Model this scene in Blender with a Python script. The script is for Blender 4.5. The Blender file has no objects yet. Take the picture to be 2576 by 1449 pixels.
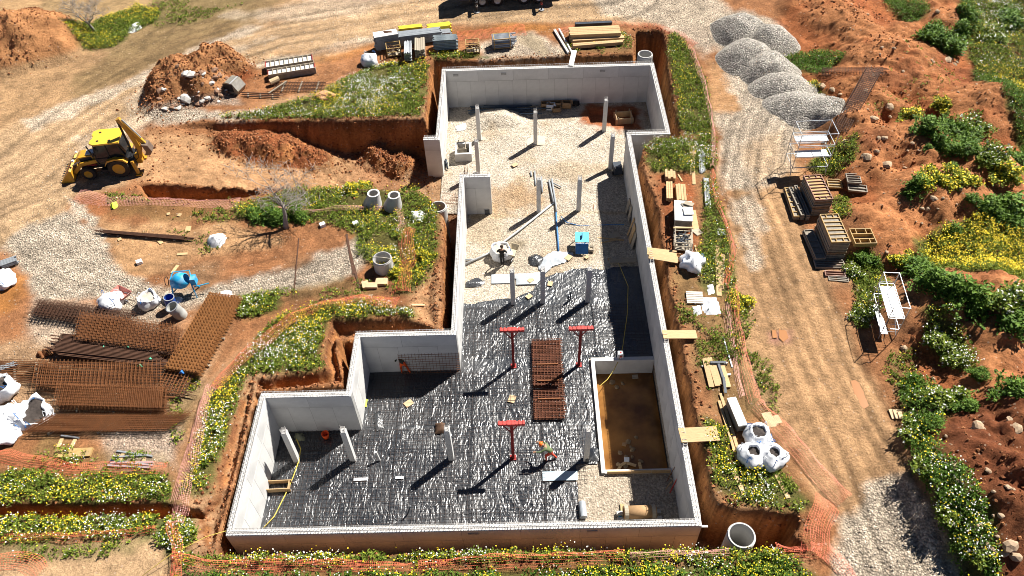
import bpy, math, random
import numpy as np
from mathutils import Vector, Matrix, Euler
random.seed(7); RNG=np.random.default_rng(11)
scene=bpy.context.scene; COL=scene.collection
R=math.radians
# ------------------------------------------------------------------ camera
CAMH=35.0
PITCH,ROLL,YAW=R(47.852),R(2.375),R(1.2274)
def _axes():
    F=np.array([0,math.cos(PITCH),-math.sin(PITCH)]);rt=np.array([1.,0,0]);dn=np.cross(F,rt)
    c,s=math.cos(ROLL),math.sin(ROLL); r=c*rt+s*dn; d=-s*rt+c*dn
    cz,sz=math.cos(YAW),math.sin(YAW); M=np.array([[cz,-sz,0],[sz,cz,0],[0,0,1]])
    return M@F,M@r,M@d
AF,AR,AD=_axes()
cam=bpy.data.cameras.new('camera'); camo=bpy.data.objects.new('camera',cam); COL.objects.link(camo)
cam.sensor_width=36; cam.lens=27.434; cam.clip_start=.5; cam.clip_end=3000
M=Matrix(((AR[0],-AD[0],-AF[0],0),(AR[1],-AD[1],-AF[1],0),(AR[2],-AD[2],-AF[2],CAMH),(0,0,0,1)))
camo.matrix_world=M; scene.camera=camo
# ------------------------------------------------------------------ light
SUN_EL=R(49); SUN_AZ=math.atan2(.656,.755)          # direction towards the sun in plan
w=bpy.data.worlds.new('World'); scene.world=w; w.use_nodes=True
nt=w.node_tree; sky=nt.nodes.new('ShaderNodeTexSky'); sky.sky_type='NISHITA'; sky.sun_disc=False
sky.sun_elevation=SUN_EL; sky.sun_rotation=math.pi/2-SUN_AZ
sky.dust_density=0;sky.altitude=4000;sky.air_density=.5
nt.nodes['Background'].inputs[1].default_value=.05
nt.links.new(sky.outputs[0],nt.nodes['Background'].inputs[0])
sl=bpy.data.lights.new('sun','SUN'); sl.energy=5.0; sl.angle=R(.53); sl.color=(1,.955,.88)
so=bpy.data.objects.new('sun',sl); COL.objects.link(so)
sd=Vector((math.cos(SUN_EL)*math.cos(SUN_AZ),math.cos(SUN_EL)*math.sin(SUN_AZ),math.sin(SUN_EL)))
so.rotation_euler=sd.to_track_quat('Z','Y').to_euler(); so.location=(30,30,60)
vs=scene.view_settings; vs.view_transform='Standard'; vs.look='None'; vs.gamma=1; vs.exposure=1.15
vs.use_curve_mapping=False
scene.cycles.filter_width=.95
scene.cycles.max_bounces=6; scene.cycles.diffuse_bounces=4; scene.cycles.glossy_bounces=3
scene.cycles.sample_clamp_indirect=4
# ------------------------------------------------------------------ unprojection helpers: image pixel -> site metres
FD=1963.05
def PX(x,y,z=-.15):
    """ground point (m) on the level z for a pixel of the 2576 wide image, cast through the camera"""
    d=AF+(x-1288)/FD*AR+(y-724.5)/FD*AD
    t=(z-CAMH)/d[2]; return (t*d[0],t*d[1])
def PV(x,y,z=-.15):
    a=PX(x,y,z); return Vector((a[0],a[1],z))
def W(pts,z=-.15): return [PX(x,y,z) for x,y in pts]
# ------------------------------------------------------------------ noise
def _h(xi,yi,s):
    h=(xi*374761393+yi*668265263+s*974634777)&0xffffffff
    h=((h^(h>>13))*1274126177)&0xffffffff
    h=((h^(h>>16))*2246822519)&0xffffffff
    return (h^(h>>15))/4294967295.0
def vn(x,y,s=0):
    x=np.asarray(x,float);y=np.asarray(y,float)
    fx=np.floor(x);fy=np.floor(y);xi=fx.astype(np.int64);yi=fy.astype(np.int64)
    u=x-fx;v=y-fy;u=u*u*(3-2*u);v=v*v*(3-2*v)
    a=_h(xi,yi,s);b=_h(xi+1,yi,s);c=_h(xi,yi+1,s);d=_h(xi+1,yi+1,s)
    return (a*(1-u)+b*u)*(1-v)+(c*(1-u)+d*u)*v*1.0
def fbm(x,y,f=1.,o=4,s=0,g=.5):
    t=0;a=1;n=0
    for i in range(o):
        t=t+a*(vn(np.asarray(x)*f,np.asarray(y)*f,s+i*17)*2-1);n+=a;a*=g;f*=2.03
    return t/n
def ss(a,b,x):
    t=np.clip((x-a)/(b-a),0,1);return t*t*(3-2*t)
def sdist(x,y,poly):
    """signed distance, positive inside"""
    x=np.asarray(x,float);y=np.asarray(y,float)
    d=np.full(x.shape,1e9);ins=np.zeros(x.shape,bool)
    n=len(poly)
    for i in range(n):
        ax,ay=poly[i];bx,by=poly[(i+1)%n]
        ex,ey=bx-ax,by-ay;L=ex*ex+ey*ey+1e-12
        t=np.clip(((x-ax)*ex+(y-ay)*ey)/L,0,1)
        d=np.minimum(d,(x-ax-t*ex)**2+(y-ay-t*ey)**2)
        c=(ay>y)!=(by>y)
        with np.errstate(divide='ignore',invalid='ignore'):
            ins^=c&(x<(bx-ax)*(y-ay)/((by-ay) if by!=ay else 1e-12)+ax)
    d=np.sqrt(d);return np.where(ins,d,-d)
def ldist(x,y,pts):
    """distance to polyline and arclength"""
    x=np.asarray(x,float);y=np.asarray(y,float)
    best=np.full(x.shape,1e9);sg=np.zeros(x.shape);al=np.zeros(x.shape);acc=0
    for (ax,ay),(bx,by) in zip(pts[:-1],pts[1:]):
        ex,ey=bx-ax,by-ay;L=math.hypot(ex,ey)
        t=np.clip(((x-ax)*ex+(y-ay)*ey)/(L*L),0,1)
        dx=x-ax-t*ex;dy=y-ay-t*ey;d=np.hypot(dx,dy);m=d<best
        best=np.where(m,d,best);sg=np.where(m,np.sign(ex*dy-ey*dx),sg);al=np.where(m,acc+t*L,al);acc+=L
    return best*sg,al
# ------------------------------------------------------------------ materials
MATS={}
def newmat(name):
    m=bpy.data.materials.new(name);m.use_nodes=True;b=m.node_tree.nodes['Principled BSDF'];MATS[name]=m;return m,m.node_tree.nodes,m.node_tree.links,b
def mat(name,col,rough=.7,metal=0,var=.25,scale=3.,bump=0,bscale=30,spec=.3,dirt=None,island=0,streak=None):
    if name in MATS:return MATS[name]
    m,n,l,b=newmat(name)
    b.inputs['Roughness'].default_value=rough;b.inputs['Metallic'].default_value=metal;b.inputs['Specular IOR Level'].default_value=spec
    tc=n.new('ShaderNodeTexCoord');ge=n.new('ShaderNodeNewGeometry')
    no=n.new('ShaderNodeTexNoise');no.inputs['Scale'].default_value=scale;no.inputs['Detail'].default_value=6;no.inputs['Roughness'].default_value=.65
    if streak:
        mp=n.new('ShaderNodeMapping');mp.inputs['Scale'].default_value=streak;l.new(tc.outputs['Object'],mp.inputs[0]);l.new(mp.outputs[0],no.inputs['Vector'])
    else: l.new(tc.outputs['Object'],no.inputs['Vector'])
    mr=n.new('ShaderNodeMapRange');mr.inputs['From Min'].default_value=.25;mr.inputs['From Max'].default_value=.75
    mr.inputs['To Min'].default_value=1-var;mr.inputs['To Max'].default_value=1+var;l.new(no.outputs['Fac'],mr.inputs['Value'])
    val=mr.outputs[0]
    if island:
        m2=n.new('ShaderNodeMapRange');m2.inputs['To Min'].default_value=1-island;m2.inputs['To Max'].default_value=1+island
        l.new(ge.outputs['Random Per Island'],m2.inputs['Value'])
        oi=n.new('ShaderNodeObjectInfo');m3=n.new('ShaderNodeMapRange');m3.inputs['To Min'].default_value=1-island*.6;m3.inputs['To Max'].default_value=1+island*.6
        l.new(oi.outputs['Random'],m3.inputs['Value'])
        mu=n.new('ShaderNodeMath');mu.operation='MULTIPLY';l.new(val,mu.inputs[0]);l.new(m2.outputs[0],mu.inputs[1])
        mu2=n.new('ShaderNodeMath');mu2.operation='MULTIPLY';l.new(mu.outputs[0],mu2.inputs[0]);l.new(m3.outputs[0],mu2.inputs[1]);val=mu2.outputs[0]
    vm=n.new('ShaderNodeVectorMath');vm.operation='SCALE';vm.inputs[0].default_value=col;l.new(val,vm.inputs['Scale'])
    out=vm.outputs[0]
    if dirt:
        dc,da,ds=dirt
        d2=n.new('ShaderNodeTexNoise');d2.inputs['Scale'].default_value=ds;d2.inputs['Detail'].default_value=5;l.new(tc.outputs['Object'],d2.inputs['Vector'])
        r2=n.new('ShaderNodeMapRange');r2.inputs['From Min'].default_value=.5;r2.inputs['From Max'].default_value=.68;r2.inputs['To Max'].default_value=da;l.new(d2.outputs['Fac'],r2.inputs['Value'])
        mx=n.new('ShaderNodeMix');mx.data_type='RGBA';l.new(r2.outputs[0],mx.inputs['Factor']);l.new(out,mx.inputs['A']);mx.inputs['B'].default_value=(*dc,1);out=mx.outputs['Result']
    l.new(out,b.inputs['Base Color'])
    if bump:
        nb=n.new('ShaderNodeTexNoise');nb.inputs['Scale'].default_value=bscale;nb.inputs['Detail'].default_value=5;l.new(tc.outputs['Object'],nb.inputs['Vector'])
        bp=n.new('ShaderNodeBump');bp.inputs['Strength'].default_value=bump;bp.inputs['Distance'].default_value=.02;l.new(nb.outputs['Fac'],bp.inputs['Height']);l.new(bp.outputs[0],b.inputs['Normal'])
    return m
# ------------------------------------------------------------------ mesh helpers
def npmesh(name,V,Fq,mats,smooth=False,mi=None,attrs=None):
    """V (n,3), Fq list of (m,k) arrays"""
    me=bpy.data.meshes.new(name);V=np.asarray(V,np.float32)
    Fq=[np.asarray(f,np.int32) for f in (Fq if isinstance(Fq,(list,tuple)) else [Fq])]
    me.vertices.add(len(V));me.vertices.foreach_set('co',V.ravel())
    lo=np.concatenate([f.ravel() for f in Fq]);tot=np.concatenate([np.full(len(f),f.shape[1],np.int32) for f in Fq])
    st=np.concatenate([[0],np.cumsum(tot)[:-1]]).astype(np.int32)
    me.loops.add(len(lo));me.loops.foreach_set('vertex_index',lo)
    me.polygons.add(len(tot));me.polygons.foreach_set('loop_start',st);me.polygons.foreach_set('loop_total',tot)
    if mi is not None: me.polygons.foreach_set('material_index',np.asarray(mi,np.int32))
    me.polygons.foreach_set('use_smooth',np.full(len(tot),smooth))
    for k,(typ,arr) in (attrs or {}).items():
        a=me.attributes.new(k,typ,'POINT')
        a.data.foreach_set('color' if typ=='FLOAT_COLOR' else 'value',np.asarray(arr,np.float32).ravel())
    me.update(calc_edges=True)
    for m in (mats if isinstance(mats,(list,tuple)) else [mats]): me.materials.append(m)
    return me
def link(name,me,parent=None,loc=None,rot=None,**tags):
    o=bpy.data.objects.new(name,me);COL.objects.link(o)
    if parent is not None:o.parent=parent
    if loc is not None:o.location=loc
    if rot is not None:o.rotation_euler=rot
    for k,v in tags.items():
        if v is not None:o[k]=v
    return o
def thing(name,label,cat,loc=(0,0,0),rot=(0,0,0),group=None):
    if not isinstance(rot,(tuple,list)):rot=(0,0,rot)
    return link(name,None,None,loc,rot,label=label,category=cat,group=group)
class MB:
    def __init__(s):s.v=[];s.f=[];s.m=[];s.cur=0
    def add(s,vs,fs):
        o=len(s.v);s.v+=[tuple(v) for v in vs];s.f+=[tuple(i+o for i in f) for f in fs];s.m+=[s.cur]*len(fs);return s
    def box(s,c,d,rz=0,rx=0,ry=0,taper=1.):
        E_=Euler((rx,ry,rz)).to_matrix();c=Vector(c);vs=[]
        for sz in(-1,1):
            k=taper if sz>0 else 1
            for sx,sy in((-1,-1),(1,-1),(1,1),(-1,1)):vs.append(c+E_@Vector((sx*d[0]/2*k,sy*d[1]/2*k,sz*d[2]/2)))
        return s.add(vs,[(3,2,1,0),(4,5,6,7),(0,1,5,4),(1,2,6,5),(2,3,7,6),(3,0,4,7)])
    def beam(s,a,b,w_,h,up=(0,0,1)):
        a=Vector(a);b=Vector(b);d=(b-a);L=d.length
        if L<1e-6:return s
        d/=L;u=Vector(up)
        if abs(d.dot(u))>.98:u=Vector((0,1,0)) if abs(d.y)<.9 else Vector((1,0,0))
        x=d.cross(u).normalized();z=x.cross(d).normalized();vs=[]
        for p in(a,b):
            for sx,sz in((-1,-1),(1,-1),(1,1),(-1,1)):vs.append(p+x*sx*w_/2+z*sz*h/2)
        return s.add(vs,[(0,1,2,3),(7,6,5,4),(1,0,4,5),(2,1,5,6),(3,2,6,7),(0,3,7,4)])
    def cyl(s,a,b,r0,r1=None,n=10,cap=True):
        r1=r0 if r1 is None else r1;a=Vector(a);b=Vector(b);d=(b-a).normalized()
        u=Vector((0,0,1)) if abs(d.z)<.9 else Vector((1,0,0));x=d.cross(u).normalized();y=d.cross(x)
        vs=[];
        for p,r in((a,r0),(b,r1)):
            for i in range(n):
                t=2*math.pi*i/n;vs.append(p+x*math.cos(t)*r+y*math.sin(t)*r)
        fs=[(i,(i+1)%n,n+(i+1)%n,n+i) for i in range(n)]
        fs=[f[::-1] for f in fs]
        if cap:fs+=[tuple(range(n)),tuple(range(2*n-1,n-1,-1))]
        return s.add(vs,fs)
    def tube(s,pts,r,n=6):
        pts=[Vector(p) for p in pts];rr=r if isinstance(r,(list,tuple)) else [r]*len(pts);vs=[];up=None
        for i,p in enumerate(pts):
            d=(pts[min(i+1,len(pts)-1)]-pts[max(i-1,0)]).normalized()
            if up is None:up=Vector((0,0,1)) if abs(d.z)<.9 else Vector((1,0,0))
            x=d.cross(up)
            if x.length<1e-4:x=d.cross(Vector((.3,1,.2)))
            x.normalize();y=x.cross(d).normalized();up=y
            for k in range(n):
                t=2*math.pi*k/n;vs.append(p+x*math.cos(t)*rr[i]+y*math.sin(t)*rr[i])
        fs=[]
        for i in range(len(pts)-1):
            for k in range(n):
                a=i*n+k;b=i*n+(k+1)%n;fs.append((a,b,b+n,a+n))
        fs+=[tuple(range(n-1,-1,-1)),tuple(range((len(pts)-1)*n,len(pts)*n))]
        return s.add(vs,fs)
    def lathe(s,prof,n=20,c=(0,0,0),axis='z',closed=False):
        vs=[];c=Vector(c)
        for r,z in prof:
            for i in range(n):
                t=2*math.pi*i/n;v=(r*math.cos(t),r*math.sin(t),z)
                if axis=='x':v=(z,r*math.cos(t),r*math.sin(t))
                if axis=='y':v=(r*math.sin(t),z,r*math.cos(t))
                vs.append(c+Vector(v))
        fs=[];m=len(prof)
        for j in range(m if closed else m-1):
            for i in range(n):
                a=j*n+i;b=j*n+(i+1)%n;e=((j+1)%m)*n;fs.append((a,b,e+(i+1)%n,e+i))
        return s.add(vs,fs)
    def prism(s,poly,z0,z1,axis='z'):
        n=len(poly);vs=[]
        for z in(z0,z1):
            for a,b in poly:vs.append({'z':(a,b,z),'y':(a,z,b),'x':(z,a,b)}[axis])
        fs=[tuple(range(n-1,-1,-1)),tuple(range(n,2*n))]+[(i,(i+1)%n,n+(i+1)%n,n+i) for i in range(n)]
        if axis=='y':fs=[f[::-1] for f in fs]
        return s.add(vs,fs)
    def mesh(s,name,mats,smooth=False):
        me=bpy.data.meshes.new(name);me.from_pydata(s.v,[],s.f)
        for m in(mats if isinstance(mats,(list,tuple)) else[mats]):me.materials.append(m)
        if any(s.m):me.polygons.foreach_set('material_index',s.m)
        if smooth:me.polygons.foreach_set('use_smooth',[True]*len(s.f))
        me.update();return me
    def build(s,name,mats,parent=None,loc=None,rot=None,smooth=False,**tags):
        return link(name,s.mesh(name,mats,smooth),parent,loc,rot,**tags)
def shade_auto(o,ang=40):
    me=o.data;me.polygons.foreach_set('use_smooth',[True]*len(me.polygons));me.set_sharp_from_angle(angle=R(ang))
def copy_thing(root,loc,rot=None,label=None,group=None):
    r=root.copy();COL.objects.link(r);r.location=loc
    if rot is not None:r.rotation_euler=rot if isinstance(rot,(tuple,list)) else (0,0,rot)
    if label:r['label']=label
    if group:r['group']=group
    for ch in [o for o in root.children]:
        c=ch.copy();COL.objects.link(c);c.parent=r
        for g in ch.children:
            q=g.copy();COL.objects.link(q);q.parent=c
    return r
# ------------------------------------------------------------------ terrain
GZ=-.15; PITZ=-3.45
PIT=W([(1092,150),(1180,152),(1288,148),(1420,137),(1500,139),(1593,135),(1598,78),(1640,72),(1670,80),(1680,150),(1698,250),(1713,335),(1700,352),(1640,356),(1622,368),(1613,412),(1645,487),(1663,537),(1668,612),(1680,662),(1690,725),(1710,825),(1722,860),(1738,950),(1756,1050),(1766,1112),(1778,1150),(1788,1212),(1813,1262),(1850,1274),(1932,1284),(1994,1287),(2014,1300),(2017,1327),(2005,1350),(2027,1372),(2030,1392),(1950,1390),(1760,1385),(1300,1388),(900,1394),(600,1402),(535,1396),(612,1087),(640,985),(740,975),(862,968),(852,935),(838,880),(846,832),(960,825),(1104,832),(1112,700),(1112,600),(1112,545),(1096,532),(1085,505),(1050,484),(1064,440),(1066,297),(1079,165)])
BENCH=[ # shallower cuts: polygon, depth, edge width
 (W([(560,1095),(520,1240),(486,1300),(486,1345),(500,1385),(540,1392),(600,1200),(625,1085),(640,1000),(650,950),(620,945),(600,980)]),.75,.9),
 (W([(829,800),(1019,797),(1046,806),(1100,826),(1120,835),(850,850),(870,960),(640,985),(630,948),(784,934),(818,922),(806,885),(822,825)]),.85,.5),
 (W([(352,462),(500,463),(640,468),(650,490),(560,505),(440,503),(360,500)]),1.15,.35),
 (W([(-60,1262),(420,1262),(500,1276),(528,1290),(500,1304),(380,1302),(-60,1306)]),1.2,.3),
 (W([(1098,660),(1060,705),(1035,760),(1030,800),(1105,825)]),.4,.8)]
RAMP=W([(395,317),(520,307),(644,304),(850,301),(1072,297),(1140,330),(1140,470),(1060,480),(900,474),(760,474),(640,474),(560,470),(380,455)])
RX0,RX1=PX(400,380)[0],PX(1000,400)[0]
MOUNDS=[]  # world x,y,r,h,elong,angle,peaky
def mound(x,y,r,h,el=1,an=0,pk=1.4):
    p=PX(x,y);MOUNDS.append((p[0],p[1],r,h,el,an,pk))
mound(85,110,4.4,2.3,1.35,-.2,1.2);mound(40,150,3,1.2);mound(120,75,2.5,.9)
for a in [(470,212,2.6,2.0,1.5,.5),(555,180,2.2,1.9,1.2,.3),(430,240,2.4,1.5),(520,225,2.4,1.4),(600,180,1.6,.8),(400,265,1.6,.7)]:mound(*a)
for a in [(2100,60,4,1.3),(2150,105,3.5,1.1),(2230,165,4,1.5,1.4,.2),(2270,95,2.6,.9),(2360,60,3,1.2),(2370,20,3,1.1),(2165,215,3,1.1,1.5,0),(2310,215,3.6,1.0),(2220,280,2.2,1.1),(2130,315,3,1.3),(2300,355,2.8,1.0),(2190,385,3,1.3,1.2,.4),(2310,395,3.4,1.3),(2170,440,2.4,.8),(2240,465,2.2,.6),(2350,520,4.2,1.7,1.3,.2),(2190,575,2.6,1.0),(2240,620,2.4,.9),(2480,290,4,1.6,1.3,.5),(2440,430,3.6,1.3),(2500,470,3.,1.1),(2360,780,3.4,1.6,1.3,.3),(2500,800,4,1.8),(2480,870,3.6,1.3),(2510,980,3,1.1),(2500,1190,5,2.2,1.3,.6),(2450,1290,3.5,1.3),(2550,1100,3.5,1.5),(2080,20,2.5,1),(2000,20,2.,.7)]:mound(*a)
RMOUND=[(690,380,2.3,1.35,1.7,0),(605,368,1.7,1.0,1.4,0),(770,395,1.7,.9,1.4,0),(960,398,1.7,1.0,1.2,0),(1010,420,1.6,1.,1,0)]
RM=[(*PX(a[0],a[1],-.15-3.2*max(0,(a[0]-400)/620)),*a[2:]) for a in RMOUND]
TR=[PX(*p) for p in [(1960,200),(1900,330),(1880,470),(1920,560),(1960,660),(2010,780),(2060,900),(2120,1020),(2180,1130),(2230,1250),(2280,1380),(2330,1500)]]
TL=[PX(*p) for p in [(-60,480),(60,430),(180,330),(330,230),(500,130),(700,70),(900,40),(1100,10),(1300,-20),(1500,-30)]]
SPOIL=W([(1990,-60),(2576,-60),(2900,-60),(2900,1600),(2500,1500),(2400,1300),(2310,1090),(2260,950),(2280,830),(2300,760),(2180,640),(2110,480),(2090,300),(1990,180),(1960,60)])
def heap(x,y,px,py,r,h,el=1,an=0,pk=1.4):
    c,s=math.cos(an),math.sin(an);dx=x-px;dy=y-py;u=(dx*c+dy*s)/el;v=-dx*s+dy*c
    q=np.clip(1-(u*u+v*v)/(r*r),0,1);return h*q**pk
def terrain(x,y,detail=True):
    x=np.asarray(x,float);y=np.asarray(y,float)
    z=np.full(x.shape,GZ)+.06*fbm(x,y,.15,3,3)
    near=(np.abs(x)<70)&(y>-10)&(y<110)
    sp=ss(-.5,1.5,sdist(x,y,SPOIL))*near
    z=z+sp*(.30*np.abs(fbm(x,y,.33,3,21))+.16*fbm(x,y,.9,4,5)+.10*np.abs(fbm(x,y,1.9,3,9))+.06*fbm(x,y,3.3,2,10))
    m=np.zeros(x.shape)
    for (px,py,r,h,el,an,pk) in MOUNDS: 
        hh=heap(x,y,px,py,r,h,el,an,pk);m=np.maximum(m,hh)+.25*np.minimum(m,hh)
    z=z+m*1.18*(1+.34*fbm(x,y,.8,4,31))+ss(.05,.5,m)*.10*fbm(x,y,2.2,3,8)
    # wheel ruts
    d,al=ldist(x,y,TR);wt=ss(3.6,2.6,np.abs(d))*(1-sp)
    rut=sum(np.exp(-((d-o-.22*(vn(al*.12,al*0+k,5)*2-1))/.2)**2) for k,o in enumerate((-1.9,-1.1,-.35,.55,1.25,2.1)))
    z=z-wt*.13*rut*(.4+.6*vn(al*.35,d*.8,77))
    d,al=ldist(x,y,TL);wt=ss(4.5,3.,np.abs(d))
    rut=sum(np.exp(-((d-o-.35*(vn(al*.1,al*0+k,6)*2-1))/.2)**2) for k,o in enumerate((-2.6,-1.4,-.6,.5,1.5,2.7)))
    z=z-wt*.04*rut*(.3+.7*vn(al*.3,d,78))
    wob=.17*fbm(x,y,.9,4,41)+.06*fbm(x,y,3.2,3,42)
    cut=np.zeros(x.shape)
    # ramp
    rd=ss(RX0,RX1,x*.9+.1*RX1)*.55+.45*np.clip((x-RX0)/(RX1-RX0),0,1)
    dr=sdist(x,y,RAMP)+wob
    rw=.25+.5*rd
    depth=(3.25*rd)*ss(0,1,dr/rw)
    rm=np.zeros(x.shape)
    for a in RM:rm=np.maximum(rm,heap(x,y,*a))
    rm=rm*(1+.5*fbm(x,y,1.3,4,61))+ss(.05,.4,rm)*.12*fbm(x,y,2.6,3,63)+.03*fbm(x,y,1.3,3,62)
    cut=np.maximum(cut,depth-ss(0,.5,depth/(3.25*rd+.05)-.5)*rm)
    for poly,dp,wd in BENCH:
        cut=np.maximum(cut,dp*ss(0,wd,sdist(x,y,poly)+wob))
    dp=sdist(x,y,PIT)+wob
    e=np.clip(dp/.5,0,1);prof=.12*ss(0,.35,e)+.88*ss(.2,1,e)
    cut=np.maximum(cut,(PITZ-.1-GZ)*-1*prof)
    cl=(cut>.3)&(cut<3.0)
    z=z-cut+np.where(cl,.16*fbm(x*1.,y*1.,2.2,4,91),0)
    z=z-.9*((x>-14.3)&(x<8)&(y>16.4)&(y<24.3)|(x>-9.6)&(x<8)&(y>=24.2)&(y<28.3)|(x>-4.1)&(x<8)&(y>=28.2)&(y<46.6)&((x>-3.6)|(y<42))|(x>-5.6)&(x<10.9)&(y>=46.6)&(y<55.7))-1.6*((x>4.1)&(x<7.95)&(y>21)&(y<28.7))
    if detail: z=z+.035*fbm(x,y,2.7,3,71)
    return z
def G(x,y,dz=0):
    """image pixel -> point on the terrain"""
    z=GZ
    for _ in range(6):
        p=PX(x,y,z);z=.4*z+.6*zg(*p)
    z=zg(*p);return Vector((p[0],p[1],z+dz))
def axis(breaks):
    out=[]
    for a,b,h in breaks: out.append(np.linspace(a,b,max(2,int(round((b-a)/h))+1))[:-1])
    out.append([breaks[-1][1]]);return np.concatenate(out)
gx=axis([(-600,-200,50),(-200,-80,10),(-80,-48,2),(-48,-18,.22),(-18,14.5,.1),(14.5,40,.17),(40,52,.4),(52,90,2),(90,200,10),(200,600,50)])
gy=axis([(-300,-60,40),(-60,-6,6),(-6,8,.8),(8,13.6,.2),(13.6,59.5,.105),(59.5,78,.22),(78,92,.5),(92,140,3),(140,300,20),(300,800,60)])
X,Y=np.meshgrid(gx,gy);Z=terrain(X,Y)
nx,ny=len(gx),len(gy)

def tfast(x,y):
    x=np.asarray(x,float);y=np.asarray(y,float)
    i=np.clip(np.searchsorted(gx,x)-1,0,nx-2);j=np.clip(np.searchsorted(gy,y)-1,0,ny-2)
    u=(x-gx[i])/(gx[i+1]-gx[i]);v=(y-gy[j])/(gy[j+1]-gy[j])
    return (Z[j,i]*(1-u)+Z[j,i+1]*u)*(1-v)+(Z[j+1,i]*(1-u)+Z[j+1,i+1]*u)*v
def zg(x,y): return float(tfast(x,y))
# ---- surface colours: ordered layers of soil, gravel, grass
C_soil=(.26,.115,.05);C_red=(.23,.07,.026);C_dred=(.115,.035,.016);C_tan=(.40,.265,.15);C_grav=(.47,.39,.30)
C_dry=(.17,.115,.055);C_wet=(.30,.125,.03);C_green=(.06,.075,.018);C_sand=(.42,.30,.165);C_pale=(.40,.24,.12)
n1=fbm(X,Y,.5,4,101);n2=fbm(X,Y,1.7,4,102);n3=fbm(X,Y,.12,3,103)
CO=np.zeros(X.shape+(3,));CO[:]=C_soil;GR=np.zeros(X.shape)
def mixto(a,col,g=None):
    global CO,GR
    CO=CO*(1-a[...,None])+np.array(col)*a[...,None]
    if g is not None:GR=GR*(1-a)+g*a
def zone(poly,col,g=0,soft=.6,nz=.9,op=1.,f=n1,z=GZ):
    P_=W(poly,z);xs=[p[0] for p in P_];ys=[p[1] for p in P_]
    i0=max(0,np.searchsorted(gx,min(xs)-3)-1);i1=np.searchsorted(gx,max(xs)+3)+1
    j0=max(0,np.searchsorted(gy,min(ys)-3)-1);j1=np.searchsorted(gy,max(ys)+3)+1
    a=np.zeros(X.shape);s=(slice(j0,j1),slice(i0,i1))
    a[s]=ss(-soft,soft,sdist(X[s],Y[s],P_)+nz*f[s]+.35*n2[s])*op
    mixto(a,col,g)
MEAD=[]
def meadow(*a,**k):MEAD.append((a,k))
meadow([(1079,162),(1064,292),(840,298),(640,300),(560,296),(640,282),(720,262),(800,240),(850,205),(900,185),(960,162),(1040,152)],'flowering meadow north of the ramp cut',30,.45,1.1,.42,1)
meadow([(1090,149),(1230,144),(1200,136),(1120,130),(1080,140)],'flower strip along the north trench edge',30,.4,1.,.5,2)
meadow([(1420,134),(1590,132),(1592,100),(1560,72),(1500,85),(1430,112)],'weeds round the timber stacks by the north trench',20,.4,.5,.5,3,-.1)
meadow([(1300,80),(1340,84),(1390,136),(1360,140),(1330,120)],'sparse weeds on the gravel patch',14,.3,.1,.5,4,.05)
meadow([(1680,82),(1705,88),(1745,140),(1772,190),(1792,300),(1796,345),(1720,345),(1714,335),(1700,250),(1684,150)],'grassy strip east of the north trench',30,.4,.35,.6,5,-.4)
meadow([(1628,366),(1650,352),(1720,345),(1796,345),(1800,425),(1760,440),(1700,432),(1640,432),(1618,400)],'bushy weeds below the return wall',30,.65,.6,.55,6,-.4)
meadow([(1770,440),(1800,436),(1815,520),(1840,600),(1850,670),(1842,740),(1790,745),(1760,720),(1745,650),(1765,600),(1770,520)],'weeds along the orange net beside the timber',24,.5,.35,.6,7,-.25)
meadow([(1685,668),(1745,690),(1790,760),(1880,760),(1900,800),(1860,900),(1800,870),(1740,815),(1712,815),(1695,740)],'patchy weeds between plank bridge and pallet',20,.45,.6,.7,8,-.1,dry=.5)
meadow([(1745,850),(1860,880),(1900,1000),(1930,1040),(1840,1060),(1790,1010),(1760,940)],'patchy weeds round the sawn timber pile',16,.35,.3,.6,9,-.05,dry=.6)
meadow([(1775,1060),(1815,1070),(1850,1165),(1960,1170),(2000,1220),(2035,1268),(2010,1285),(1930,1278),(1830,1262),(1800,1210),(1780,1140)],'flowering weeds at the south east bank',26,.45,1.,.55,10,-.3)
meadow([(1880,880),(1925,900),(1960,960),(1960,1040),(1935,1040),(1900,960)],'short weeds between net and track',16,.2,.05,.5,11,-.1,dry=.7)
meadow([(600,520),(720,480),(900,465),(1050,482),(1090,515),(1100,545),(1098,640),(1070,700),(1040,730),(990,745),(1000,700),(900,640),(900,590),(800,560),(660,560),(600,548)],'tall weeds on the island round the concrete cones',26,.6,.7,.75,12,-.2)
meadow([(270,485),(420,495),(600,505),(640,540),(560,560),(400,552),(280,540)],'sparse weeds on the island by the yellow vest',16,.3,.25,.6,13,.12,dry=.6)
meadow([(200,560),(300,575),(560,590),(640,600),(520,640),(420,600)],'scattered tufts on bare soil',6,.2,.0,.6,14,.25,dry=.8)
meadow([(600,745),(700,735),(700,780),(620,800),(598,785)],'leafy clump beside the steel mesh stack',34,.7,1.,.45,15,-.6)
meadow([(690,730),(860,700),(980,715),(990,740),(860,745),(730,760)],'low weeds along the gravel strip',16,.3,.2,.6,16,.0,dry=.5)
meadow([(829,798),(1019,794),(1040,800),(1022,772),(960,760),(870,758),(760,775),(700,805),(650,850),(600,905),(570,945),(640,938),(784,931),(816,918),(803,882),(820,825)],'dense white and yellow flower bank above the middle bay',34,.5,1.5,.42,17,-.6)
meadow([(570,945),(620,942),(605,1000),(560,1100),(520,1235),(452,1240),(500,1090),(530,990)],'flower bank along the west trench',32,.5,1.3,.5,18,-.5)
meadow([(420,985),(500,950),(510,985),(490,1075),(440,1130),(430,1060)],'weeds at the south end of the mesh stacks',20,.4,.6,.5,19,-.1)
meadow([(-60,1175),(140,1190),(260,1195),(430,1190),(436,1258),(300,1262),(-60,1268)],'wide flower bank in the front left',34,.5,1.5,.5,20,-.6)
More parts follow.
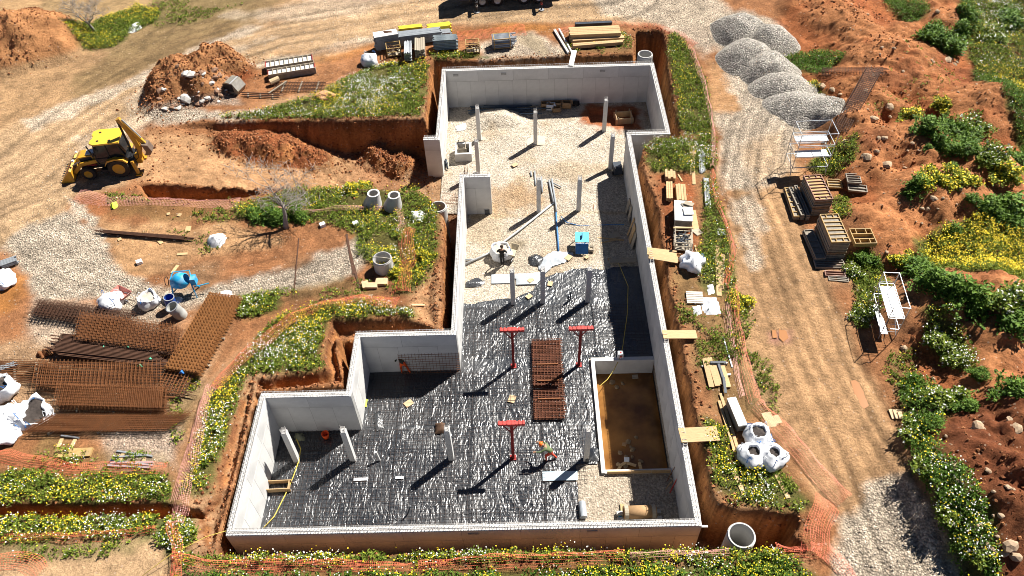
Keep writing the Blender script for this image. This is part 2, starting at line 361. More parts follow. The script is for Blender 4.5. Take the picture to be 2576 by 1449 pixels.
meadow([(110,1100),(180,1095),(200,1130),(420,1140),(430,1180),(260,1190),(120,1170),(80,1150)],'weedy patch round the steel props',20,.4,.6,.55,21,-.1)
meadow([(-60,1295),(180,1290),(400,1290),(405,1345),(300,1350),(-60,1368)],'flower bank south of the small trench',34,.5,1.4,.4,22,-.6)
meadow([(420,1300),(486,1302),(488,1360),(470,1390),(425,1395)],'flower clump beside the net corner',34,.6,1.2,.45,23,-.6)
meadow([(-60,1372),(160,1362),(330,1360),(330,1390),(120,1410),(-60,1415)],'green weeds along the lower left edge',24,.4,.1,.5,24,-.1)
meadow([(330,1385),(430,1375),(420,1470),(300,1470)],'sparse tufts in the front left corner',10,.25,.1,.5,25,.1,dry=.6)
meadow([(440,1396),(600,1400),(900,1392),(1300,1386),(1760,1383),(1960,1388),(1990,1398),(1990,1408),(1500,1412),(1000,1420),(440,1424)],'dense flower band along the front wall',38,.6,1.6,.5,26,-.8)
meadow([(440,1440),(1000,1442),(1500,1428),(2000,1414),(2080,1480),(2080,1560),(380,1560)],'shaded weeds and flowers in front of the net',30,.5,.9,.5,27,-.3,leaf='d')
meadow([(1850,1370),(1960,1376),(2000,1410),(1990,1470),(1850,1460)],'tall weeds round the front manhole ring',30,.8,.6,.75,28,-.4)
meadow([(185,95),(260,45),(350,18),(410,25),(400,50),(330,85),(290,115),(215,132)],'yellow flowering patch round the bare roadside tree',34,.55,1.2,1.,29,-.5)
meadow([(360,15),(560,-30),(640,0),(480,60),(380,75)],'thin roadside weeds beyond the track',12,.25,.02,.5,30,.1,dry=.7)
meadow([(2415,-30),(2640,-40),(2700,420),(2600,360),(2520,260),(2455,190),(2430,110),(2400,50)],'green meadow in the far right corner',28,.55,.55,.55,31,-.5)
meadow([(2440,180),(2530,260),(2640,380),(2600,420),(2500,300),(2450,225)],'dark green bank below the right meadow',30,.7,.15,.5,32,-.6,leaf='d')
meadow([(2215,0),(2260,-10),(2310,30),(2325,60),(2290,75),(2250,40)],'green weed patch between the far spoil heaps',30,.6,.0,.5,33,-.4,leaf='d')
meadow([(1960,150),(2010,135),(2080,130),(2120,170),(2060,200),(2030,185)],'green weeds above the gravel heaps',30,.6,.05,.6,34,-.5,leaf='d')
meadow([(2010,210),(2050,215),(2090,270),(2070,280),(2030,250)],'green weeds right of the lower gravel heap',32,.6,.4,.8,35,-.6)
meadow([(2030,420),(2080,375),(2140,375),(2145,420),(2105,450),(2060,440)],'weeds under the scaffold tower',28,.6,.5,.6,36,-.4)
meadow([(2095,500),(2130,495),(2130,560),(2100,560)],'weeds behind the first panel stack',30,.6,.2,.6,37,-.5)
meadow([(2130,640),(2180,640),(2225,680),(2230,740),(2200,800),(2150,780),(2140,710)],'weeds left of the low scaffold',28,.6,.7,.6,38,-.4)
meadow([(2225,890),(2300,880),(2320,960),(2280,1010),(2230,960)],'sparse weeds between track and spoil',14,.35,.4,.6,39,.0,dry=.5)
meadow([(2300,820),(2340,815),(2420,890),(2440,960),(2400,950),(2330,880)],'flowering weed ridge on the right spoil',32,.75,.8,.5,40,-.5)
HEDGE=[(2262,945),(2310,950),(2345,1000),(2360,1060),(2330,1130),(2335,1200),(2385,1240),(2420,1310),(2470,1390),(2510,1470),(2430,1470),(2375,1400),(2320,1300),(2280,1200),(2265,1110)]
meadow(HEDGE,'long flowering hedge strip right of the track',40,1.0,.55,.5,41,-.9,lp=8,leaf='d')
meadow([(2290,630),(2340,600),(2420,588),(2640,600),(2640,740),(2560,720),(2470,740),(2380,720),(2310,690)],'broad bank of bright yellow flowers on the right',42,1.0,2.6,2.,42,-.9,lp=6,leaf='y')
meadow([(2260,150),(2440,200),(2300,360),(2150,300)],'stray tufts on the red spoil',1.2,.3,.0,.6,43,.0)
meadow([(2300,440),(2560,420),(2560,600),(2300,600)],'stray tufts on the middle spoil heap',1.6,.3,.1,1.,44,.1)
# broad fields
mixto(ss(-.1,.5,n3)*.6,C_tan,0)
zone([(-80,620),(200,480),(420,200),(700,60),(1200,-60),(-80,-60)],(.34,.22,.115),.2,.8,.8,.8)
zone([(-80,180),(60,170),(200,130),(330,140),(480,90),(640,40),(700,-60),(-80,-60)],(.30,.20,.10),.15)
zone([(180,190),(420,40),(640,-20),(760,-30),(560,120),(330,200),(200,240)],C_dry,0,.8,1.2,.8)
zone([(-80,20),(120,-40),(80,140),(-80,200)],C_pale,.1,.8,1.0,.6)
road=[(-80,360),(60,300),(240,240),(400,160),(520,100),(700,50),(900,10),(1100,-30),(1800,-60),(1800,70),(1500,55),(1100,70),(930,108),(760,150),(640,170),(560,185),(420,230),(380,300),(330,330),(330,440),(340,480),(200,490),(140,560),(60,620),(30,660),(-80,640)]
zone(road,C_tan,.35,.8,.6)
zone([(60,300),(240,240),(400,160),(520,100),(700,50),(680,62),(520,120),(420,180),(250,262),(80,330)],C_grav,.8,.4,.8,.75)
zone([(930,108),(760,150),(640,170),(560,185),(700,145),(860,105),(1100,60),(1100,72)],C_grav,.9,.5,.5,.85)
zone([(200,350),(330,300),(300,250),(420,190),(560,130),(700,90),(560,150),(440,230),(380,310),(300,420),(200,420)],C_grav,.6,.6,1.2,.5)
zone([(560,40),(760,0),(900,-20),(1000,0),(860,40),(700,60)],C_grav,.8,.8,1.2,.45)
zone([(1440,-40),(1700,-60),(1830,20),(1850,80),(1800,130),(1770,150),(1720,95),(1640,60),(1520,30)],C_grav,.85,.7,.8,.85)
zone([(940,115),(1100,60),(1300,62),(1480,58),(1640,70),(1740,110),(1780,190),(1800,300),(1720,330),(1690,200),(1600,75),(1400,110),(1240,110),(1000,150),(930,150)],C_soil,0,.6,.7,.9)
zone([(1100,88),(1260,55),(1400,62),(1400,80),(1250,82),(1100,100)],C_wet,0,.6,.6,.7)
zone([(650,185),(930,130),(960,160),(860,210),(640,260),(560,250),(620,190)],C_soil,0,.6,.7,.9)
zone([(700,130),(860,110),(960,105),(920,130),(800,160)],C_wet,0,.6,.8,.45)
zone([(1210,108),(1340,80),(1420,130),(1400,140),(1210,150)],C_grav,.9,.5,.6,.85)
zone([(380,260),(460,270),(640,282),(640,302),(520,306),(420,312),(370,300)],C_grav,1,.4,.4,.95)
zone([(400,190),(500,170),(560,200),(600,260),(480,280),(390,270)],(.33,.25,.19),1,.5,.9,.8)
zone([(520,170),(600,150),(640,190),(600,220),(560,210)],C_red,.3,.5,.9,.9)
# ramp + west platform
zone([(330,330),(500,325),(1080,330),(1080,470),(640,480),(340,460)],(.37,.21,.105),.1,.6,.6,.95)
mixto(ss(.08,.35,sum(heap(X,Y,*a) for a in RM[:3])+.25*n2*ss(.02,.2,sum(heap(X,Y,*a) for a in RM[:3]))),(.21,.068,.026),.15)
zone([(900,380),(1060,390),(1070,430),(960,430),(880,400)],C_red,.3,.5,.8,.9,z=-3)
zone([(1000,440),(1180,420),(1180,520),(1060,510)],C_sand,.6,.6,.6,.9,z=-3.4)
zone([(340,455),(660,470),(1000,470),(1110,520),(1100,640),(1060,720),(900,700),(800,640),(600,640),(420,690),(300,690),(250,590),(180,520),(200,495)],C_soil,0,.6,.7,.95)
zone([(250,560),(560,560),(700,610),(520,640),(420,690),(300,690)],C_pale,0,.6,.9,.75)
zone([(180,500),(330,500),(600,520),(580,540),(300,540)],C_red,0,.6,.8,.5)
zone([(30,600),(70,570),(170,535),(235,580),(275,630),(280,680),(350,720),(250,745),(90,752),(62,700),(18,625)],C_grav,1,.35,.5,.98)
zone([(165,495),(185,500),(270,590),(262,600),(180,520)],C_grav,1,.2,.3,.9)
zone([(280,690),(440,730),(560,715),(680,690),(800,640),(905,606),(932,632),(885,690),(760,725),(640,745),(520,765),(380,790),(250,770)],C_grav,1,.4,.6,.95)
zone([(90,760),(420,780),(430,830),(330,850),(90,880),(70,800)],C_grav,.9,.6,1.0,.7)
zone([(-80,640),(20,640),(60,700),(70,770),(40,900),(-80,900)],C_soil,0,.5,.7,.9)
zone([(-60,700),(50,690),(60,740),(20,780),(-60,790)],C_wet,0,.5,.6,.7)
zone([(60,860),(430,880),(520,960),(440,1090),(-80,1090),(-80,880)],(.29,.19,.11),.4,.6,.9,.8)
zone([(280,1090),(470,1060),(450,1180),(260,1170)],(.40,.31,.24),.9,.5,.9,.85)
zone([(-80,1090),(110,1085),(170,1130),(100,1170),(-80,1165)],(.21,.095,.04),0,.4,.7,.95)
zone([(600,760),(1010,700),(1040,740),(860,745),(700,790),(600,870),(520,960),(560,860)],C_soil,0,.5,.6,.9)
zone([(1030,690),(1100,690),(1105,830),(1030,800)],(.36,.20,.10),0,.5,.5,.9)
# bottom left
zone([(-80,1380),(400,1350),(430,1449),(-80,1600)],(.38,.25,.14),0,.5,.7,.95)
# right strip and tracks
zone([(1640,430),(1800,420),(1850,700),(1880,800),(1960,1000),(2030,1270),(1790,1290),(1760,1000),(1700,720),(1660,520)],(.24,.12,.055),0,.6,.7,.9)
zone([(1650,440),(1740,430),(1760,620),(1690,660),(1665,560)],C_red,.2,.4,.5,.85)
zone([(1840,760),(1880,770),(1960,960),(1960,1060),(1900,1030),(1870,900)],C_dry,0,.5,.8,.9)
zone([(1795,250),(1960,255),(2000,300),(2010,420),(2010,560),(2080,700),(2130,800),(2200,960),(2270,1100),(2330,1250),(2450,1500),(2110,1500),(2110,1290),(1990,1150),(1900,1000),(1850,850),(1840,700),(1820,500)],(.36,.215,.11),.15,.6,.6,.98)
zone([(1770,150),(1830,150),(1850,230),(1880,300),(1800,300)],(.36,.20,.095),.1,.6,.7,.9)
zone([(1800,285),(1900,275),(1990,260),(2070,300),(2010,330),(1985,420),(1930,470),(1900,480),(1815,490)],C_grav,.9,.5,.8,.9)
zone([(1860,370),(1900,350),(1960,330),(1975,420),(1900,470)],C_tan,.3,.7,1.,.6)
zone([(1818,490),(1900,480),(1915,560),(1905,610),(1925,695),(1885,680),(1862,600)],C_grav,.9,.4,.8,.75)
zone([(2172,1203),(2255,1205),(2325,1300),(2440,1460),(2500,1560),(2060,1560),(2105,1449),(2110,1300),(2150,1290)],C_grav,1,.35,.4,.98)
zone([(1930,830),(1985,830),(1990,865),(1935,860)],(.33,.17,.12),0,.3,.6,.9)
zone([(1800,40),(1870,25),(1990,70),(2010,140),(2060,220),(2100,290),(2010,320),(1880,290),(1830,200),(1790,100)],C_grav,1,.5,.6,.95)
# spoil heaps: red, paler towards the tops
A=ss(-.6,.8,sdist(X,Y,SPOIL)+.6*n1)
mixto(A,(.29,.10,.037),0)
hm=Z-GZ
mixto(A*ss(.35,1.1,hm+.5*n2)*.8,(.38,.165,.068),0)
mixto(A*ss(.15,.5,n1)*.6,C_red);mixto(A*ss(.1,.45,fbm(X,Y,.25,3,130))*.55,(.19,.062,.028))
zone([(2300,1090),(2560,1020),(2900,1050),(2900,1600),(2480,1500),(2370,1300)],C_dred,.1,.7,.9,.75)
mixto(ss(.3,.8,hm)*ss(-16,-19,X),(.33,.155,.065),0)
for a_,k_ in MEAD:
    d_=a_[2] if len(a_)>2 else 26;th_=a_[7] if len(a_)>7 else -.3
    if d_>=12:zone(a_[0],C_green if d_>20 else (.13,.10,.04),0,.35,.5,.85 if th_<-.15 else .5)
# steep cut faces: dark topsoil over orange subsoil (layers are level in the ground)
gy_,gx_=np.gradient(Z);slope=np.hypot(gx_/np.gradient(gx)[None,:],gy_/np.gradient(gy)[:,None])
st=ss(.7,1.4,slope)*(Z<-.3)
face=np.array([.37,.16,.058])[None,None]*(1+.35*fbm(X*.25+Z*0,Z*3.1,1,4,140)+.2*n2)[...,None]
CO=CO*(1-st[...,None])+face*st[...,None]
top=st*ss(-.75,-.35,Z+.18*n1);mixto(top*.8,(.12,.05,.027),0)
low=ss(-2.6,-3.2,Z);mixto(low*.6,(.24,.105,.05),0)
CO=CO*(1+.30*n2+.22*n1+.18*fbm(X,Y,.06,3,150)+.26*fbm(X,Y,3.3,2,151)+.12*fbm(X,Y,.9,3,152))[...,None]
d,al=ldist(X,Y,TR);wt=ss(3.6,2.6,np.abs(d));CO=CO*(1+wt*(.34*fbm(d*2.4,al*.10,1,4,160)-.42*sum(np.exp(-((d-o-.22*(vn(al*.12,al*0+k,5)*2-1))/.17)**2) for k,o in enumerate((-1.9,-1.1,-.35,.55,1.25,2.1)))*(.3+.7*vn(al*.35,d*.8,77))))[...,None]
d,al=ldist(X,Y,TL);w2=ss(8.5,6.,np.abs(d));CO=CO*(1+w2*(.30*fbm(d*1.7,al*.07,1,4,161)-.34*sum(np.exp(-((d-o-.5*(vn(al*.08,al*0+k,16)*2-1))/.24)**2)*(.25+.75*vn(al*.25,al*0+k*3.3,79)) for k,o in enumerate((-5.6,-4.4,-3.3,-2.6,-1.4,-.6,.5,1.5,2.7,3.6,4.8,6.1)))))[...,None]
FAN=[PX(*p) for p in [(40,560),(80,620),(170,690),(290,720),(420,735),(600,735),(800,690)]];d,al=ldist(X,Y,FAN);CO=CO*(1-.36*ss(3.2,2.2,np.abs(d))*sum(np.exp(-((d-o-.3*(vn(al*.15,al*0+k,18)*2-1))/.2)**2)*(.2+.8*vn(al*.3,al*0+k*2.7,80)) for k,o in enumerate((-2.2,-1.3,-.5,.4,1.2,2.0))))[...,None]
CO=np.clip(CO,.008,.8)
# ---- material
m,n,l,b=newmat('earth_and_gravel');b.inputs['Roughness'].default_value=.95;b.inputs['Specular IOR Level'].default_value=.12
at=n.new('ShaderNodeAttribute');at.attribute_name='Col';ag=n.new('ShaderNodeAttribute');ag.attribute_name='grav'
tc=n.new('ShaderNodeTexCoord')
vo=n.new('ShaderNodeTexVoronoi');vo.inputs['Scale'].default_value=9;l.new(tc.outputs['Object'],vo.inputs['Vector'])
sep=n.new('ShaderNodeSeparateColor');l.new(vo.outputs['Color'],sep.inputs[0])
def mrange(src,a,b_,c,d_):
    r=n.new('ShaderNodeMapRange');r.inputs['From Min'].default_value=a;r.inputs['From Max'].default_value=b_;r.inputs['To Min'].default_value=c;r.inputs['To Max'].default_value=d_;l.new(src,r.inputs['Value']);return r.outputs[0]
def mth(op,a,b_):
    q=n.new('ShaderNodeMath');q.operation=op
    for i,v in enumerate((a,b_)):
        if isinstance(v,(int,float)):q.inputs[i].default_value=v
        else:l.new(v,q.inputs[i])
    return q.outputs[0]
vo2=n.new('ShaderNodeTexVoronoi');vo2.inputs['Scale'].default_value=15;l.new(tc.outputs['Object'],vo2.inputs['Vector'])
stone=mth('MULTIPLY',mrange(sep.outputs[0],0,1,.62,1.35),mrange(vo.outputs['Distance'],.25,.75,1.05,.6))
sep2=n.new('ShaderNodeSeparateColor');l.new(vo2.outputs['Color'],sep2.inputs[0])
stone=mth('MULTIPLY',stone,mrange(sep2.outputs[1],0,1,.75,1.25))
stone=mth('ADD',mth('MULTIPLY',mth('SUBTRACT',stone,1),ag.outputs['Fac']),1)
no=n.new('ShaderNodeTexNoise');no.inputs['Scale'].default_value=6;no.inputs['Detail'].default_value=8;no.inputs['Roughness'].default_value=.75;l.new(tc.outputs['Object'],no.inputs['Vector'])
fac=mth('MULTIPLY',stone,mrange(no.outputs['Fac'],.25,.75,.5,1.5))
# scattered pale pebbles on bare earth
vo3=n.new('ShaderNodeTexVoronoi');vo3.inputs['Scale'].default_value=3.2;l.new(tc.outputs['Object'],vo3.inputs['Vector'])
s3=n.new('ShaderNodeSeparateColor');l.new(vo3.outputs['Color'],s3.inputs[0])
peb=mth('MULTIPLY',mth('LESS_THAN',vo3.outputs['Distance'],.19),mth('GREATER_THAN',s3.outputs[1],.72))
vm=n.new('ShaderNodeVectorMath');vm.operation='SCALE';l.new(at.outputs['Color'],vm.inputs[0]);l.new(fac,vm.inputs['Scale'])
mx=n.new('ShaderNodeMix');mx.data_type='RGBA';l.new(mth('MULTIPLY',peb,.55),mx.inputs['Factor']);l.new(vm.outputs[0],mx.inputs['A']);mx.inputs['B'].default_value=(.42,.30,.21,1)
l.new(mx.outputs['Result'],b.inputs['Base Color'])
bp=n.new('ShaderNodeBump');bp.inputs['Strength'].default_value=1;bp.inputs['Distance'].default_value=.1
hgt=mth('ADD',mth('MULTIPLY',no.outputs['Fac'],1.3),mth('MULTIPLY',mth('MULTIPLY',vo.outputs['Distance'],-1.0),ag.outputs['Fac']));hgt=mth('ADD',hgt,mth('MULTIPLY',peb,.5))
l.new(hgt,bp.inputs['Height']);l.new(bp.outputs[0],b.inputs['Normal'])
idx=np.arange(nx*ny).reshape(ny,nx);quads=np.stack([idx[:-1,:-1],idx[:-1,1:],idx[1:,1:],idx[1:,:-1]],-1).reshape(-1,4)
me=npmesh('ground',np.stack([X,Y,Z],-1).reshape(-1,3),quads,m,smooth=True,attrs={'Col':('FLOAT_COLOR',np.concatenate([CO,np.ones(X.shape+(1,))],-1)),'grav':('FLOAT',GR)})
link('ground',me,kind='structure')
# ------------------------------------------------------------------ concrete basement
def concrete(name,col,var=.12):
    return mat(name,col,.85,var=var,scale=1.2,bump=.25,bscale=25,spec=.2,dirt=((col[0]*.55,col[1]*.55,col[2]*.56),.55,.55))
M_con=concrete('concrete_cast',(.56,.555,.54));M_joint=mat('concrete_joint',(.33,.325,.31),.9,var=.3,scale=4)
M_top=mat('concrete_rough_top',(.60,.59,.57),.95,var=.35,scale=9,bump=.6,bscale=14)
M_bar=mat('steel_bar_grey',(.42,.40,.38),.55,metal=.3,var=.3,scale=8)
M_rust=mat('steel_bar_rusty',(.20,.075,.028),.8,var=.4,scale=5)
WT=.3
shell=thing('basement_wall_shell','pale grey cast concrete basement walls forming the stepped plan of the open pit','concrete walls')
def starter(a,b,z,parent,hgt=.24):
    mb=MB();a=Vector(a);b=Vector(b);d=(b-a);L=d.length;d/=L;p=Vector((-d.y,d.x,0))
    for s in(-.1,.1):
        for zz in(.09,hgt-.02):
            mb.beam(a+p*s+Vector((0,0,z+zz)),b+p*s+Vector((0,0,z+zz)),.016,.016)
    k=int(L/.17)
    for i in range(k):
        c=a+d*(i+.5)*L/k+d*random.uniform(-.03,.03);h=hgt+random.uniform(-.05,.06)
        for s in(-.1,.1):mb.beam(c+p*s+Vector((0,0,z-.05)),c+p*s*.97+Vector((0,0,z+h)),.014,.014)
        mb.beam(c-p*.1+Vector((0,0,z+h-.01)),c+p*.1+d*random.uniform(-.07,.07)+Vector((0,0,z+h-.01)),.014,.014)
    mb.build('starter_bars',M_bar,parent,kind='stuff')
def wall(x0,y0,x1,y1,faces=(),z0=PITZ-.15,z1=0,bars=True,split=-1.0,pw=1.12):
    """axis aligned wall; faces: list of 'n','s','e','w' that show formwork panels"""
    mb=MB();mb.cur=0;mb.box(((x0+x1)/2,(y0+y1)/2,(z0+z1)/2),(x1-x0,y1-y0,z1-z0))
    mb.m=[1 if i==1 else 0 for i in range(len(mb.f))]
    wo=mb.build('wall',[M_joint,M_top],shell)
    for f in faces:
        if f in'ns':u0,u1=x0,x1
        else:u0,u1=y0,y1
        rows=[(z0+.02,split-.007,pw),(split+.007,z1-.004,pw*2.4)]
        for (za,zb,w_) in rows:
            n_=max(1,round((u1-u0)/w_));off=0 if w_<2 else random.uniform(-.4,.4)
            cuts=[u0]+[u0+(u1-u0)*i/n_+(off if w_>2 else random.uniform(-.06,.06)) for i in range(1,n_)]+[u1]
            for a,c in zip(cuts[:-1],cuts[1:]):
                g=.009;t=.008+random.uniform(0,.004);q=MB()
                du=(c-a)-2*g;dz=zb-za-2*g*.6
                if f in'ns':q.box((0,0,0),(du,t,dz));pos=((a+c)/2,(y1+t/2-.001) if f=='n' else (y0-t/2+.001),(za+zb)/2)
                else:q.box((0,0,0),(t,du,dz));pos=((x1+t/2-.001) if f=='e' else (x0-t/2+.001),(a+c)/2,(za+zb)/2)
                q.build('panel',M_con,wo,pos)
    if bars:
        if x1-x0>y1-y0:starter((x0+.05,(y0+y1)/2,0),(x1-.05,(y0+y1)/2,0),z1,wo)
        else:starter(((x0+x1)/2,y0+.05,0),((x0+x1)/2,y1-.05,0),z1,wo)
    return wo
XR=7.85
wall(-6.17,55.55,11.03,55.88,'s')                 # back wall
wall(10.72,46.74,11.03,55.55,'w')                 # north east wall
wall(XR,46.42,11.03,46.74,'ns')                   # return
wall(XR,16.58,8.13,46.42,'we')                    # long right wall
wall(-14.43,16.26,8.13,16.58,'s')                 # front wall
wall(-14.43,16.58,-14.12,24.08,'e')
wall(-14.43,24.08,-9.47,24.40,'s')
wall(-9.78,24.40,-9.47,28.15,'e')
wall(-9.78,28.15,-3.93,28.47,'s')
wall(-4.24,28.47,-3.93,42.15,'e')
wall(-4.24,42.15,-2.12,42.45,'se',pw=1.0)
wall(-6.17,46.85,-5.87,55.55,'e')
wall(-7.05,46.53,-5.87,46.85,'se',pw=1.2)
# block-out recesses near the top of the back and front walls
for k,(x,y) in enumerate([(1147,183),(1267,180),(1515,172)]):
    p=PX(x,y,-.35);mb=MB();mb.box((0,0,0),(.42,.05,.2));mb.build('pocket',M_joint,shell,(PX(x,y,-.35)[0],55.532,-.38))
for x in(1191,1490):
    mb=MB();mb.box((0,0,0),(.5,.05,.14));mb.build('pocket',M_joint,shell,(PX(x,1332,-.2)[0],16.244,-.28))
# ---- floors
def floor_grid(name,x0,x1,y0,y1,h,zf,mats,attrs=None,mask=None,**tags):
    xs=np.arange(x0,x1+1e-6,h);ys=np.arange(y0,y1+1e-6,h);xs[-1]=x1;ys[-1]=y1
    A,B=np.meshgrid(xs,ys);Zz=zf(A,B);i=np.arange(A.size).reshape(A.shape)
    q=np.stack([i[:-1,:-1],i[:-1,1:],i[1:,1:],i[1:,:-1]],-1).reshape(-1,4)
    if mask is not None:
        mk=mask(A,B).ravel();q=q[mk[q].all(1)]
    at={k:(t,fn(A,B)) for k,(t,fn) in(attrs or{}).items()}
    me=npmesh(name,np.stack([A,B,Zz],-1).reshape(-1,3),q,mats,smooth=True,attrs=at)
    return link(name,me,**tags)
TK=dict(x0=4.0,x1=7.9,y0=20.95,y1=28.75)   # sunken tank, outside of its walls
def pz(x,y):return PX(x,y,PITZ)
PM=[(*pz(1250,305),1.9,.8,1.5,0),(*pz(1270,340),2.6,.3,1.2,0),(*pz(1500,330),2.8,.2,1.3,0),(*pz(1400,400),3,.15),(*pz(1330,470),2.,.12),(*pz(1490,470),2.2,.25),(*pz(1465,505),2.2,.22),(*pz(1480,555),2.2,.25)]
HOLE=W([(1478,272),(1600,275),(1600,318),(1520,320),(1480,312)],PITZ)
def fz(x,y):
    z=np.full(x.shape,PITZ-.03)+.05*fbm(x,y,.5,3,201)+.03*fbm(x,y,2,3,202)
    m=0*x
    for a in PM:m=np.maximum(m,heap(x,y,*a))
    z=z+m*(1+.3*fbm(x,y,1.4,3,203))*ss(30,36,y)
    z=np.where(y<36.5,np.minimum(z,PITZ-.02+.012*fbm(x,y,2,3,202)),z)
    z=z-.5*ss(0,.25,sdist(x,y,HOLE))
    z=z-2.2*((x>TK['x0']+.15)&(x<TK['x1'])&(y>TK['y0']+.15)&(y<TK['y1']-.15))
    return z
def fcol(x,y):
    c=np.zeros(x.shape+(3,));c[:]=(.52,.45,.36);nn=fbm(x,y,.45,4,211);n2_=fbm(x,y,1.5,3,212)
    def mm(a,k):
        nonlocal c;c=c*(1-a[...,None])+np.array(k)*a[...,None]
    mm(ss(.0,.5,nn)*.6,(.40,.29,.175))
    mm(ss(.0,1.6,2.4-np.hypot((x-pz(1300,500)[0])/1.6,y-pz(1300,500)[1])+n2_)*.75,(.38,.235,.12))
    mm(ss(-.4,.4,sdist(x,y,HOLE)+.6*n2_+.5)*.95,(.27,.085,.03))
    mm(ss(-.4,.4,sdist(x,y,W([(1290,600),(1325,606),(1318,625),(1280,628),(1272,612)],PITZ))+.2*n2_),(.21,.165,.10))
    mm(ss(-.5,.3,sdist(x,y,W([(1180,560),(1500,560),(1560,575),(1560,640),(1170,700)],PITZ)))*.35,(.40,.33,.24))
    mm(ss(-.3,.3,sdist(x,y,W([(1450,1160),(1760,1160),(1760,1320),(1450,1320)],PITZ)))*.8,(.46,.385,.30))
    mm(ss(0,.4,-np.abs(y-pz(1400,540)[1])+.35+.2*n2_)*.6,(.42,.30,.17))
    return np.concatenate([np.clip(c*(1+.15*n2_)[...,None],.01,.8),np.ones(x.shape+(1,))],-1)
floor_grid('pit_floor_gravel',-14.3,11.0,16.4,55.7,.1,fz,MATS['earth_and_gravel'],{'Col':('FLOAT_COLOR',fcol),'grav':('FLOAT',lambda x,y:np.clip(.6-1.2*ss(-.4,.4,sdist(x,y,HOLE)+.5),0,1))},
  mask=lambda x,y:((y<24.2)|((y<28.3)&(x>-9.6))|((y>=28.3)&(x>-4.1)&(y<42.3))|((y>=42.3)&(x>-6.1)))&((x<8.0)|(y>46.5)),kind='structure')
# ---- black polythene membrane with creases
ME_PTS=W([(1460,1320),(1453,1205),(1466,1160),(1490,1160),(1510,1160)],PITZ)
def memmask(x,y):
    nn=.35*fbm(x,y,.8,3,221)
    edge=np.interp(x,[-4.1,-3.2,-2,-.6,.6,1.2,2.2,4.4,7.9],[33.9,33.6,33.7,33.9,34.6,35.6,36.2,36.4,36.6])
    ok=(y<24.2)|((y<28.3)&(x>-9.6))|((y>=28.3)&(x>-4.1))
    ok&=(y<edge+nn)
    ok&=~((x>TK['x0']-.12)&(y>TK['y0']-.1)&(y<TK['y1']+.05))
    xs=pz(1456,1260)[0];ok&=~((x>xs+nn*.3)&(y<PX(1470,1168,PITZ)[1]+nn*.2))
    ok&=~((x>TK['x0']-.15)&(y<TK['y0']))
    return ok
def crease(x,y):
    wx=.55*fbm(x,y,.55,3,231);wy=.55*fbm(x,y,.55,3,232)
    a=.35*fbm(x,y,.16,2,239)*2.2                      # local crease direction
    u=(x+wx)*np.cos(a)+(y+wy)*np.sin(a);v=-(x+wx)*np.sin(a)+(y+wy)*np.cos(a)
    r1=1-np.abs(fbm(u*2.6,v*.75,1,2,233));r2=1-np.abs(fbm(u*5.2,v*1.7,1,2,234))
    r3=1-np.abs(fbm(u*1.1+v*.5,v*2.6,1,2,236))
    return r1**3*.055+r2**3*.026+r3**4*.03
def mz(x,y):
    z=PITZ+.006+crease(x,y)*.35+.02*fbm(x,y,.6,2,235)
    for k,s in enumerate((-11.2,-7.4,-3.1,.9,4.3)):        # lapped sheet seams
        e=x-s-.12*fbm(y*0+k,y,.3,2,240+k);z=z+.035*ss(-.03,.03,e)*ss(1.2,.1,e)
    for k,(s,t) in enumerate(((18.9,.05),(22.4,-.03),(26.6,.06),(30.8,-.04))):   # long folds
        e=y-s-t*x-.25*fbm(x,x*0+k,.35,3,250+k);z=z+.045*np.exp(-(e/.07)**2)*vn(x*.5,x*0+k,260)
    return z
mp,n,l,b=newmat('black_polythene');b.inputs['Base Color'].default_value=(.022,.025,.03,1);b.inputs['Roughness'].default_value=.26;b.inputs['Specular IOR Level'].default_value=.9
tc=n.new('ShaderNodeTexCoord')
dn_=n.new('ShaderNodeTexNoise');dn_.inputs['Scale'].default_value=.9;dn_.inputs['Detail'].default_value=2;l.new(tc.outputs['Object'],dn_.inputs['Vector'])
vs1=n.new('ShaderNodeVectorMath');vs1.operation='MULTIPLY_ADD';l.new(dn_.outputs['Color'],vs1.inputs[0]);vs1.inputs[1].default_value=(1.1,1.1,0);l.new(tc.outputs['Object'],vs1.inputs[2])
hs=[]
for sc_,det,wgt in(((5.2,1.35,1),1,.62),((10,3.0,1),1,.2),((1.5,3.6,1),1,.34)):
    mpn=n.new('ShaderNodeMapping');mpn.inputs['Scale'].default_value=sc_;l.new(vs1.outputs[0],mpn.inputs[0])
    nz=n.new('ShaderNodeTexNoise');nz.inputs['Scale'].default_value=1;nz.inputs['Detail'].default_value=det;l.new(mpn.outputs[0],nz.inputs['Vector'])
    s1=n.new('ShaderNodeMath');s1.operation='SUBTRACT';l.new(nz.outputs['Fac'],s1.inputs[0]);s1.inputs[1].default_value=.5
    s2=n.new('ShaderNodeMath');s2.operation='ABSOLUTE';l.new(s1.outputs[0],s2.inputs[0])
    s3=n.new('ShaderNodeMath');s3.operation='MULTIPLY';l.new(s2.outputs[0],s3.inputs[0]);s3.inputs[1].default_value=-wgt*2;hs.append(s3.outputs[0])
ad=n.new('ShaderNodeMath');ad.operation='ADD';l.new(hs[0],ad.inputs[0]);l.new(hs[1],ad.inputs[1]);ad2=n.new('ShaderNodeMath');ad2.operation='ADD';l.new(ad.outputs[0],ad2.inputs[0]);l.new(hs[2],ad2.inputs[1])
bp=n.new('ShaderNodeBump');bp.inputs['Strength'].default_value=1;bp.inputs['Distance'].default_value=.07;l.new(ad2.outputs[0],bp.inputs['Height']);l.new(bp.outputs[0],b.inputs['Normal'])
ns=n.new('ShaderNodeTexNoise');ns.inputs['Scale'].default_value=.8;ns.inputs['Detail'].default_value=4;l.new(tc.outputs['Object'],ns.inputs['Vector'])
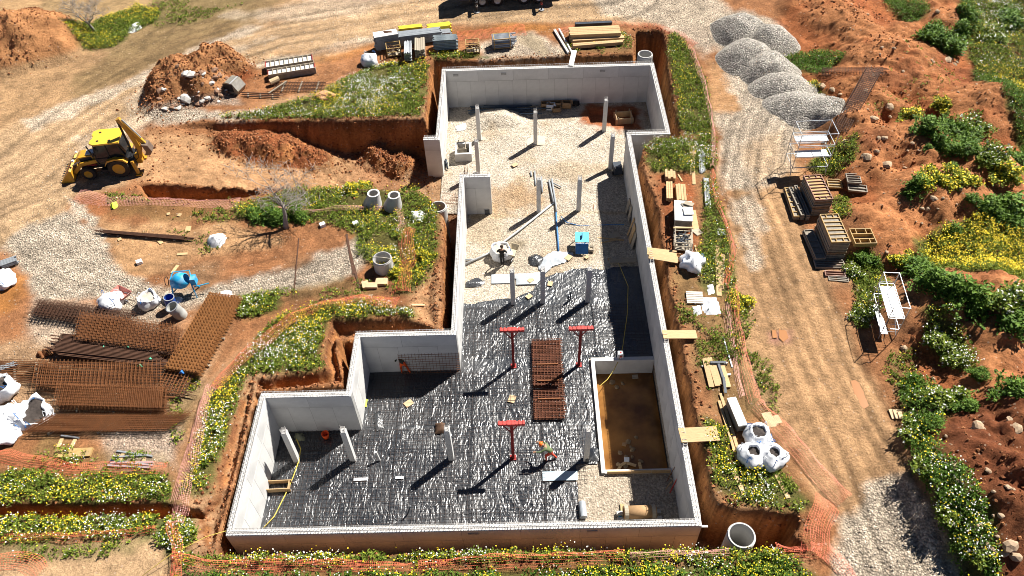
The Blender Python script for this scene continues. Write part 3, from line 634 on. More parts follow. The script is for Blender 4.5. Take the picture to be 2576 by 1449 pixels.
mr=n.new('ShaderNodeMapRange');mr.inputs['From Min'].default_value=.3;mr.inputs['From Max'].default_value=.7;mr.inputs['To Min'].default_value=.26;mr.inputs['To Max'].default_value=.46;l.new(ns.outputs['Fac'],mr.inputs['Value']);l.new(mr.outputs[0],b.inputs['Roughness'])
nd=n.new('ShaderNodeTexNoise');nd.inputs['Scale'].default_value=.35;nd.inputs['Detail'].default_value=6;nd.inputs['Roughness'].default_value=.7;l.new(tc.outputs['Object'],nd.inputs['Vector'])
rd=n.new('ShaderNodeMapRange');rd.inputs['From Min'].default_value=.45;rd.inputs['From Max'].default_value=.75;rd.inputs['To Max'].default_value=.7;l.new(nd.outputs['Fac'],rd.inputs['Value'])
mxd=n.new('ShaderNodeMix');mxd.data_type='RGBA';l.new(rd.outputs[0],mxd.inputs['Factor']);mxd.inputs['A'].default_value=(.020,.023,.028,1);mxd.inputs['B'].default_value=(.085,.082,.08,1);l.new(mxd.outputs['Result'],b.inputs['Base Color'])
floor_grid('polythene_membrane',-14.11,7.84,16.59,37.2,.055,mz,mp,mask=memmask,label='creased black polythene sheet covering the southern pit floor',category='plastic sheet')
# ------------------------------------------------------------------ inside the pit
M_wood=mat('timber_pale',(.46,.31,.16),.8,var=.3,scale=2,streak=(1.5,14,14),island=.2)
M_woodg=mat('timber_grey',(.34,.29,.22),.85,var=.3,scale=2,streak=(1.5,14,14),island=.25)
M_ply=mat('plywood_tan',(.50,.36,.21),.75,var=.2,scale=3)
M_wht=mat('white_woven_plastic',(.72,.73,.75),.6,var=.12,scale=4,bump=.4,bscale=8)
M_lgrey=mat('galvanised_steel',(.45,.47,.49),.4,metal=.55,var=.2,scale=5)
M_dgrey=mat('dark_grey_plastic',(.045,.055,.07),.45,var=.25,scale=4)
M_blk=mat('black_rubber',(.012,.012,.013),.7,var=.3,scale=6)
M_pvc=mat('grey_pvc_pipe',(.27,.29,.31),.45,var=.15,scale=3)
M_blue=mat('blue_paint',(.02,.14,.42),.5,var=.2,scale=5)
M_lblue=mat('light_blue_paint',(.10,.42,.60),.5,var=.2,scale=5)
M_redp=mat('red_painted_steel',(.28,.025,.022),.5,var=.25,scale=5)
M_redl=mat('red_painted_formwork_beam',(.50,.06,.05),.5,var=.25,scale=5)
M_card=mat('cardboard',(.36,.22,.11),.85,var=.2,scale=3)
M_yel=mat('hi_vis_yellow',(.62,.80,.06),.7,var=.15,scale=6)
M_orange=mat('safety_orange',(.85,.10,.015),.65,var=.12,scale=6)
M_hose=mat('yellow_hose',(.55,.42,.08),.6,var=.2,scale=4)
M_bluetape=mat('blue_wrapped_pipe',(.06,.20,.45),.5,var=.35,scale=9)
M_stone=mat('limestone_rock',(.36,.26,.17),.9,var=.3,scale=3,bump=.5,bscale=9)
M_rubble=mat('broken_concrete',(.45,.43,.40),.9,var=.25,scale=4,bump=.4,bscale=9)
FZ=PITZ-.02;MZ=PITZ+.05
def VP(x,y,z):p=PX(x,y,z);return Vector((p[0],p[1],z))
def column(x,y,label,h=3.08,s=.3):
    p=VP(x,y,PITZ);t=thing('concrete_column',label,'column',(p.x,p.y,PITZ-.04),group='concrete columns on the pit floor')
    mb=MB();mb.box((0,0,h*.42+.02),(s,s,h*.84));mb.box((0,0,h*.92+.02),(s-.008,s-.008,h*.16));mb.build('shaft',M_con,t)
    b=MB()
    for sx in(-1,1):
        for sy in(-1,1):b.beam((sx*s*.36,sy*s*.36,h-.05),(sx*s*.36+random.uniform(-.03,.03),sy*s*.36,h+random.uniform(.25,.42)),.022,.022)
    for k in range(3):
        z=h+.06+k*.09;q=s*.37
        for a,c in(((-q,-q),(q,-q)),((q,-q),(q,q)),((q,q),(-q,q)),((-q,q),(-q,-q))):b.beam((*a,z),(*c,z),.014,.014)
    b.build('starter_bars',M_bar,t,kind='stuff')
for x,y,lab in [(748,1160,'concrete column nearest the front left corner of the pit'),(889,1157,'second concrete column from the left in the front row'),
 (1136,1154,'concrete column in the middle of the front row, dark bundle beside its top'),(1474,1156,'concrete column beside the gravel corner with a shovel leaning on it'),
 (1291,763,'left column of the three at the torn edge of the black sheet'),(1365,761,'middle column of the three at the torn edge of the black sheet'),(1478,758,'right column of the three at the torn edge of the black sheet'),
 (1355,532,'concrete column with grey pipes standing round it'),(1455,532,'concrete column right of the long pipe junction'),
 (1206,352,'left of the three concrete columns nearest the back wall'),(1347,363,'concrete column on a pale footing slab near the back wall'),(1519,333,'right concrete column beside the red earth hole'),
 (1535,423,'concrete column beside the dark generator'),(1204,436,'concrete column at the ramp opening beside the formed inspection pit')]:
    column(x,y,lab)
# pale footing slabs
def slab(pts,z,t,name,label,mt,cat='slab'):
    P_=W(pts,z);cx=sum(p[0] for p in P_)/len(P_);cy=sum(p[1] for p in P_)/len(P_)
    if sum(P_[i][0]*P_[(i+1)%len(P_)][1]-P_[(i+1)%len(P_)][0]*P_[i][1] for i in range(len(P_)))<0:P_=P_[::-1]
    mb=MB();mb.prism([(p[0]-cx,p[1]-cy) for p in P_],-t,0);return mb.build(name,mt,None,(cx,cy,z),label=label,category=cat)
M_blind=concrete('blinding_concrete',(.50,.44,.35))
slab([(1320,338),(1372,342),(1370,364),(1326,366)],PITZ+.1,.25,'footing_slab','pale concrete footing slab round the column near the back wall',M_blind)
slab([(1205,326),(1228,328),(1226,352),(1204,352)],PITZ+.12,.25,'footing_slab','pale concrete footing slab round the left back column',M_blind)
slab([(1175,432),(1232,432),(1232,440),(1176,440)],PITZ+.1,.2,'footing_slab','pale concrete strip behind the short return wall',M_blind)
# formwork props with head beams
def prop(x,y,label):
    p=VP(x,y,PITZ);t=thing('formwork_prop',label,'prop',(p.x,p.y,PITZ+.02),group='red formwork props')
    mb=MB();mb.box((0,0,1.72),(.16,.16,3.4));mb.build('post',M_redp,t)
    mb=MB();mb.box((0,0,.03),(.34,.34,.05));mb.build('foot_plate',M_redp,t)
    mb=MB();mb.box((0,0,3.5),(1.42,.2,.16));mb.box((0,0,3.52),(.4,.26,.2))
    for k in range(7):mb.box((-.63+k*.21,0,3.595),(.09,.24,.05))
    mb.build('head_beam',M_redl,t)
    mb=MB()
    for s in(-1,1):mb.beam((0,.06*s,2.7),(s*.45,.06*s,3.42),.05,.05)
    mb.build('brace',M_redp,t)
prop(1292,922,'red formwork prop left of the rusty mat, near the middle of the black sheet');prop(1456,919,'red formwork prop right of the rusty mat, its shadow falling across it');prop(1291,1152,'red formwork prop in the front row near the crouching worker')
# tank
tk=thing('sunken_tank','sunken concrete tank holding shallow muddy water against the right wall','tank')
X0,X1,Y0,Y1=TK['x0'],XR,TK['y0'],TK['y1'];zt=PITZ+.16
mb=MB();mb.box((X0+.11,(Y0+Y1)/2,zt-.95),(.22,Y1-Y0,1.9));mb.build('tank_wall',M_con,tk)
mb=MB();mb.box(((X0+.22+X1)/2,Y1-.13,zt-.955),(X1-X0-.226,.26,1.9));mb.build('tank_wall',M_con,tk)
mb=MB();mb.box(((X0+.22+X1)/2,Y0+.12,zt-1.06),(X1-X0-.226,.24,1.9));mb.build('tank_wall',M_con,tk)
for a,bq,zz in((X0+.3,X0+1.6,.03),(X0+1.62,X0+2.7,.05),(X0+2.72,X1-.1,.035)):
    mb=MB();mb.box(((a+bq)/2,Y0+.02,zt-.08+zz),(bq-a,.05,.28));mb.build('edge_board',M_wood,tk)
mw,n,l,b=newmat('muddy_water');b.inputs['Base Color'].default_value=(.17,.072,.02,1);b.inputs['Roughness'].default_value=.12;b.inputs['Specular IOR Level'].default_value=.35
tc=n.new('ShaderNodeTexCoord');nz=n.new('ShaderNodeTexNoise');nz.inputs['Scale'].default_value=.7;nz.inputs['Detail'].default_value=5;l.new(tc.outputs['Object'],nz.inputs['Vector'])
cr=n.new('ShaderNodeValToRGB');cr.color_ramp.elements[0].color=(.12,.05,.014,1);cr.color_ramp.elements[1].color=(.32,.15,.04,1);cr.color_ramp.elements[0].position=.35;cr.color_ramp.elements[1].position=.65;l.new(nz.outputs['Fac'],cr.inputs[0]);l.new(cr.outputs[0],b.inputs['Base Color'])
mb=MB();mb.add([(X0+.2,Y0+.2,PITZ-1.2),(X1+.02,Y0+.2,PITZ-1.2),(X1+.02,Y1-.2,PITZ-1.2),(X0+.2,Y1-.2,PITZ-1.2)],[(0,1,2,3)]);mb.build('tank_water',mw,None,kind='structure')
TZ=PITZ-1.2
def rockmesh(name,r,seed,mt,sub=2,flat=.7):
    import bmesh
    bm=bmesh.new();bmesh.ops.create_icosphere(bm,subdivisions=sub,radius=r);rn=random.Random(seed);o=Vector((rn.random()*50,rn.random()*50,rn.random()*50))
    from mathutils import noise
    for v in bm.verts:
        k=1+.45*noise.noise(v.co/r*1.1+o)+.2*noise.noise(v.co/r*2.7+o);v.co*=k;v.co.z*=flat
    me=bpy.data.meshes.new(name);bm.to_mesh(me);bm.free();me.materials.append(mt);return me
ROCKS=[rockmesh('rock',.5,i,M_stone,2) for i in range(6)];RUB=[rockmesh('chunk',.5,40+i,M_rubble,1,.5) for i in range(5)]
def rock(x,y,size,label,z=None,mt=None,name='rock',group=None,meshes=ROCKS,sink=.3):
    p=G(x,y) if z is None else VP(x,y,z)
    o=link(name,random.choice(meshes),None,(p.x,p.y,p.z+size*(.35-sink)),(random.uniform(-.3,.3),random.uniform(-.3,.3),random.uniform(0,6)),label=label,category='rock' if name=='rock' else 'rubble',group=group)
    o.scale=(size*random.uniform(.85,1.25),size*random.uniform(.75,1.1),size*random.uniform(.7,1.));return o
TRUB=[rockmesh('lump',.5,60+i,mat('muddy_debris',(.27,.19,.11),.9,var=.4,scale=4),1,.45) for i in range(4)]
for x,y,s in [(1540,962,.45),(1552,974,.3),(1566,965,.3),(1580,1112,.3),(1587,1125,.25),(1600,1100,.28),(1592,1132,.35),(1560,1140,.3),(1574,1172,.35),(1555,1168,.3),(1612,1160,.3),(1590,1150,.25),(1575,1150,.3)]:
    rock(x,y,s,'pale lump of debris in the muddy tank',TZ,name='debris_lump',group='debris in the tank',meshes=TRUB)
def plank(a,b_,w_,t_,label,mt=None,z=None,name='plank',cat='plank',group=None,za=None,zb=None):
    """straight board between two image pixels"""
    if z is None and za is None:A=G(*a);B=G(*b_);
    else:A=VP(*a,z if za is None else za);B=VP(*b_,z if zb is None else zb)
    A.z+=t_/2;B.z+=t_/2;c=(A+B)/2;mb=MB();mb.beam(A-c,B-c,w_,t_)
    return mb.build(name,mt or M_wood,None,c,label=label,category=cat,group=group)
for a,c,lab in [((1545,1195),(1562,1172),'loose plank propped in the tank corner'),((1560,1172),(1575,1163),'short plank lying in the tank debris'),((1608,1164),(1613,1184),'plank standing at the front of the tank'),((1577,1165),(1600,1172),'wood offcut bridging the tank debris')]:
    plank(a,c,.16,.05,lab,z=TZ+.1)
slab([(1570,1150),(1583,1150),(1583,1161),(1570,1161)],TZ+.2,.05,'tile','white square tile lying on the tank debris',M_wht,'tile')
slab([(1590,943),(1604,942),(1606,951),(1591,952)],TZ+.08,.06,'board','grey board offcut floating at the back of the tank',M_woodg,'board')
slab([(1566,1113),(1578,1113),(1574,1122),(1564,1120)],TZ+.15,.06,'board','torn cardboard piece in the muddy tank',M_card,'cardboard')
# ---- reinforcement on the membrane
M_thin=mat('thin_dark_bar',(.05,.033,.028),.6,var=.3)
def mesh_sheet(x0,x1,y0,y1,z,label,sp=.25,mt=M_thin,th=.013,group='mesh sheets on the black plastic'):
    mb=MB();cx,cy=(x0+x1)/2,(y0+y1)/2
    k=int((x1-x0)/sp)
    for i in range(k+1):
        x=x0+i*sp-cx;mb.beam((x,y0-cy,0),(x,y1-cy,0),th,th)
    k=int((y1-y0)/sp)
    for i in range(k+1):
        y=y0+i*sp-cy;mb.beam((x0-cx,y,.012),(x1-cx,y,.012),th,th)
    return mb.build('steel_mesh_sheet',mt,None,(cx,cy,z),label=label,category='steel mesh',group=group)
k=0
for i,x in enumerate(np.arange(-13.8,3.2,4.9)):
    for j,y in enumerate((16.8,20.5)):
        x1=min(x+4.95,3.3 if y>20 else 2.9);mesh_sheet(x,x1,y,y+3.6,PITZ+.1+.02*((i+j)%2),'thin steel mesh sheet on the black plastic, %s from the left, %s row'%(['first','second','third','fourth'][i],['front','second'][j]))
for i,x in enumerate((-9.2,-4.4,.3)):mesh_sheet(x,min(x+4.85,3.7),24.3,28.0,PITZ+.1+.02*(i%2),['thin steel mesh sheet in the shade of the middle bay','thin steel mesh sheet left of the upper red props','thin steel mesh sheet under the rusty rebar mat'][i])
for i,x in enumerate((-3.7,1.2)):mesh_sheet(x,x+4.9 if i==0 else 7.6,29,33.2,PITZ+.1+.02*(i%2),'thin steel mesh sheet over the black plastic beside the left long wall' if i==0 else 'thin steel mesh sheet in the shade of the right wall',group=None)
# thick rusty mat
A=VP(1340,863,PITZ);B=VP(1420,1057,PITZ);t=thing('rebar_mat','double layered rusty rebar mat lying on the black plastic','rebar mat',((A.x+B.x)/2,(A.y+B.y)/2,PITZ+.12))
dx,dy=(B.x-A.x)/2-.02,(A.y-B.y)/2
M_mat=mat('dark_red_rust',(.13,.045,.022),.8,var=.4,scale=5)
for z in(0,.1,.2):
    mb=MB()
    for i in range(9):
        x=-dx+2*dx*i/8;mb.beam((x,-dy,z),(x,dy,z),.034,.034)
    mb.build('long_bars',M_mat,t,kind='stuff');mb=MB()
    for i in range(44):
        y=-dy+2*dy*i/43+random.uniform(-.03,.03);mb.beam((-dx-.1,y,z+.03),(dx+random.uniform(0,.2),y,z+.03),.028,.028)
    mb.build('cross_bars',M_mat,t,kind='stuff')
for z,y in((.27,.9),(.27,-.3),(.27,-1.6)):
    mb=MB();mb.box((0,y,z),(2*dx*.8,.06,.05));mb.build('spacer_bar',M_rust,t)
# mesh standing against the middle bay wall
o=mesh_sheet(0,3.6,0,1.7,0,'steel mesh sheet leaning on the middle bay wall beside the worker',.2,M_rust,.016,None);o.location=(*PX(1082,905,PITZ+.8),PITZ+.95);o.location.y=28.05;o.rotation_euler=(R(84),0,0)
# ---- pipes
def pipe(pts,r,label,mt=None,name='pipe',z=FZ,n=8,group=None,zs=None):
    P_=[VP(x,y,z) for x,y in pts]
    if zs:
        P_=[VP(x,y,q) for (x,y),q in zip(pts,zs)]
    c=P_[0].copy();mb=MB();mb.tube([p-c+Vector((0,0,r)) for p in P_],r,n);o=mb.build(name,mt or M_pvc,None,c,smooth=True,label=label,category='pipe' if 'pipe' in name else name.split('_')[-1],group=group);return o
pipe([(1168,667),(1228,640),(1310,578),(1386,517)],.075,'long grey drain pipe running diagonally over the gravel floor',mat('pale_pvc',(.42,.43,.43),.4,var=.1),z=PITZ+.05)
pipe([(1388,452),(1398,515),(1400,535)],.07,'upright looking grey pipe joining the diagonal drain',z=PITZ+.05)
pipe([(1381,455),(1392,510)],.07,'second grey pipe beside the drain junction',z=PITZ+.05)
pipe([(1392,462),(1412,472)],.05,'short grey branch pipe beside the drain junction',z=PITZ+.05)
pipe([(1370,527),(1394,512)],.05,'short dark pipe end at the drain junction',M_dgrey,z=PITZ+.05)
pipe([(1399,537),(1400,560),(1403,595),(1405,632)],.06,'straight blue wrapped pipe running towards the plastic sheet',M_bluetape,z=PITZ+.03)
pipe([(1412,546),(1425,560),(1455,568),(1490,568),(1530,566),(1570,566)],.03,'curved blue hose crossing into the right wall shade',M_bluetape,'hose',z=PITZ+.12)
for x,y0,y1 in((1345,432,468),(1335,433,445),(1362,446,485)):pipe([(x,y0),(x+2,y1)],.06,'short grey pipe lying by the pipe column, at image position %d'%x if 0 else {1345:'grey pipe lying left of the pipe column',1335:'shortest grey pipe lying left of the pipe column',1362:'grey pipe lying right of the pipe column'}[x],z=PITZ+.05)
pipe([(1493,492),(1492,530)],.04,'thin rusty post standing between column and right wall',M_rust,'post',z=PITZ+.05,zs=None)
pipe([(1166,625),(1166,665)],.06,'grey pipe along the left long wall',z=PITZ+.05)
pipe([(1166,655),(1200,654)],.06,'grey pipe elbow branch by the left long wall',z=PITZ+.05)
for i in range(11):
    yy=268+i*2.3+random.uniform(-.6,.6);x0=1172+random.uniform(0,30)+(40 if i%3==0 else 0);pipe([(x0,yy),(x0+120+random.uniform(-10,40),yy-1)],.06,'long dark pipe lying in the stack below the back wall',mat('blue_grey_pipe',(.06,.085,.12),.4,var=.2),z=PITZ+.05+.1*(i%2),group='dark pipes below the back wall')
# ---- boxes
def crate(x,y,s,label,mt,z=FZ,rz=0,name='cardboard_box',cat='box',open_=True,group=None):
    p=VP(x,y,z);t=thing(name,label,cat,p,(0,0,rz),group);a,b_,c=s;k=.02
    mb=MB();mb.box((0,0,k),(a,b_,k*2));mb.build('base',mt,t)
    for sx,sy,dx_,dy_ in((0,1,a,k),(0,-1,a,k),(1,0,k,b_-2*k),(-1,0,k,b_-2*k)):
        mb=MB();mb.box((sx*(a-k)/2,sy*(b_-k)/2,c/2),(dx_,dy_,c));mb.build('side',mt,t)
    if open_:
        mb=MB();mb.box((0,-b_/2-.1,c+.02),(a*.95,.2,.012),rx=.5);mb.build('flap',mt,t)
        mb=MB();mb.box((a/2+.1,0,c-.02),(.2,b_*.9,.012),ry=.5);mb.build('flap',mt,t)
    return t
for x,y,s,lab,mt in [(1371,271,(.6,.5,.5),'white and brown carton, leftmost by the back wall',M_card),(1384,274,(.6,.5,.5),'pale open carton second from the left by the back wall',M_wht),(1398,268,(.9,.5,.45),'long brown carton in the middle of the back wall row',M_card),(1399,279,(.65,.45,.35),'small brown carton in front of the back wall row',M_card),(1425,269,(.7,.55,.5),'brown and white carton at the right end of the row',M_card)]:crate(x,y,s,lab,mt,rz=random.uniform(-.15,.15))
p=VP(1441,268,FZ);mb=MB();mb.tube([(0,0,.1),(.15,.05,.3),(.4,.05,.28),(.5,0,.12)],[.1,.22,.24,.1],8);mb.build('rubbish_sack',M_blk,None,p,smooth=True,label='black rubbish sack at the right end of the carton row',category='sack')
# footing formwork and inspection pit forms
def formbox(x,y,s,label,mt,z,rz=0,th=.05,posts=True,name='formwork_box'):
    p=VP(x,y,z);t=thing(name,label,'formwork',p,(0,0,rz));a,b_,c=s
    for sx,sy,dx_,dy_ in((0,1,a+.2,th),(0,-1,a+.2,th),(1,0,th,b_-th),(-1,0,th,b_-th)):
        mb=MB();mb.box((sx*a/2,sy*b_/2,c/2),(dx_,dy_,c));mb.build('board',mt,t)
    if posts:
        for sx in(-1,1):
            for sy in(-1,1):
                mb=MB();mb.box((sx*(a/2-.1),sy*(b_/2+.06),c/2+.08),(.07,.06,c+.16));mb.build('stake',M_woodg,t)
    return t
formbox(1568,303,(1.3,1.0,.55),'plywood footing formwork standing in the red earth hole',M_ply,PITZ-.4,.08)
formbox(1167,392,(1.1,1.3,.75),'formed inspection pit beside the ramp opening',M_con,FZ,.03,.16,False)
formbox(1163,390,(.62,.9,.95),'inner timber form inside the inspection pit',M_woodg,FZ-.2,.03,.04,True,'inner_form')
p=VP(1122,418,FZ);mb=MB()
for i in range(5):mb.tube([(random.uniform(-.3,.3),random.uniform(-.4,.4),.1+.08*i),(random.uniform(-.3,.3),random.uniform(-.4,.4),.12+.08*i),(random.uniform(-.3,.3),random.uniform(-.5,.5),.1)],.07,6)
mb.build('pipe_fittings',M_dgrey,None,p,smooth=True,label='heap of dark pipe fittings inside the ramp opening',category='pipe fittings')
crate(1226,535,(.45,.4,.45),'dark bucket box at the foot of the short return wall',M_dgrey,FZ,.4,'tool_box','box',False)
# generator
p=VP(1552,434,FZ);t=thing('generator','dark generator with handle standing beside the right wall','generator',p,.1)
mb=MB();mb.box((0,0,.42),(.62,.85,.6));mb.box((0,-.3,.75),(.5,.2,.08));mb.build('housing',M_dgrey,t)
mb=MB();mb.tube([(-.25,-.4,.7),(-.25,-.4,.95),(.25,-.4,.95),(.25,-.4,.7)],.025,6);mb.build('handle',M_lgrey,t)
for s in(-1,1):
    mb=MB();mb.cyl((s*.34,-.25,.14),(s*.4,-.25,.14),.15,n=12);mb.build('wheel',M_blk,t)
mb=MB();mb.cyl((.1,.45,.4),(.1,.52,.4),.09,n=10);mb.build('exhaust',M_lgrey,t)
# site table saw
p=VP(1463,628,FZ);t=thing('table_saw','site table saw with light blue top and dark blue guard panel','saw',p,(0,0,-.06))
mb=MB();mb.box((0,.35,.86),(.95,1.0,.04));mb.build('table_top',M_lblue,t)
mb=MB();mb.add([(-.45,-.25,.8),(.45,-.25,.8),(.42,-.55,.12),(-.42,-.55,.12),(-.45,-.21,.8),(.45,-.21,.8),(.42,-.5,.12),(-.42,-.5,.12)],[(0,3,2,1),(4,5,6,7),(0,1,5,4),(1,2,6,5),(2,3,7,6),(3,0,4,7)]);mb.build('guard_panel',M_blue,t)
for sx in(-1,1):
    for y_ in(-.15,.8):
        mb=MB();mb.beam((sx*.4,y_,.84),(sx*.46,y_+(.05 if y_>0 else -.05),0),.05,.05);mb.build('leg',M_lgrey,t)
mb=MB();mb.cyl((-.01,.35,.86),(.01,.35,.86),.17,n=16);mb.build('blade',M_lgrey,t)
mb=MB();mb.box((0,.36,1.02),(.05,.42,.1));mb.build('blade_guard',M_blk,t)
mb=MB();mb.tube([(.55,-.2,.15),(.8,-.25,.2),(.85,0,.3),(.6,.1,.2)],.1,6);mb.build('motor',M_woodg,t)
# boards along the right wall
for (x,y,h,w_,lab) in [(1574,535,1.1,.5,'uppermost board leaning on the right wall'),(1580,555,1.3,.45,'second board leaning on the right wall'),(1578,592,1.5,.25,'narrow batten leaning on the right wall'),(1583,607,1.4,.6,'wide pale board leaning on the right wall'),(1588,622,1.2,.5,'lowest board leaning on the right wall')]:
    p=VP(x,y,FZ);a=math.asin(min(.95,(XR-.05-p.x)/1.7)) if p.x<XR-.1 else .2
    mb=MB();mb.beam((0,0,0),(max(.15,XR-.06-p.x),.1,h),.05,w_,up=(0,1,0));mb.build('leaning_board',M_woodg if h<1.4 else M_wood,None,p,label=lab,category='board')
plank((1533,657),(1600,655),.42,.05,'grey plank spanning the shade by the right wall',M_woodg,z=MZ+.15)
plank((1493,597),(1570,605),.12,.05,'long batten lying at the edge of the right wall shade',z=FZ);plank((1512,612),(1548,604),.12,.04,'short batten lying in the right wall shade',z=FZ)
slab([(1532,588),(1556,583),(1560,596),(1537,599)],FZ+.06,.06,'board','grey board lying in the right wall shade',M_woodg,'board')
for x,y,q,lab in [(1430,648,.5,'small pale board at the top edge of the black sheet'),(1331,746,.4,'pale square offcut between the left two columns of three'),(1028,1015,.5,'pale plywood offcut on the black sheet by the middle bay'),(1288,1004,.5,'plywood offcut left of the rusty mat'),(1295,415,.45,'plywood offcut on the gravel floor, alone'),(1335,705,.4,'white offcut on the pale sheet left of the middle column'),(1384,714,.4,'white offcut right of the middle column'),(1476,647,.3,'short offcut at the sheet edge near the saw')]:
    p=VP(x,y,FZ+.1);mb=MB();mb.box((0,0,.02),(q,q*.8,.03),rz=random.uniform(0,1.5));mb.build('plywood_offcut',M_ply,None,p,label=lab,category='offcut')
plank((775,1076),(818,1074),.12,.1,'pale batten at the foot of the left bay wall',z=MZ);plank((1530,652),(1537,652),.1,.1,'small block by the shade edge',z=MZ,name='wood_block',cat='block')
plank((1365,1198),(1453,1196),.55,.004,'strip of pale blue film on the black sheet',mat('pale_blue_film',(.42,.52,.58),.35,var=.2,scale=3),z=MZ+.08,name='film_strip',cat='film')
plank((890,1206),(925,1204),.2,.02,'white strip lying on the black sheet, front left',M_wht,z=MZ+.05,name='strip',cat='strip');plank((995,1202),(1016,1201),.15,.02,'small white strip on the black sheet near the front',M_wht,z=MZ+.05,name='strip',cat='strip')
# crumpled loose sheeting at the torn edge
def crumple(pts,z,h,seed,label,mt,res=.09,name='loose_sheeting',cat='plastic sheet',group=None,gz=False):
    P_=W(pts,z);xs=[p[0] for p in P_];ys=[p[1] for p in P_]
    xx=np.arange(min(xs),max(xs)+res,res);yy=np.arange(min(ys),max(ys)+res,res);A,B=np.meshgrid(xx,yy)
    d=sdist(A,B,P_)+.15*fbm(A,B,1.5,3,seed);base=(tfast(A,B) if gz else z)
    Zz=base+.01+h*np.clip(d/.5,0,1)**.6*(1-np.abs(fbm(A,B,1.6,3,seed+3)))*(.6+.8*vn(A*1.3,B*1.3,seed+5))
    i=np.arange(A.size).reshape(A.shape);q=np.stack([i[:-1,:-1],i[:-1,1:],i[1:,1:],i[1:,:-1]],-1).reshape(-1,4);mk=(d>0).ravel();q=q[mk[q].any(1)]
    cx,cy=A.mean(),B.mean();zc=float(Zz.min())
    return link(name,npmesh(name,np.stack([A-cx,B-cy,Zz-zc],-1).reshape(-1,3),q,mt,smooth=True),None,(cx,cy,zc),label=label,category=cat,group=group)
M_film=mat('pale_grey_film',(.40,.43,.46),.3,var=.25,scale=2)
crumple([(1395,632),(1440,640),(1420,660),(1385,672),(1370,690),(1355,676),(1365,650)],PITZ+.03,.18,301,'loose pale grey film folded at the torn sheet edge',M_film)
crumple([(1240,692),(1290,690),(1290,712),(1236,712)],PITZ+.03,.12,302,'loose pale film left of the first column of three',M_film)
crumple([(1295,690),(1360,686),(1356,712),(1300,716)],PITZ+.04,.12,303,'loose pale film between the columns of three',M_film)
crumple([(1330,648),(1350,640),(1366,652),(1356,668),(1336,662)],PITZ+.03,.35,304,'crumpled dark plastic heap in front of the torn sheet edge',mp)
crumple([(1172,712),(1200,700),(1225,708),(1210,718),(1175,722)],PITZ+.03,.3,305,'crumpled black plastic by the left long wall',mp)
crumple([(1486,1128),(1508,1128),(1508,1160),(1484,1160)],PITZ+.03,.25,306,'bunched black plastic beside the tank corner',mp)
crumple([(942,1040),(958,1036),(962,1075),(946,1085)],PITZ+.05,.3,307,'twisted dark rag on the black sheet, middle left',mp)
M_hay=mat('dark_brown_bundle',(.09,.05,.03),.9,var=.4,scale=6)
crumple([(1096,1068),(1116,1066),(1118,1088),(1098,1092)],PITZ+.08,.75,308,'dark brown bundle behind the middle front column',M_hay)
crumple([(742,1094),(762,1090),(764,1106),(744,1110)],PITZ+.05,.5,309,'grey green bag in the shade of the left bay',mat('grey_green_bag',(.2,.2,.13),.8,var=.3))
crumple([(902,1003),(922,1006),(920,1024),(906,1018)],PITZ+.06,.2,310,'yellow high visibility vest lying by the middle bay wall',M_yel,.06,'safety_vest','vest')
p=VP(821,1100,MZ);mb=MB();mb.lathe([(.0,.02),(.17,.0),(.22,.4),(.2,.4),(.155,.04),(0,.05)],14);mb.build('bucket',M_orange,None,p,smooth=True,label='orange bucket in the shade of the left bay',category='bucket')
# hose over the front left, cord on the right
pipe([(746,1105),(757,1130),(752,1160),(738,1200),(718,1245),(690,1300),(662,1330)],.03,'yellow hose running over the black sheet to the front wall',M_hose,'hose',z=MZ+.1,zs=[MZ+.4,MZ+.2,MZ+.12,MZ+.1,MZ+.1,MZ+.1,MZ+.1])
pipe([(1555,660),(1580,720),(1578,790),(1567,870),(1562,895),(1545,930),(1528,955),(1508,972)],.02,'thin yellow cord trailing down to the white canister and the tank',M_hose,'cord',z=MZ+.1,zs=[MZ+.1,MZ+.1,MZ+.1,MZ+.1,PITZ+.3,PITZ-.4,PITZ-.3,PITZ+.2])
p=VP(1560,897,PITZ+.16);t=thing('canister','white plastic canister with red label on the tank wall','canister',p)
mb=MB();mb.box((0,0,.2),(.36,.3,.4),taper=.9);mb.build('body',M_wht,t);mb=MB();mb.cyl((0,0,.38),(0,0,.46),.05,n=8);mb.build('cap',M_redl,t);mb=MB();mb.box((.02,-.152,.2),(.16,.02,.18));mb.build('label_patch',M_redl,t)
# front right gravel corner
p=VP(1463,1268,FZ);q=VP(1468,1306,FZ);mb=MB();mb.cyl((0,0,.2),(q.x-p.x,q.y-p.y,.2),.2,n=16);mb.build('film_roll',mat('grey_film_roll',(.30,.33,.36),.35,var=.15),None,p,smooth=False,label='roll of grey film standing at the edge of the black sheet',category='roll')
p=VP(1607,1300,FZ);t=thing('column_form_drum','brown cardboard column form drum lying on concrete blocks','drum',p,.02)
mb=MB();mb.lathe([(.3,-.85),(.34,-.85),(.34,.85),(.3,.85),(.3,-.85)],18,(0,0,.55),'x');mb.build('drum_shell',M_card,t,smooth=True)
for s in(-1,1):
    mb=MB();mb.lathe([(.345,-.1),(.36,-.1),(.36,.1),(.345,.1)],18,(s*.7,0,.55),'x',True);mb.build('band',M_woodg,t)
for s in(-1,1):
    for d in(-.18,.18):
        mb=MB();mb.box((s*.95,d,.1),(.4,.2,.2));mb.build('support_block',M_rubble,t)
plank((1561,1286),(1564,1306),.3,.05,'light blue board standing by the drum',M_lblue,z=FZ,name='board',cat='board')
slab([(1560,1266),(1572,1270),(1578,1300),(1568,1306),(1562,1290)],FZ+.12,.15,'sand_patch','small heap of yellow sand beside the drum',mat('yellow_sand',(.42,.33,.17),.95,var=.2),'sand')
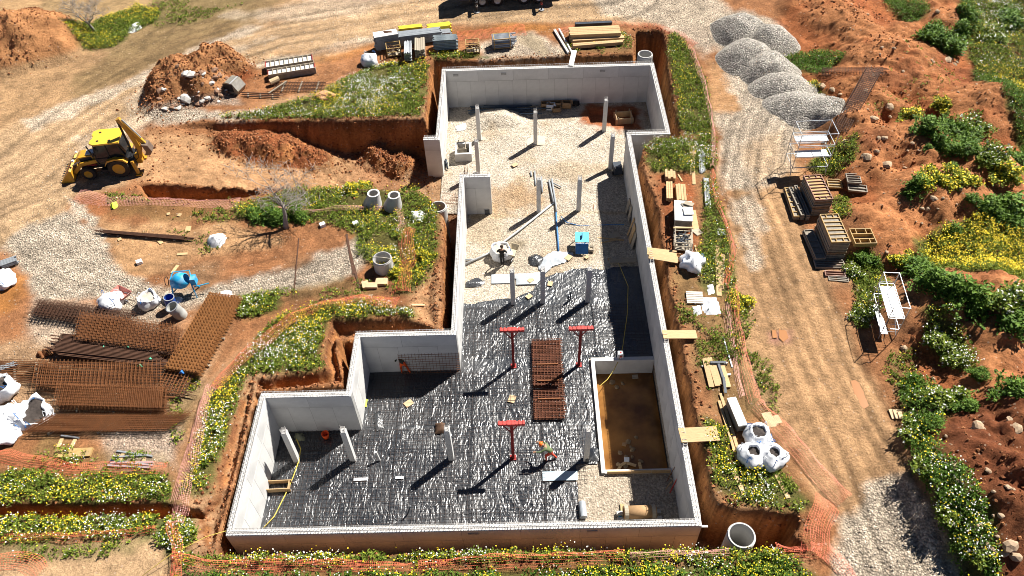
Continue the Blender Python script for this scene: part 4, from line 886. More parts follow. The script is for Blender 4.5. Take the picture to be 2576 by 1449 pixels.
def lean(x,y,z,top,r,label,mt,name='rod',cat='rod'):
    p=VP(x,y,z);mb=MB();mb.cyl((0,0,0),top,r,n=8);mb.build(name,mt,None,p,label=label,category=cat)
lean(1685,1240,FZ,(.55,.6,1.5),.035,'red steel prop leaning on the right wall near the front',M_redl,'steel_prop','prop')
lean(1677,1212,FZ,(.5,.5,1.2),.02,'thin rusty rod leaning on the right wall near the front',M_rust)
lean(1674,1231,FZ,(.4,.35,.35),.03,'short timber stake by the right wall near the front',M_wood,'stake','stake')
lean(1696,810,MZ,(0,.9,1.6),.03,'bent steel bar hanging on the right wall face',M_rust)
lean(955,1158,MZ,(-.12,.1,.75),.07,'short concrete stub standing on the black sheet, front left',M_con,'stub_post','post')
lean(1025,1294,MZ,(.25,.1,.75),.04,'short dark bar standing near the front wall',M_dgrey)
lean(1428,762,MZ,(.05,.1,.6),.05,'short dark pipe upstand right of the middle column',M_dgrey,'pipe_upstand','pipe');lean(1434,755,MZ,(.05,.1,.7),.05,'taller dark pipe upstand right of the middle column',M_dgrey,'pipe_upstand','pipe')
t=formbox(697,1227,(1.4,.5,.35),'open timber box form against the front left wall',M_wood,MZ,.03,.04,False)
# shovel on column
p=VP(1476,1150,PITZ);t=thing('shovel','shovel leaning on the front right column with its grip up','shovel',(p.x,p.y-.3,PITZ+.05))
mb=MB();mb.cyl((0,0,.25),(.02,.12,1.3),.018,n=6);mb.build('shaft',M_woodg,t);mb=MB();mb.tube([(-.07,.12,1.4),(-.06,.12,1.3),(.1,.12,1.3),(.11,.12,1.4),(-.07,.12,1.4)],.018,5);mb.build('grip',M_blk,t);mb=MB();mb.box((0,-.03,.14),(.2,.03,.3),rx=-.1);mb.build('blade',M_dgrey,t)
p=VP(1564,1205,FZ);
# ------------------------------------------------------------------ vegetation
def leafmat(name,c,c2):
    m,n,l,b=newmat(name);b.inputs['Roughness'].default_value=.6;b.inputs['Specular IOR Level'].default_value=.2
    ge=n.new('ShaderNodeNewGeometry');cr=n.new('ShaderNodeValToRGB');cr.color_ramp.elements[0].color=(*c,1);cr.color_ramp.elements[1].color=(*c2,1);l.new(ge.outputs['Random Per Island'],cr.inputs[0])
    l.new(cr.outputs[0],b.inputs['Base Color'])
    tr=n.new('ShaderNodeBsdfTranslucent');l.new(cr.outputs[0],tr.inputs[0]);mx=n.new('ShaderNodeMixShader');mx.inputs[0].default_value=.25
    l.new(b.outputs[0],mx.inputs[1]);l.new(tr.outputs[0],mx.inputs[2]);l.new(mx.outputs[0],n['Material Output'].inputs[0]);return m
M_leaf=leafmat('meadow_leaf',(.06,.12,.012),(.27,.32,.04));M_leafd=leafmat('shrub_leaf_dark',(.045,.105,.014),(.17,.28,.035));M_leafy=leafmat('shrub_leaf_olive',(.10,.15,.015),(.28,.33,.035))
M_fw=mat('white_petals',(.78,.77,.70),.6,var=.05);M_fy=mat('yellow_petals',(.80,.60,.02),.6,var=.1);M_dryg=leafmat('dry_grass',(.14,.10,.04),(.28,.21,.09))
def leaves(P_,n_per,lmin,lmax,up=(.25,1.),seed=0,wr=.38,rng=None):
    """rhombic leaves growing from points P_ (n,3)"""
    rng=rng or np.random.default_rng(seed);B=np.repeat(P_,n_per,0);k=len(B)
    az=rng.uniform(0,2*np.pi,k);el=rng.uniform(up[0],up[1],k)*np.pi/2;L=rng.uniform(lmin,lmax,k)
    d=np.stack([np.cos(az)*np.cos(el),np.sin(az)*np.cos(el),np.sin(el)],-1)
    s=np.stack([-np.sin(az),np.cos(az),rng.uniform(-.5,.5,k)],-1);s/=np.linalg.norm(s,axis=1)[:,None]
    B=B+rng.normal(0,lmax*.25,(k,3))*np.array([1,1,.3]);w=(L*wr*.5)[:,None]
    tip=B+d*L[:,None];mid=B+d*(L*.55)[:,None]+np.array([0,0,.0])
    tip[:,2]-=L*.12
    V=np.stack([B,mid+s*w,tip,mid-s*w],1).reshape(-1,3);F_=np.arange(4*k).reshape(-1,4);return V,F_
def discs(P_,r0,r1,seed=0,n=5,tilt=.5):
    rng=np.random.default_rng(seed);k=len(P_);r=rng.uniform(r0,r1,k)[:,None];nn=np.stack([rng.normal(0,tilt,k),rng.normal(-.25,tilt,k),np.ones(k)],-1);nn/=np.linalg.norm(nn,axis=1)[:,None]
    a=np.cross(nn,[0,1,.1]);a/=np.linalg.norm(a,axis=1)[:,None];b_=np.cross(nn,a);V=[]
    for i in range(n):
        t=2*np.pi*i/n;V.append(P_+r*(a*np.cos(t)+b_*np.sin(t)))
    return np.stack(V,1).reshape(-1,3),np.arange(n*k).reshape(-1,n)
def sample(poly,dens,seed,nf=.45,thr=-.35,edge=.15):
    """random points in polygon thinned by clumping noise"""
    rng=np.random.default_rng(seed);P_=np.array(poly);lo=P_.min(0);hi=P_.max(0);k=int((hi-lo).prod()*dens)
    x=rng.uniform(lo[0],hi[0],k);y=rng.uniform(lo[1],hi[1],k);d=sdist(x,y,poly)+edge*2*fbm(x,y,1.2,3,seed+1)
    keep=(d>0)&(fbm(x,y,nf,3,seed+2)+.25*fbm(x,y,nf*4,2,seed+3)>thr+rng.uniform(-.15,.15,k));return x[keep],y[keep],d[keep]
VEG=[]
def grow_meadow(pts,label,dens=26,h=.42,fl=1.,yel=.45,seed=0,thr=-.35,nf=.45,leaf=None,z=GZ,name='wildflower_meadow',cat='meadow',lp=6,dry=.12):
    poly=W(pts,z);x,y,d=sample(poly,dens*1.9,seed,nf,max(thr,-.55)+.02);g=tfast(x,y);ok=g>z-.75;x,y,d,g=x[ok],y[ok],d[ok],g[ok]
    if len(x)<3:return
    clump=.22+1.5*vn(x*.8,y*.8,seed+9)**1.3*vn(x*2.3,y*2.3,seed+8)**.6;hh=h*clump*ss(-.05,.5,d+.25)
    rng=np.random.default_rng(seed+50);zz=g+hh*rng.uniform(.0,.75,len(x))
    V1,F1=leaves(np.stack([x,y,zz],-1),lp,.07,.23,(.05,.9),seed)
    mi=[np.full(len(F1),0)];VV=[V1];FF=[F1];o=len(V1)
    if dry:
        k=rng.random(len(x))<dry;V4,F4=leaves(np.stack([x[k],y[k],g[k]],-1),3,.15,.35,(.2,.9),seed+5,.12);VV.append(V4);FF.append(F4+o);o+=len(V4);mi.append(np.full(len(F4),3))
    if fl>0:
        fn=vn(x*.55,y*.55,seed+21)*.7+vn(x*1.7,y*1.7,seed+22)*.5
        k=rng.random(len(x))<(np.clip(fl*(vn(x*.35,y*.35,seed+23)*1.6+.05)*(fn*1.5-.4),0,.8) if fl<2 else .85)
        x2=np.repeat(x[k],2)+rng.normal(0,.13,2*k.sum());y2=np.repeat(y[k],2)+rng.normal(0,.13,2*k.sum());z2=np.repeat(g[k]+hh[k]*.85,2)+rng.uniform(.06,.2,2*k.sum())
        yn=vn(x2*.4,y2*.4,seed+30)*.8+rng.random(len(x2))*.55-.28;isy=yn<yel-.02
        for msk,m_ in((~isy,1),(isy,2)):
            if msk.sum()<1:continue
            V2,F2=discs(np.stack([x2[msk],y2[msk],z2[msk]],-1),.019,.039,seed+m_);VV.append(V2);FF.append(F2+o);mi.append(np.full(len(F2),m_));o+=len(V2)
    V=np.concatenate(VV);
    # group faces by size, keep material order
    c=np.array([x.mean(),y.mean(),g.mean()]);me=npmesh(name,V-c,FF,[{None:M_leaf,'d':M_leafd,'y':M_leafy}[leaf],M_fw,M_fy,M_dryg],mi=np.concatenate(mi))
    link(name,me,None,tuple(c),label=label,category=cat,kind='stuff');VEG.append(len(V))
for a_,k_ in MEAD:grow_meadow(*a_,**k_)
# ---- shrubs
SH=[]
def shrub_mesh(seed,leaf,flower=None,nl=1500,fl=0):
    rng=np.random.default_rng(seed);k=nl//5
    d=rng.normal(size=(k,3));d/=np.linalg.norm(d,axis=1)[:,None];d[:,2]=np.abs(d[:,2])
    lump=1+.3*np.sin(d[:,0]*4+seed)+.25*np.sin(d[:,1]*5+seed*2)+.2*np.sin(d[:,2]*6+seed)
    P_=d*(rng.uniform(.35,1,k)**.5*lump*.85)[:,None];P_[:,2]*=.8
    V,F_=leaves(P_,5,.10,.26,(-.3,.8),seed,.5);V[:,2]=np.maximum(V[:,2],.0);VV=[V];FF=[F_];mi=[np.zeros(len(F_),int)]
    if fl:
        s=rng.random(k)<fl;s&=P_[:,2]>.2;V2,F2=discs(np.repeat(P_[s],3,0)*1.05+rng.normal(0,.07,(3*s.sum(),3)),.035,.065,seed);VV.append(V2);FF.append(F2+len(V));mi.append(np.ones(len(F2),int))
    return npmesh('crown',np.concatenate(VV),FF,[leaf,flower or M_fy],mi=np.concatenate(mi))
stem=MB()
for i in range(7):
    a=i*.9;stem.tube([(0,0,-.15),(.1*math.cos(a),.1*math.sin(a),.25),(.45*math.cos(a),.45*math.sin(a),.6)],[.035,.025,.01],5)
STEM=stem.mesh('stems',mat('shrub_stem',(.12,.08,.05),.9))
KINDS={'g':[shrub_mesh(s,M_leafd,None,1700) for s in(1,2,3)],'m':[shrub_mesh(s,M_leaf,M_fw,1600,.25) for s in(4,5)],'y':[shrub_mesh(s,M_leafy,M_fy,1700,.9) for s in(6,7)]}
def shrub(x,y,r,kind,label,hs=1.):
    p=G(x,y);t=thing('shrub',label,'shrub',(p.x,p.y,p.z-.05),(0,0,random.uniform(0,6)))
    r*=.82;t.scale=(r*random.uniform(.9,1.15),r*random.uniform(.9,1.1),r*hs*random.uniform(.85,1.05))
    link('crown',random.choice(KINDS[kind]),t);link('stems',STEM,t)
for a in [(2335,100,1.7,'g','large dark shrub on the far spoil, left lobe'),(2375,125,1.9,'g','large dark shrub on the far spoil beside white stones'),(2400,105,1.6,'m','flowering shrub at the edge of the far right meadow'),(2350,85,1.4,'g','upper lobe of the large dark shrub on the far spoil'),
 (2425,45,1.6,'g','dark shrub at the top right meadow corner'),(2415,80,1.3,'g','dark shrub left of the top right meadow'),(2540,60,1.8,'g','round shrub within the far right meadow'),(2500,95,1.6,'m','paler shrub within the far right meadow'),
 (2290,305,1.3,'y','yellow topped shrub on the middle spoil, left'),(2370,270,1.2,'y','yellow topped shrub at the peak of the middle spoil'),(2330,330,1.4,'g','dark shrub in the middle spoil group, centre left'),(2385,330,1.5,'g','dark shrub in the middle spoil group, centre'),(2420,350,1.4,'g','dark shrub in the middle spoil group, right'),(2365,370,1.4,'g','dark shrub in the middle spoil group, lower left'),(2430,385,1.5,'g','dark shrub in the middle spoil group, lowest'),(2450,320,1.3,'m','light shrub in the middle spoil group, far right'),
 (2336,374,.5,'g','tiny round bush alone on red earth'),(2310,475,1.2,'g','dark shrub left of the single yellow bush'),(2345,460,1.3,'y','green and yellow shrub beside the single yellow bush'),(2290,490,.8,'g','small shrub at the foot of the paired bushes'),(2413,458,1.25,'y','single bright yellow bush on the spoil'),
 (2395,430,.8,'g','small shrub above the bright yellow bush'),(2490,405,1.5,'m','pale green shrub at the right, upper'),(2525,440,1.5,'y','yellow flowering shrub at the right edge'),(2560,410,1.5,'g','dark shrub cut by the right frame edge'),(2480,535,1.7,'g','dark shrub left of the wide right thicket'),(2525,545,2.1,'g','widest dark shrub of the right thicket'),(2560,575,1.8,'g','lower dark shrub of the right thicket'),(2450,505,.7,'g','low plant beside the right thicket'),
 (2395,590,1.1,'g','dark bush at the top of the yellow bank'),(2310,690,1.3,'g','dark bush left of the yellow bank'),(2340,715,1.4,'g','dark bush below the left end of the yellow bank'),(2410,740,1.6,'g','dark bush below the yellow bank, middle'),(2450,770,1.7,'g','large dark bush below the yellow bank'),(2540,760,1.6,'m','flowering bush below the yellow bank, right'),(2565,810,1.5,'g','dark bush at the lower right of the yellow bank'),(2275,665,1.0,'y','yellow bush behind the low scaffold'),
 (2545,1000,1.5,'g','round dark shrub alone at the right edge'),(2435,1030,1.0,'g','small round dark shrub beside the hedge strip'),(2385,1010,1.3,'m','bright bush at the top of the hedge strip'),(2460,945,.7,'g','small bush at the end of the weed ridge'),
 (2180,655,1.0,'g','bush beside the lower panel stack'),(2150,690,.9,'m','flowering bush by the short panels'),(2170,800,.9,'m','flowering bush beneath the low scaffold'),(2350,850,1.2,'m','flowering bush at the top of the weed ridge'),(2395,900,1.1,'m','flowering bush in the middle of the weed ridge'),
 (2340,1010,.9,'m','flowering bush in the upper hedge strip'),(2300,1090,.9,'m','flowering bush in the hedge strip opposite the boards'),(2330,1180,.9,'m','flowering bush in the middle of the hedge strip'),(2390,1290,1.0,'m','flowering bush in the lower hedge strip'),(2440,1380,1.0,'m','flowering bush at the foot of the hedge strip'),
 (1000,690,.8,'y','leafy bush beside the fallen net'),(1068,650,.9,'y','yellow dotted bush at the west trench corner'),(640,765,1.0,'m','flowering bush behind the tilted mesh stack'),(620,780,.8,'m','smaller flowering bush behind the tilted mesh stack'),(690,550,1.3,'g','dark bush at the foot of the bare tree'),(650,545,1.0,'g','dark bush left of the bare tree'),(750,545,1.1,'g','dark bush right of the bare tree'),
 (880,480,.9,'y','feathery bush at the ramp edge, left'),(910,470,.8,'y','feathery bush at the ramp edge, right'),(1860,760,.8,'y','yellow green bush beside the net and pallet'),(450,1345,.9,'m','flower covered bush in the net corner')]:shrub(*a)
# ---- bare trees
M_bark=mat('grey_bark',(.30,.27,.24),.9,var=.3,scale=6,bump=.4,bscale=15)
def bare_tree(x,y,h,seed,label,lean_=(0,0),spread=1.):
    rn=random.Random(seed);p=G(x,y);t=thing('bare_tree',label,'tree',(p.x,p.y,p.z-.1));tr=MB();br=MB()
    def grow(a,d,L,r,dep,mb):
        pts=[a];rr=[r];q=a.copy();dd=d.copy();k=4
        for i in range(k):
            dd=(dd+Vector((rn.uniform(-.22,.22),rn.uniform(-.22,.22),rn.uniform(-.1,.16)))).normalized();q=q+dd*L/k;pts.append(q.copy());rr.append(r*(1-.55*(i+1)/k))
        mb.tube(pts,rr,7 if dep==0 else (5 if dep<3 else 3))
        if dep>=5:return
        m=5 if dep==0 else rn.randint(3,4) if dep<4 else 2
        for i in range(m):
            f=rn.uniform(.45,1) if dep else rn.uniform(.7,1);j=min(k-1,int(f*k));s=pts[j].lerp(pts[j+1],f*k-j) if j<k else pts[-1]
            ax=Vector((rn.uniform(-1,1),rn.uniform(-1,1),rn.uniform(-.2,.5))).normalized();nd=(dd*.55+ax*.85*spread).normalized();nd.z=max(nd.z,-.15)
            grow(s,nd,L*rn.uniform(.62,.86),max(.013,rr[j]*.62),dep+1,br)
    grow(Vector((0,0,0)),Vector((lean_[0],lean_[1],1)).normalized(),h*.36,h*.035,0,tr)
    tr.build('trunk',M_bark,t,smooth=True);br.build('branches',M_bark,t,smooth=True,kind='stuff')
bare_tree(720,572,5.4,5,'leafless grey tree standing on the island above its own shadow',(0,.05),1.2)
bare_tree(243,82,4.2,9,'leafless leaning tree in the yellow flowers by the track',(-.35,.1),1.1)
# ------------------------------------------------------------------ loose site objects
M_yel2=mat('machine_yellow',(.52,.27,.018),.5,var=.12,scale=3,spec=.5,dirt=((.30,.17,.06),.5,2.2))
M_yelroof=mat('yellow_roof',(.66,.41,.04),.45,var=.06,scale=3,spec=.5)
M_dark=mat('machine_dark',(.02,.02,.022),.5,var=.3,scale=5)
m,n,l,b=newmat('cab_glass');b.inputs['Base Color'].default_value=(.015,.018,.02,1);b.inputs['Roughness'].default_value=.08;b.inputs['Specular IOR Level'].default_value=.3;M_glass=m
M_soilb=mat('soil_in_bucket',(.26,.10,.04),.95,var=.35,scale=4,bump=.6,bscale=7)
M_tyre=mat('tyre_rubber_dusty',(.035,.028,.022),.85,var=.4,scale=6,bump=.5,bscale=20)
M_con2=concrete('precast_concrete',(.47,.46,.44));M_rustb=mat('rusty_mesh',(.17,.065,.022),.8,var=.35,scale=3)
M_rustd=mat('dark_rusty_bar',(.075,.035,.02),.75,var=.4,scale=4);M_bagfill=mat('rubble_fill',(.05,.04,.035),.95,var=.5,scale=6,bump=.6,bscale=9)
M_form=mat('form_ply_red',(.25,.13,.09),.7,var=.3,scale=3,dirt=((.45,.40,.36),.7,1.5));M_formy=mat('form_frame_yellow',(.40,.26,.10),.7,var=.3,scale=4,dirt=((.25,.19,.12),.6,2))
M_formg=mat('form_board_grey',(.24,.21,.17),.8,var=.35,scale=4);M_formw=mat('form_board_brown',(.22,.15,.09),.8,var=.35,scale=4);M_white=mat('white_board',(.72,.71,.68),.6,var=.08,scale=3);M_pfoil=mat('white_foil',(.70,.71,.73),.35,var=.15,scale=5)
def wheel(t,pos,r,w_,name='wheel',hub=None):
    o=thing('x','','',(0,0,0)) if 0 else None
    mb=MB();mb.lathe([(r*.58,-w_/2),(r*.9,-w_/2),(r,-w_*.36),(r,w_*.36),(r*.9,w_/2),(r*.58,w_/2)],28,(0,0,0),'y',True)
    k=int(r*24)
    for i in range(k):
        a=2*math.pi*i/k
        for s in(-1,1):mb.beam((math.cos(a)*r*1.0,s*w_*.1,math.sin(a)*r*1.0),(math.cos(a+.22)*r,s*w_*.46,math.sin(a+.22)*r),.05,.04,up=(math.cos(a),0,math.sin(a)))
    wo=mb.build(name,M_tyre,t,pos)
    mb=MB();mb.lathe([(0,-w_*.28),(r*.3,-w_*.3),(r*.5,-w_*.42),(r*.58,-w_*.46),(r*.58,w_*.46),(r*.5,w_*.42),(r*.3,w_*.3),(0,w_*.28)],24,(0,0,0),'y');mb.build('rim',hub or M_yel2,wo,smooth=True)
    mb=MB();mb.lathe([(0,-w_*.36),(r*.16,-w_*.36),(r*.18,-w_*.28)],12,(0,0,0),'y');mb.build('hub',hub or M_yel2,wo)
    return wo
# ---- backhoe loader
rw=VP(297,430,.05);a=VP(298,419,.55);bq=VP(217,427.5,.55);az=math.atan2(bq.y-a.y,bq.x-a.x)
p=VP(298,449,-.15);bh=thing('backhoe_loader','yellow backhoe loader with dark cab, loader bucket full of soil facing the track','backhoe',(a.x-.95*math.sin(az)*0,a.y+.75,zg(a.x,a.y)),(0,0,az))
# local: x forward, y left of travel; camera sees +y side (machine faces west)
for x,r,w_ in((0,.74,.46),(2.2,.5,.36)):
    for s in(-1,1):wheel(bh,(x,s*(.86 if x==0 else .84),r),r,w_)
mb=MB();mb.prism([(-.75,.62),(2.7,.55),(2.75,.95),(1.3,1.05),(-.7,1.05)],-.42,.42,'y');mb.build('chassis',M_dark,bh)
mb=MB();mb.prism([(1.25,1.0),(2.72,.92),(2.8,1.45),(2.6,1.58),(1.25,1.72)],-.44,.44,'y');mb.build('hood',M_yel2,bh)
mb=MB();mb.prism([(1.7,1.25),(2.55,1.18),(2.55,1.5),(1.7,1.6)],-.452,.452,'y');mb.build('side_decal',M_dark,bh);mb=MB();mb.box((1.75,0,1.71),(.7,.6,.05),ry=.09);mb.build('hood_panel',M_white,bh)
mb=MB();mb.box((2.8,0,1.2),(.05,.8,.5));mb.build('grille',M_dark,bh)
mb=MB();mb.prism([(-.55,1.05),(1.25,1.05),(1.3,1.6),(1.05,2.72),(-.45,2.72),(-.68,1.6)],-.76,.76,'y');cab=mb.build('cab',M_glass,bh)
for s in(-1,1):
    mb=MB()
    for q0,q1 in(((-.55,1.05),(-.68,1.6)),((-.68,1.6),(-.45,2.72)),((1.25,1.05),(1.3,1.6)),((1.3,1.6),(1.05,2.72)),((.35,1.05),(.3,2.72)),((-.68,1.55),(1.3,1.55))):mb.beam((q0[0],s*.77,q0[1]),(q1[0],s*.77,q1[1]),.07,.07)
    mb.build('cab_frame',M_dark,bh)
mb=MB();mb.prism([(-.72,-.86),(.95,-.9),(1.28,-.7),(1.28,-.25),(1.18,-.2),(1.18,.2),(1.28,.25),(1.28,.7),(.95,.9),(-.72,.86)],2.72,2.84);rf=mb.build('cab_roof',M_yelroof,bh)
for x,y in((.75,-.5),(.75,.5),(-.05,.55)):
    mb=MB();mb.cyl((x,y,2.83),(x,y,2.86),.09,n=10);mb.build('roof_vent',M_dark,rf)
mb=MB();mb.cyl((1.5,.55,1.6),(1.62,.55,2.55),.05,n=8);mb.build('exhaust',M_dark,bh)
for s in(-1,1):
    mb=MB();mb.prism([(-.78,1.2),(-.55,1.5),(0,1.62),(.55,1.5),(.8,1.15),(.8,1.06),(.55,1.38),(0,1.5),(-.5,1.38),(-.7,1.15)],s*.62,s*1.1,'y');mb.build('mudguard',M_yel2,bh)
    mb=MB();mb.box((1.0,s*.72,.55),(.5,.35,.25));mb.build('step',M_dark,bh)
    mb=MB();mb.beam((1.15,s*.62,1.35),(2.5,s*.62,1.15),.14,.26);mb.beam((2.45,s*.62,1.2),(3.2,s*.62,.5),.14,.24);mb.build('loader_arm',M_yel2,bh)
    mb=MB();mb.cyl((1.5,s*.62,1.0),(2.5,s*.62,1.02),.06,n=8);mb.build('lift_cylinder',M_redp,bh)
    mb=MB();mb.cyl((2.3,s*.4,1.4),(3.25,s*.4,.95),.05,n=8);mb.build('tilt_cylinder',M_lgrey,bh)
    mb=MB();mb.box((3.0,s*.5,1.42),(.12,.16,.12));mb.build('headlight',M_white,bh)
bk=MB();pr=[(3.25,.15),(3.2,.95),(3.32,1.05),(3.34,.3),(3.5,.14),(4.2,.1),(4.2,.03),(3.4,.04)]
bk.prism(pr,-1.12,1.12,'y');bko=bk.build('loader_bucket',M_yel2,bh)
for s in(-1,1):
    mb=MB();mb.prism([(3.26,.08),(3.3,1.03),(3.6,.75),(4.18,.08)],s*1.1,s*1.14,'y');mb.build('bucket_side',M_yel2,bko)
mb=MB()
for i in range(9):mb.prism([(4.15,.04),(4.38,.06),(4.15,.11)],-1.05+i*.2625-.05,-1.05+i*.2625+.05,'y')
mb.build('bucket_teeth',M_dark,bko)
mb=MB();mb.prism([(3.34,.1),(3.34,.98),(3.5,.8),(3.8,.5),(4.15,.14),(4.1,.09)],-1.09,1.09,'y');mb.build('soil_load',M_soilb,bko)
# backhoe arm at the rear
mb=MB();mb.box((-.92,0,.75),(.35,1.5,.6));mb.build('rear_frame',M_dark,bh)
for s in(-1,1):
    mb=MB();mb.beam((-1.0,s*.85,1.15),(-1.12,s*.95,.12),.18,.2);mb.box((-1.14,s*.97,.06),(.4,.35,.08));mb.build('stabiliser',M_yel2,bh)
mb=MB();mb.box((-1.25,.1,.85),(.35,.4,.7));mb.build('swing_post',M_yel2,bh)
mb=MB()
for s in(-1,1):mb.prism([(-1.15,.75),(-1.5,.85),(-1.75,1.7),(-1.55,3.0),(-1.2,4.25),(-1.0,4.2),(-1.3,2.9),(-1.42,1.7),(-1.25,1.1)],.1+s*.12-.02,.1+s*.12+.02,'y')
mb.prism([(-1.2,.8),(-1.45,.9),(-1.7,1.7),(-1.5,3.0),(-1.2,4.2),(-1.05,4.15),(-1.35,2.9),(-1.47,1.7),(-1.3,1.1)],-.02,.22,'y');mb.build('boom',M_yel2,bh)
mb=MB();mb.cyl((-1.0,.1,1.3),(-.98,.1,4.0),.08,n=8);mb.build('boom_cylinder',M_dark,bh)
mb=MB();mb.beam((-1.05,.1,4.2),(-2.05,.1,2.0),.2,.3);mb.build('dipper',M_yel2,bh)
mb=MB();mb.cyl((-1.3,.1,4.1),(-2.0,.1,2.5),.06,n=8);mb.build('dipper_cylinder',M_lgrey,bh)
mb=MB();mb.prism([(-1.9,2.1),(-2.3,2.0),(-2.45,1.45),(-2.2,1.15),(-1.85,1.2),(-2.05,1.45)],-.22,.42,'y');mb.build('digging_bucket',mat('worn_bucket_steel',(.18,.13,.10),.5,metal=.4),bh)
mb=MB()
for i in range(6):mb.tube([(-1.2,.3-.1*i,1.4),(-1.45,.3-.1*i,1.75),(-1.35,.3-.1*i,1.0),(-1.05,.3-.1*i,.8)],.025,5)
mb.build('hydraulic_hoses',M_dark,bh,kind='stuff')
mb=MB();mb.cyl((.9,.8,2.2),(1.15,1.05,2.25),.015,n=5);mb.box((1.15,1.1,2.2),(.05,.16,.25));mb.build('mirror',M_dark,bh)
# ---- crane truck at the far track
tp=VP(1214,20.5,GZ);tq=VP(1310,14,GZ);ta=math.atan2(tq.y-tp.y,tq.x-tp.x);tr=thing('crane_truck','dark crane truck with outriggers down, cut by the top of the frame','truck',(tp.x,tp.y+.25,zg(tp.x,tp.y)),(0,0,ta))
for x in(0,1.35,3.75,5.1):
    for y in(.0,2.1):wheel(tr,(x,y,.52),.52,.32,hub=M_lgrey)
mb=MB();mb.box((3,1.05,.95),(9.2,.9,.3));mb.build('chassis',M_dark,tr)
mb=MB();mb.box((3.6,1.05,1.45),(7.0,2.4,.6));mb.build('load_bed',mat('truck_grey',(.2,.2,.21),.6),tr)
mb=MB();mb.prism([(-2.2,.75),(-.6,.75),(-.6,3.0),(-1.9,3.0),(-2.2,1.9)],-.15,2.25,'y');c_=mb.build('cab',mat('truck_cab',(.06,.06,.065),.4),tr);mb=MB();mb.prism([(-2.15,1.9),(-1.9,2.8),(-1.86,2.8),(-2.1,1.9)],.05,2.05,'y');mb.build('windscreen',M_glass,c_)
mb=MB();mb.box((2.5,-.02,.9),(.9,.3,.5));mb.build('tool_locker',M_lgrey,tr)
mb=MB();mb.cyl((-.3,1.05,1.2),(-.3,1.05,2.6),.3,n=12);mb.beam((-.3,1.05,2.5),(3.4,1.05,3.2),.3,.4);mb.beam((3.4,1.05,3.2),(-.2,1.1,3.3),.25,.3);mb.build('crane_arm',M_redp,tr)
for x,y in((-.55,-1.0),(5.2,-1.35)):
    mb=MB();mb.box((x,y/2+.3,1.0),(.2,abs(y)+1.2,.18));mb.cyl((x,y,.05),(x,y,1.25),.07,n=8);o=mb.build('outrigger',M_dark,tr);mb=MB();mb.cyl((x,y,.02),(x,y,.07),.24,n=12);mb.build('foot_pad',M_lgrey,o)
    mb=MB()
    for k in range(2):mb.box((x,y,.6+k*.22),(.16,.16,.1))
    mb.build('warning_stripe',M_white if y>-1.2 else M_redl,o)
# ---- precast manhole rings
def ring(p,r,h,label,wall_=.1,tilt=(0,0,0),n=30):
    t=thing('manhole_ring',label,'concrete ring',p,tilt)
    mb=MB();mb.lathe([(r-wall_,0),(r,0),(r,h-.08),(r-.03,h-.08),(r-.03,h),(r-wall_,h)],n,(0,0,0),'z',True);o=mb.build('ring_shell',M_con2,t);shade_auto(o)
    mb=MB()
    for k in range(3):
        z=.25+k*.3
        if z<h-.1:mb.tube([(r-wall_,-.12,z),(r-wall_-.12,-.12,z),(r-wall_-.12,.12,z),(r-wall_,.12,z)],.012,5)
    mb.build('step_iron',M_rust,t)
    return t
p=VP(1622,150,-3.5);q=VP(1623,137,.3);ring((q.x,q.y,-3.5),.62,3.85,'upright concrete manhole ring in the north east trench notch')
q=VP(1866,1346,.1);ring((q.x,q.y,-3.6),.66,3.7,'large upright concrete manhole ring at the front right trench corner')
q=VP(1102,519,-.1);ring((q.x,q.y,-3.5),.58,3.4,'concrete manhole ring half buried beside the ramp opening')
q=VP(961,650,.75);t=ring((q.x,q.y,zg(q.x,q.y)),.6,.95,'wide concrete ring with a rope across it beside the fallen net',.07)
mb=MB();mb.tube([(-.6,.1,.97),(0,0,1.0),(.6,-.1,.97),(.75,-.3,.5),(.8,-.4,.05)],.025,5);mb.build('rope',mat('pale_rope',(.5,.45,.36),.9),t)
def cone(x,y,label):
    q=G(x,y);t=thing('manhole_cone',label,'concrete cone',(q.x,q.y,q.z-.05),group='precast manhole cones')
    n_=28;prof=[(.62,0,0),(.62,.25,0),(.40,.95,.2),(.40,1.08,.2),(.30,1.08,.2),(.30,.95,.2),(.52,.25,0),(.52,0,0)];vs=[];fs=[]
    for r,z,o_ in prof:
        for i in range(n_):
            a_=2*math.pi*i/n_;vs.append((r*math.cos(a_)+o_,r*math.sin(a_),z))
    for j in range(len(prof)):
        e=((j+1)%len(prof))*n_
        for i in range(n_):fs.append((j*n_+i,j*n_+(i+1)%n_,e+(i+1)%n_,e+i))
    mb=MB();mb.add(vs,fs);o=mb.build('cone_shell',M_con2,t);shade_auto(o,35);mb=MB();mb.lathe([(.36,1.09),(.41,1.09),(.41,1.05)],n_,(.2,0,0));mb.build('rim',M_white,t)
cone(938,515,'left of the two offset concrete manhole cones in the weeds');cone(989,520,'right of the two offset concrete manhole cones in the weeds')
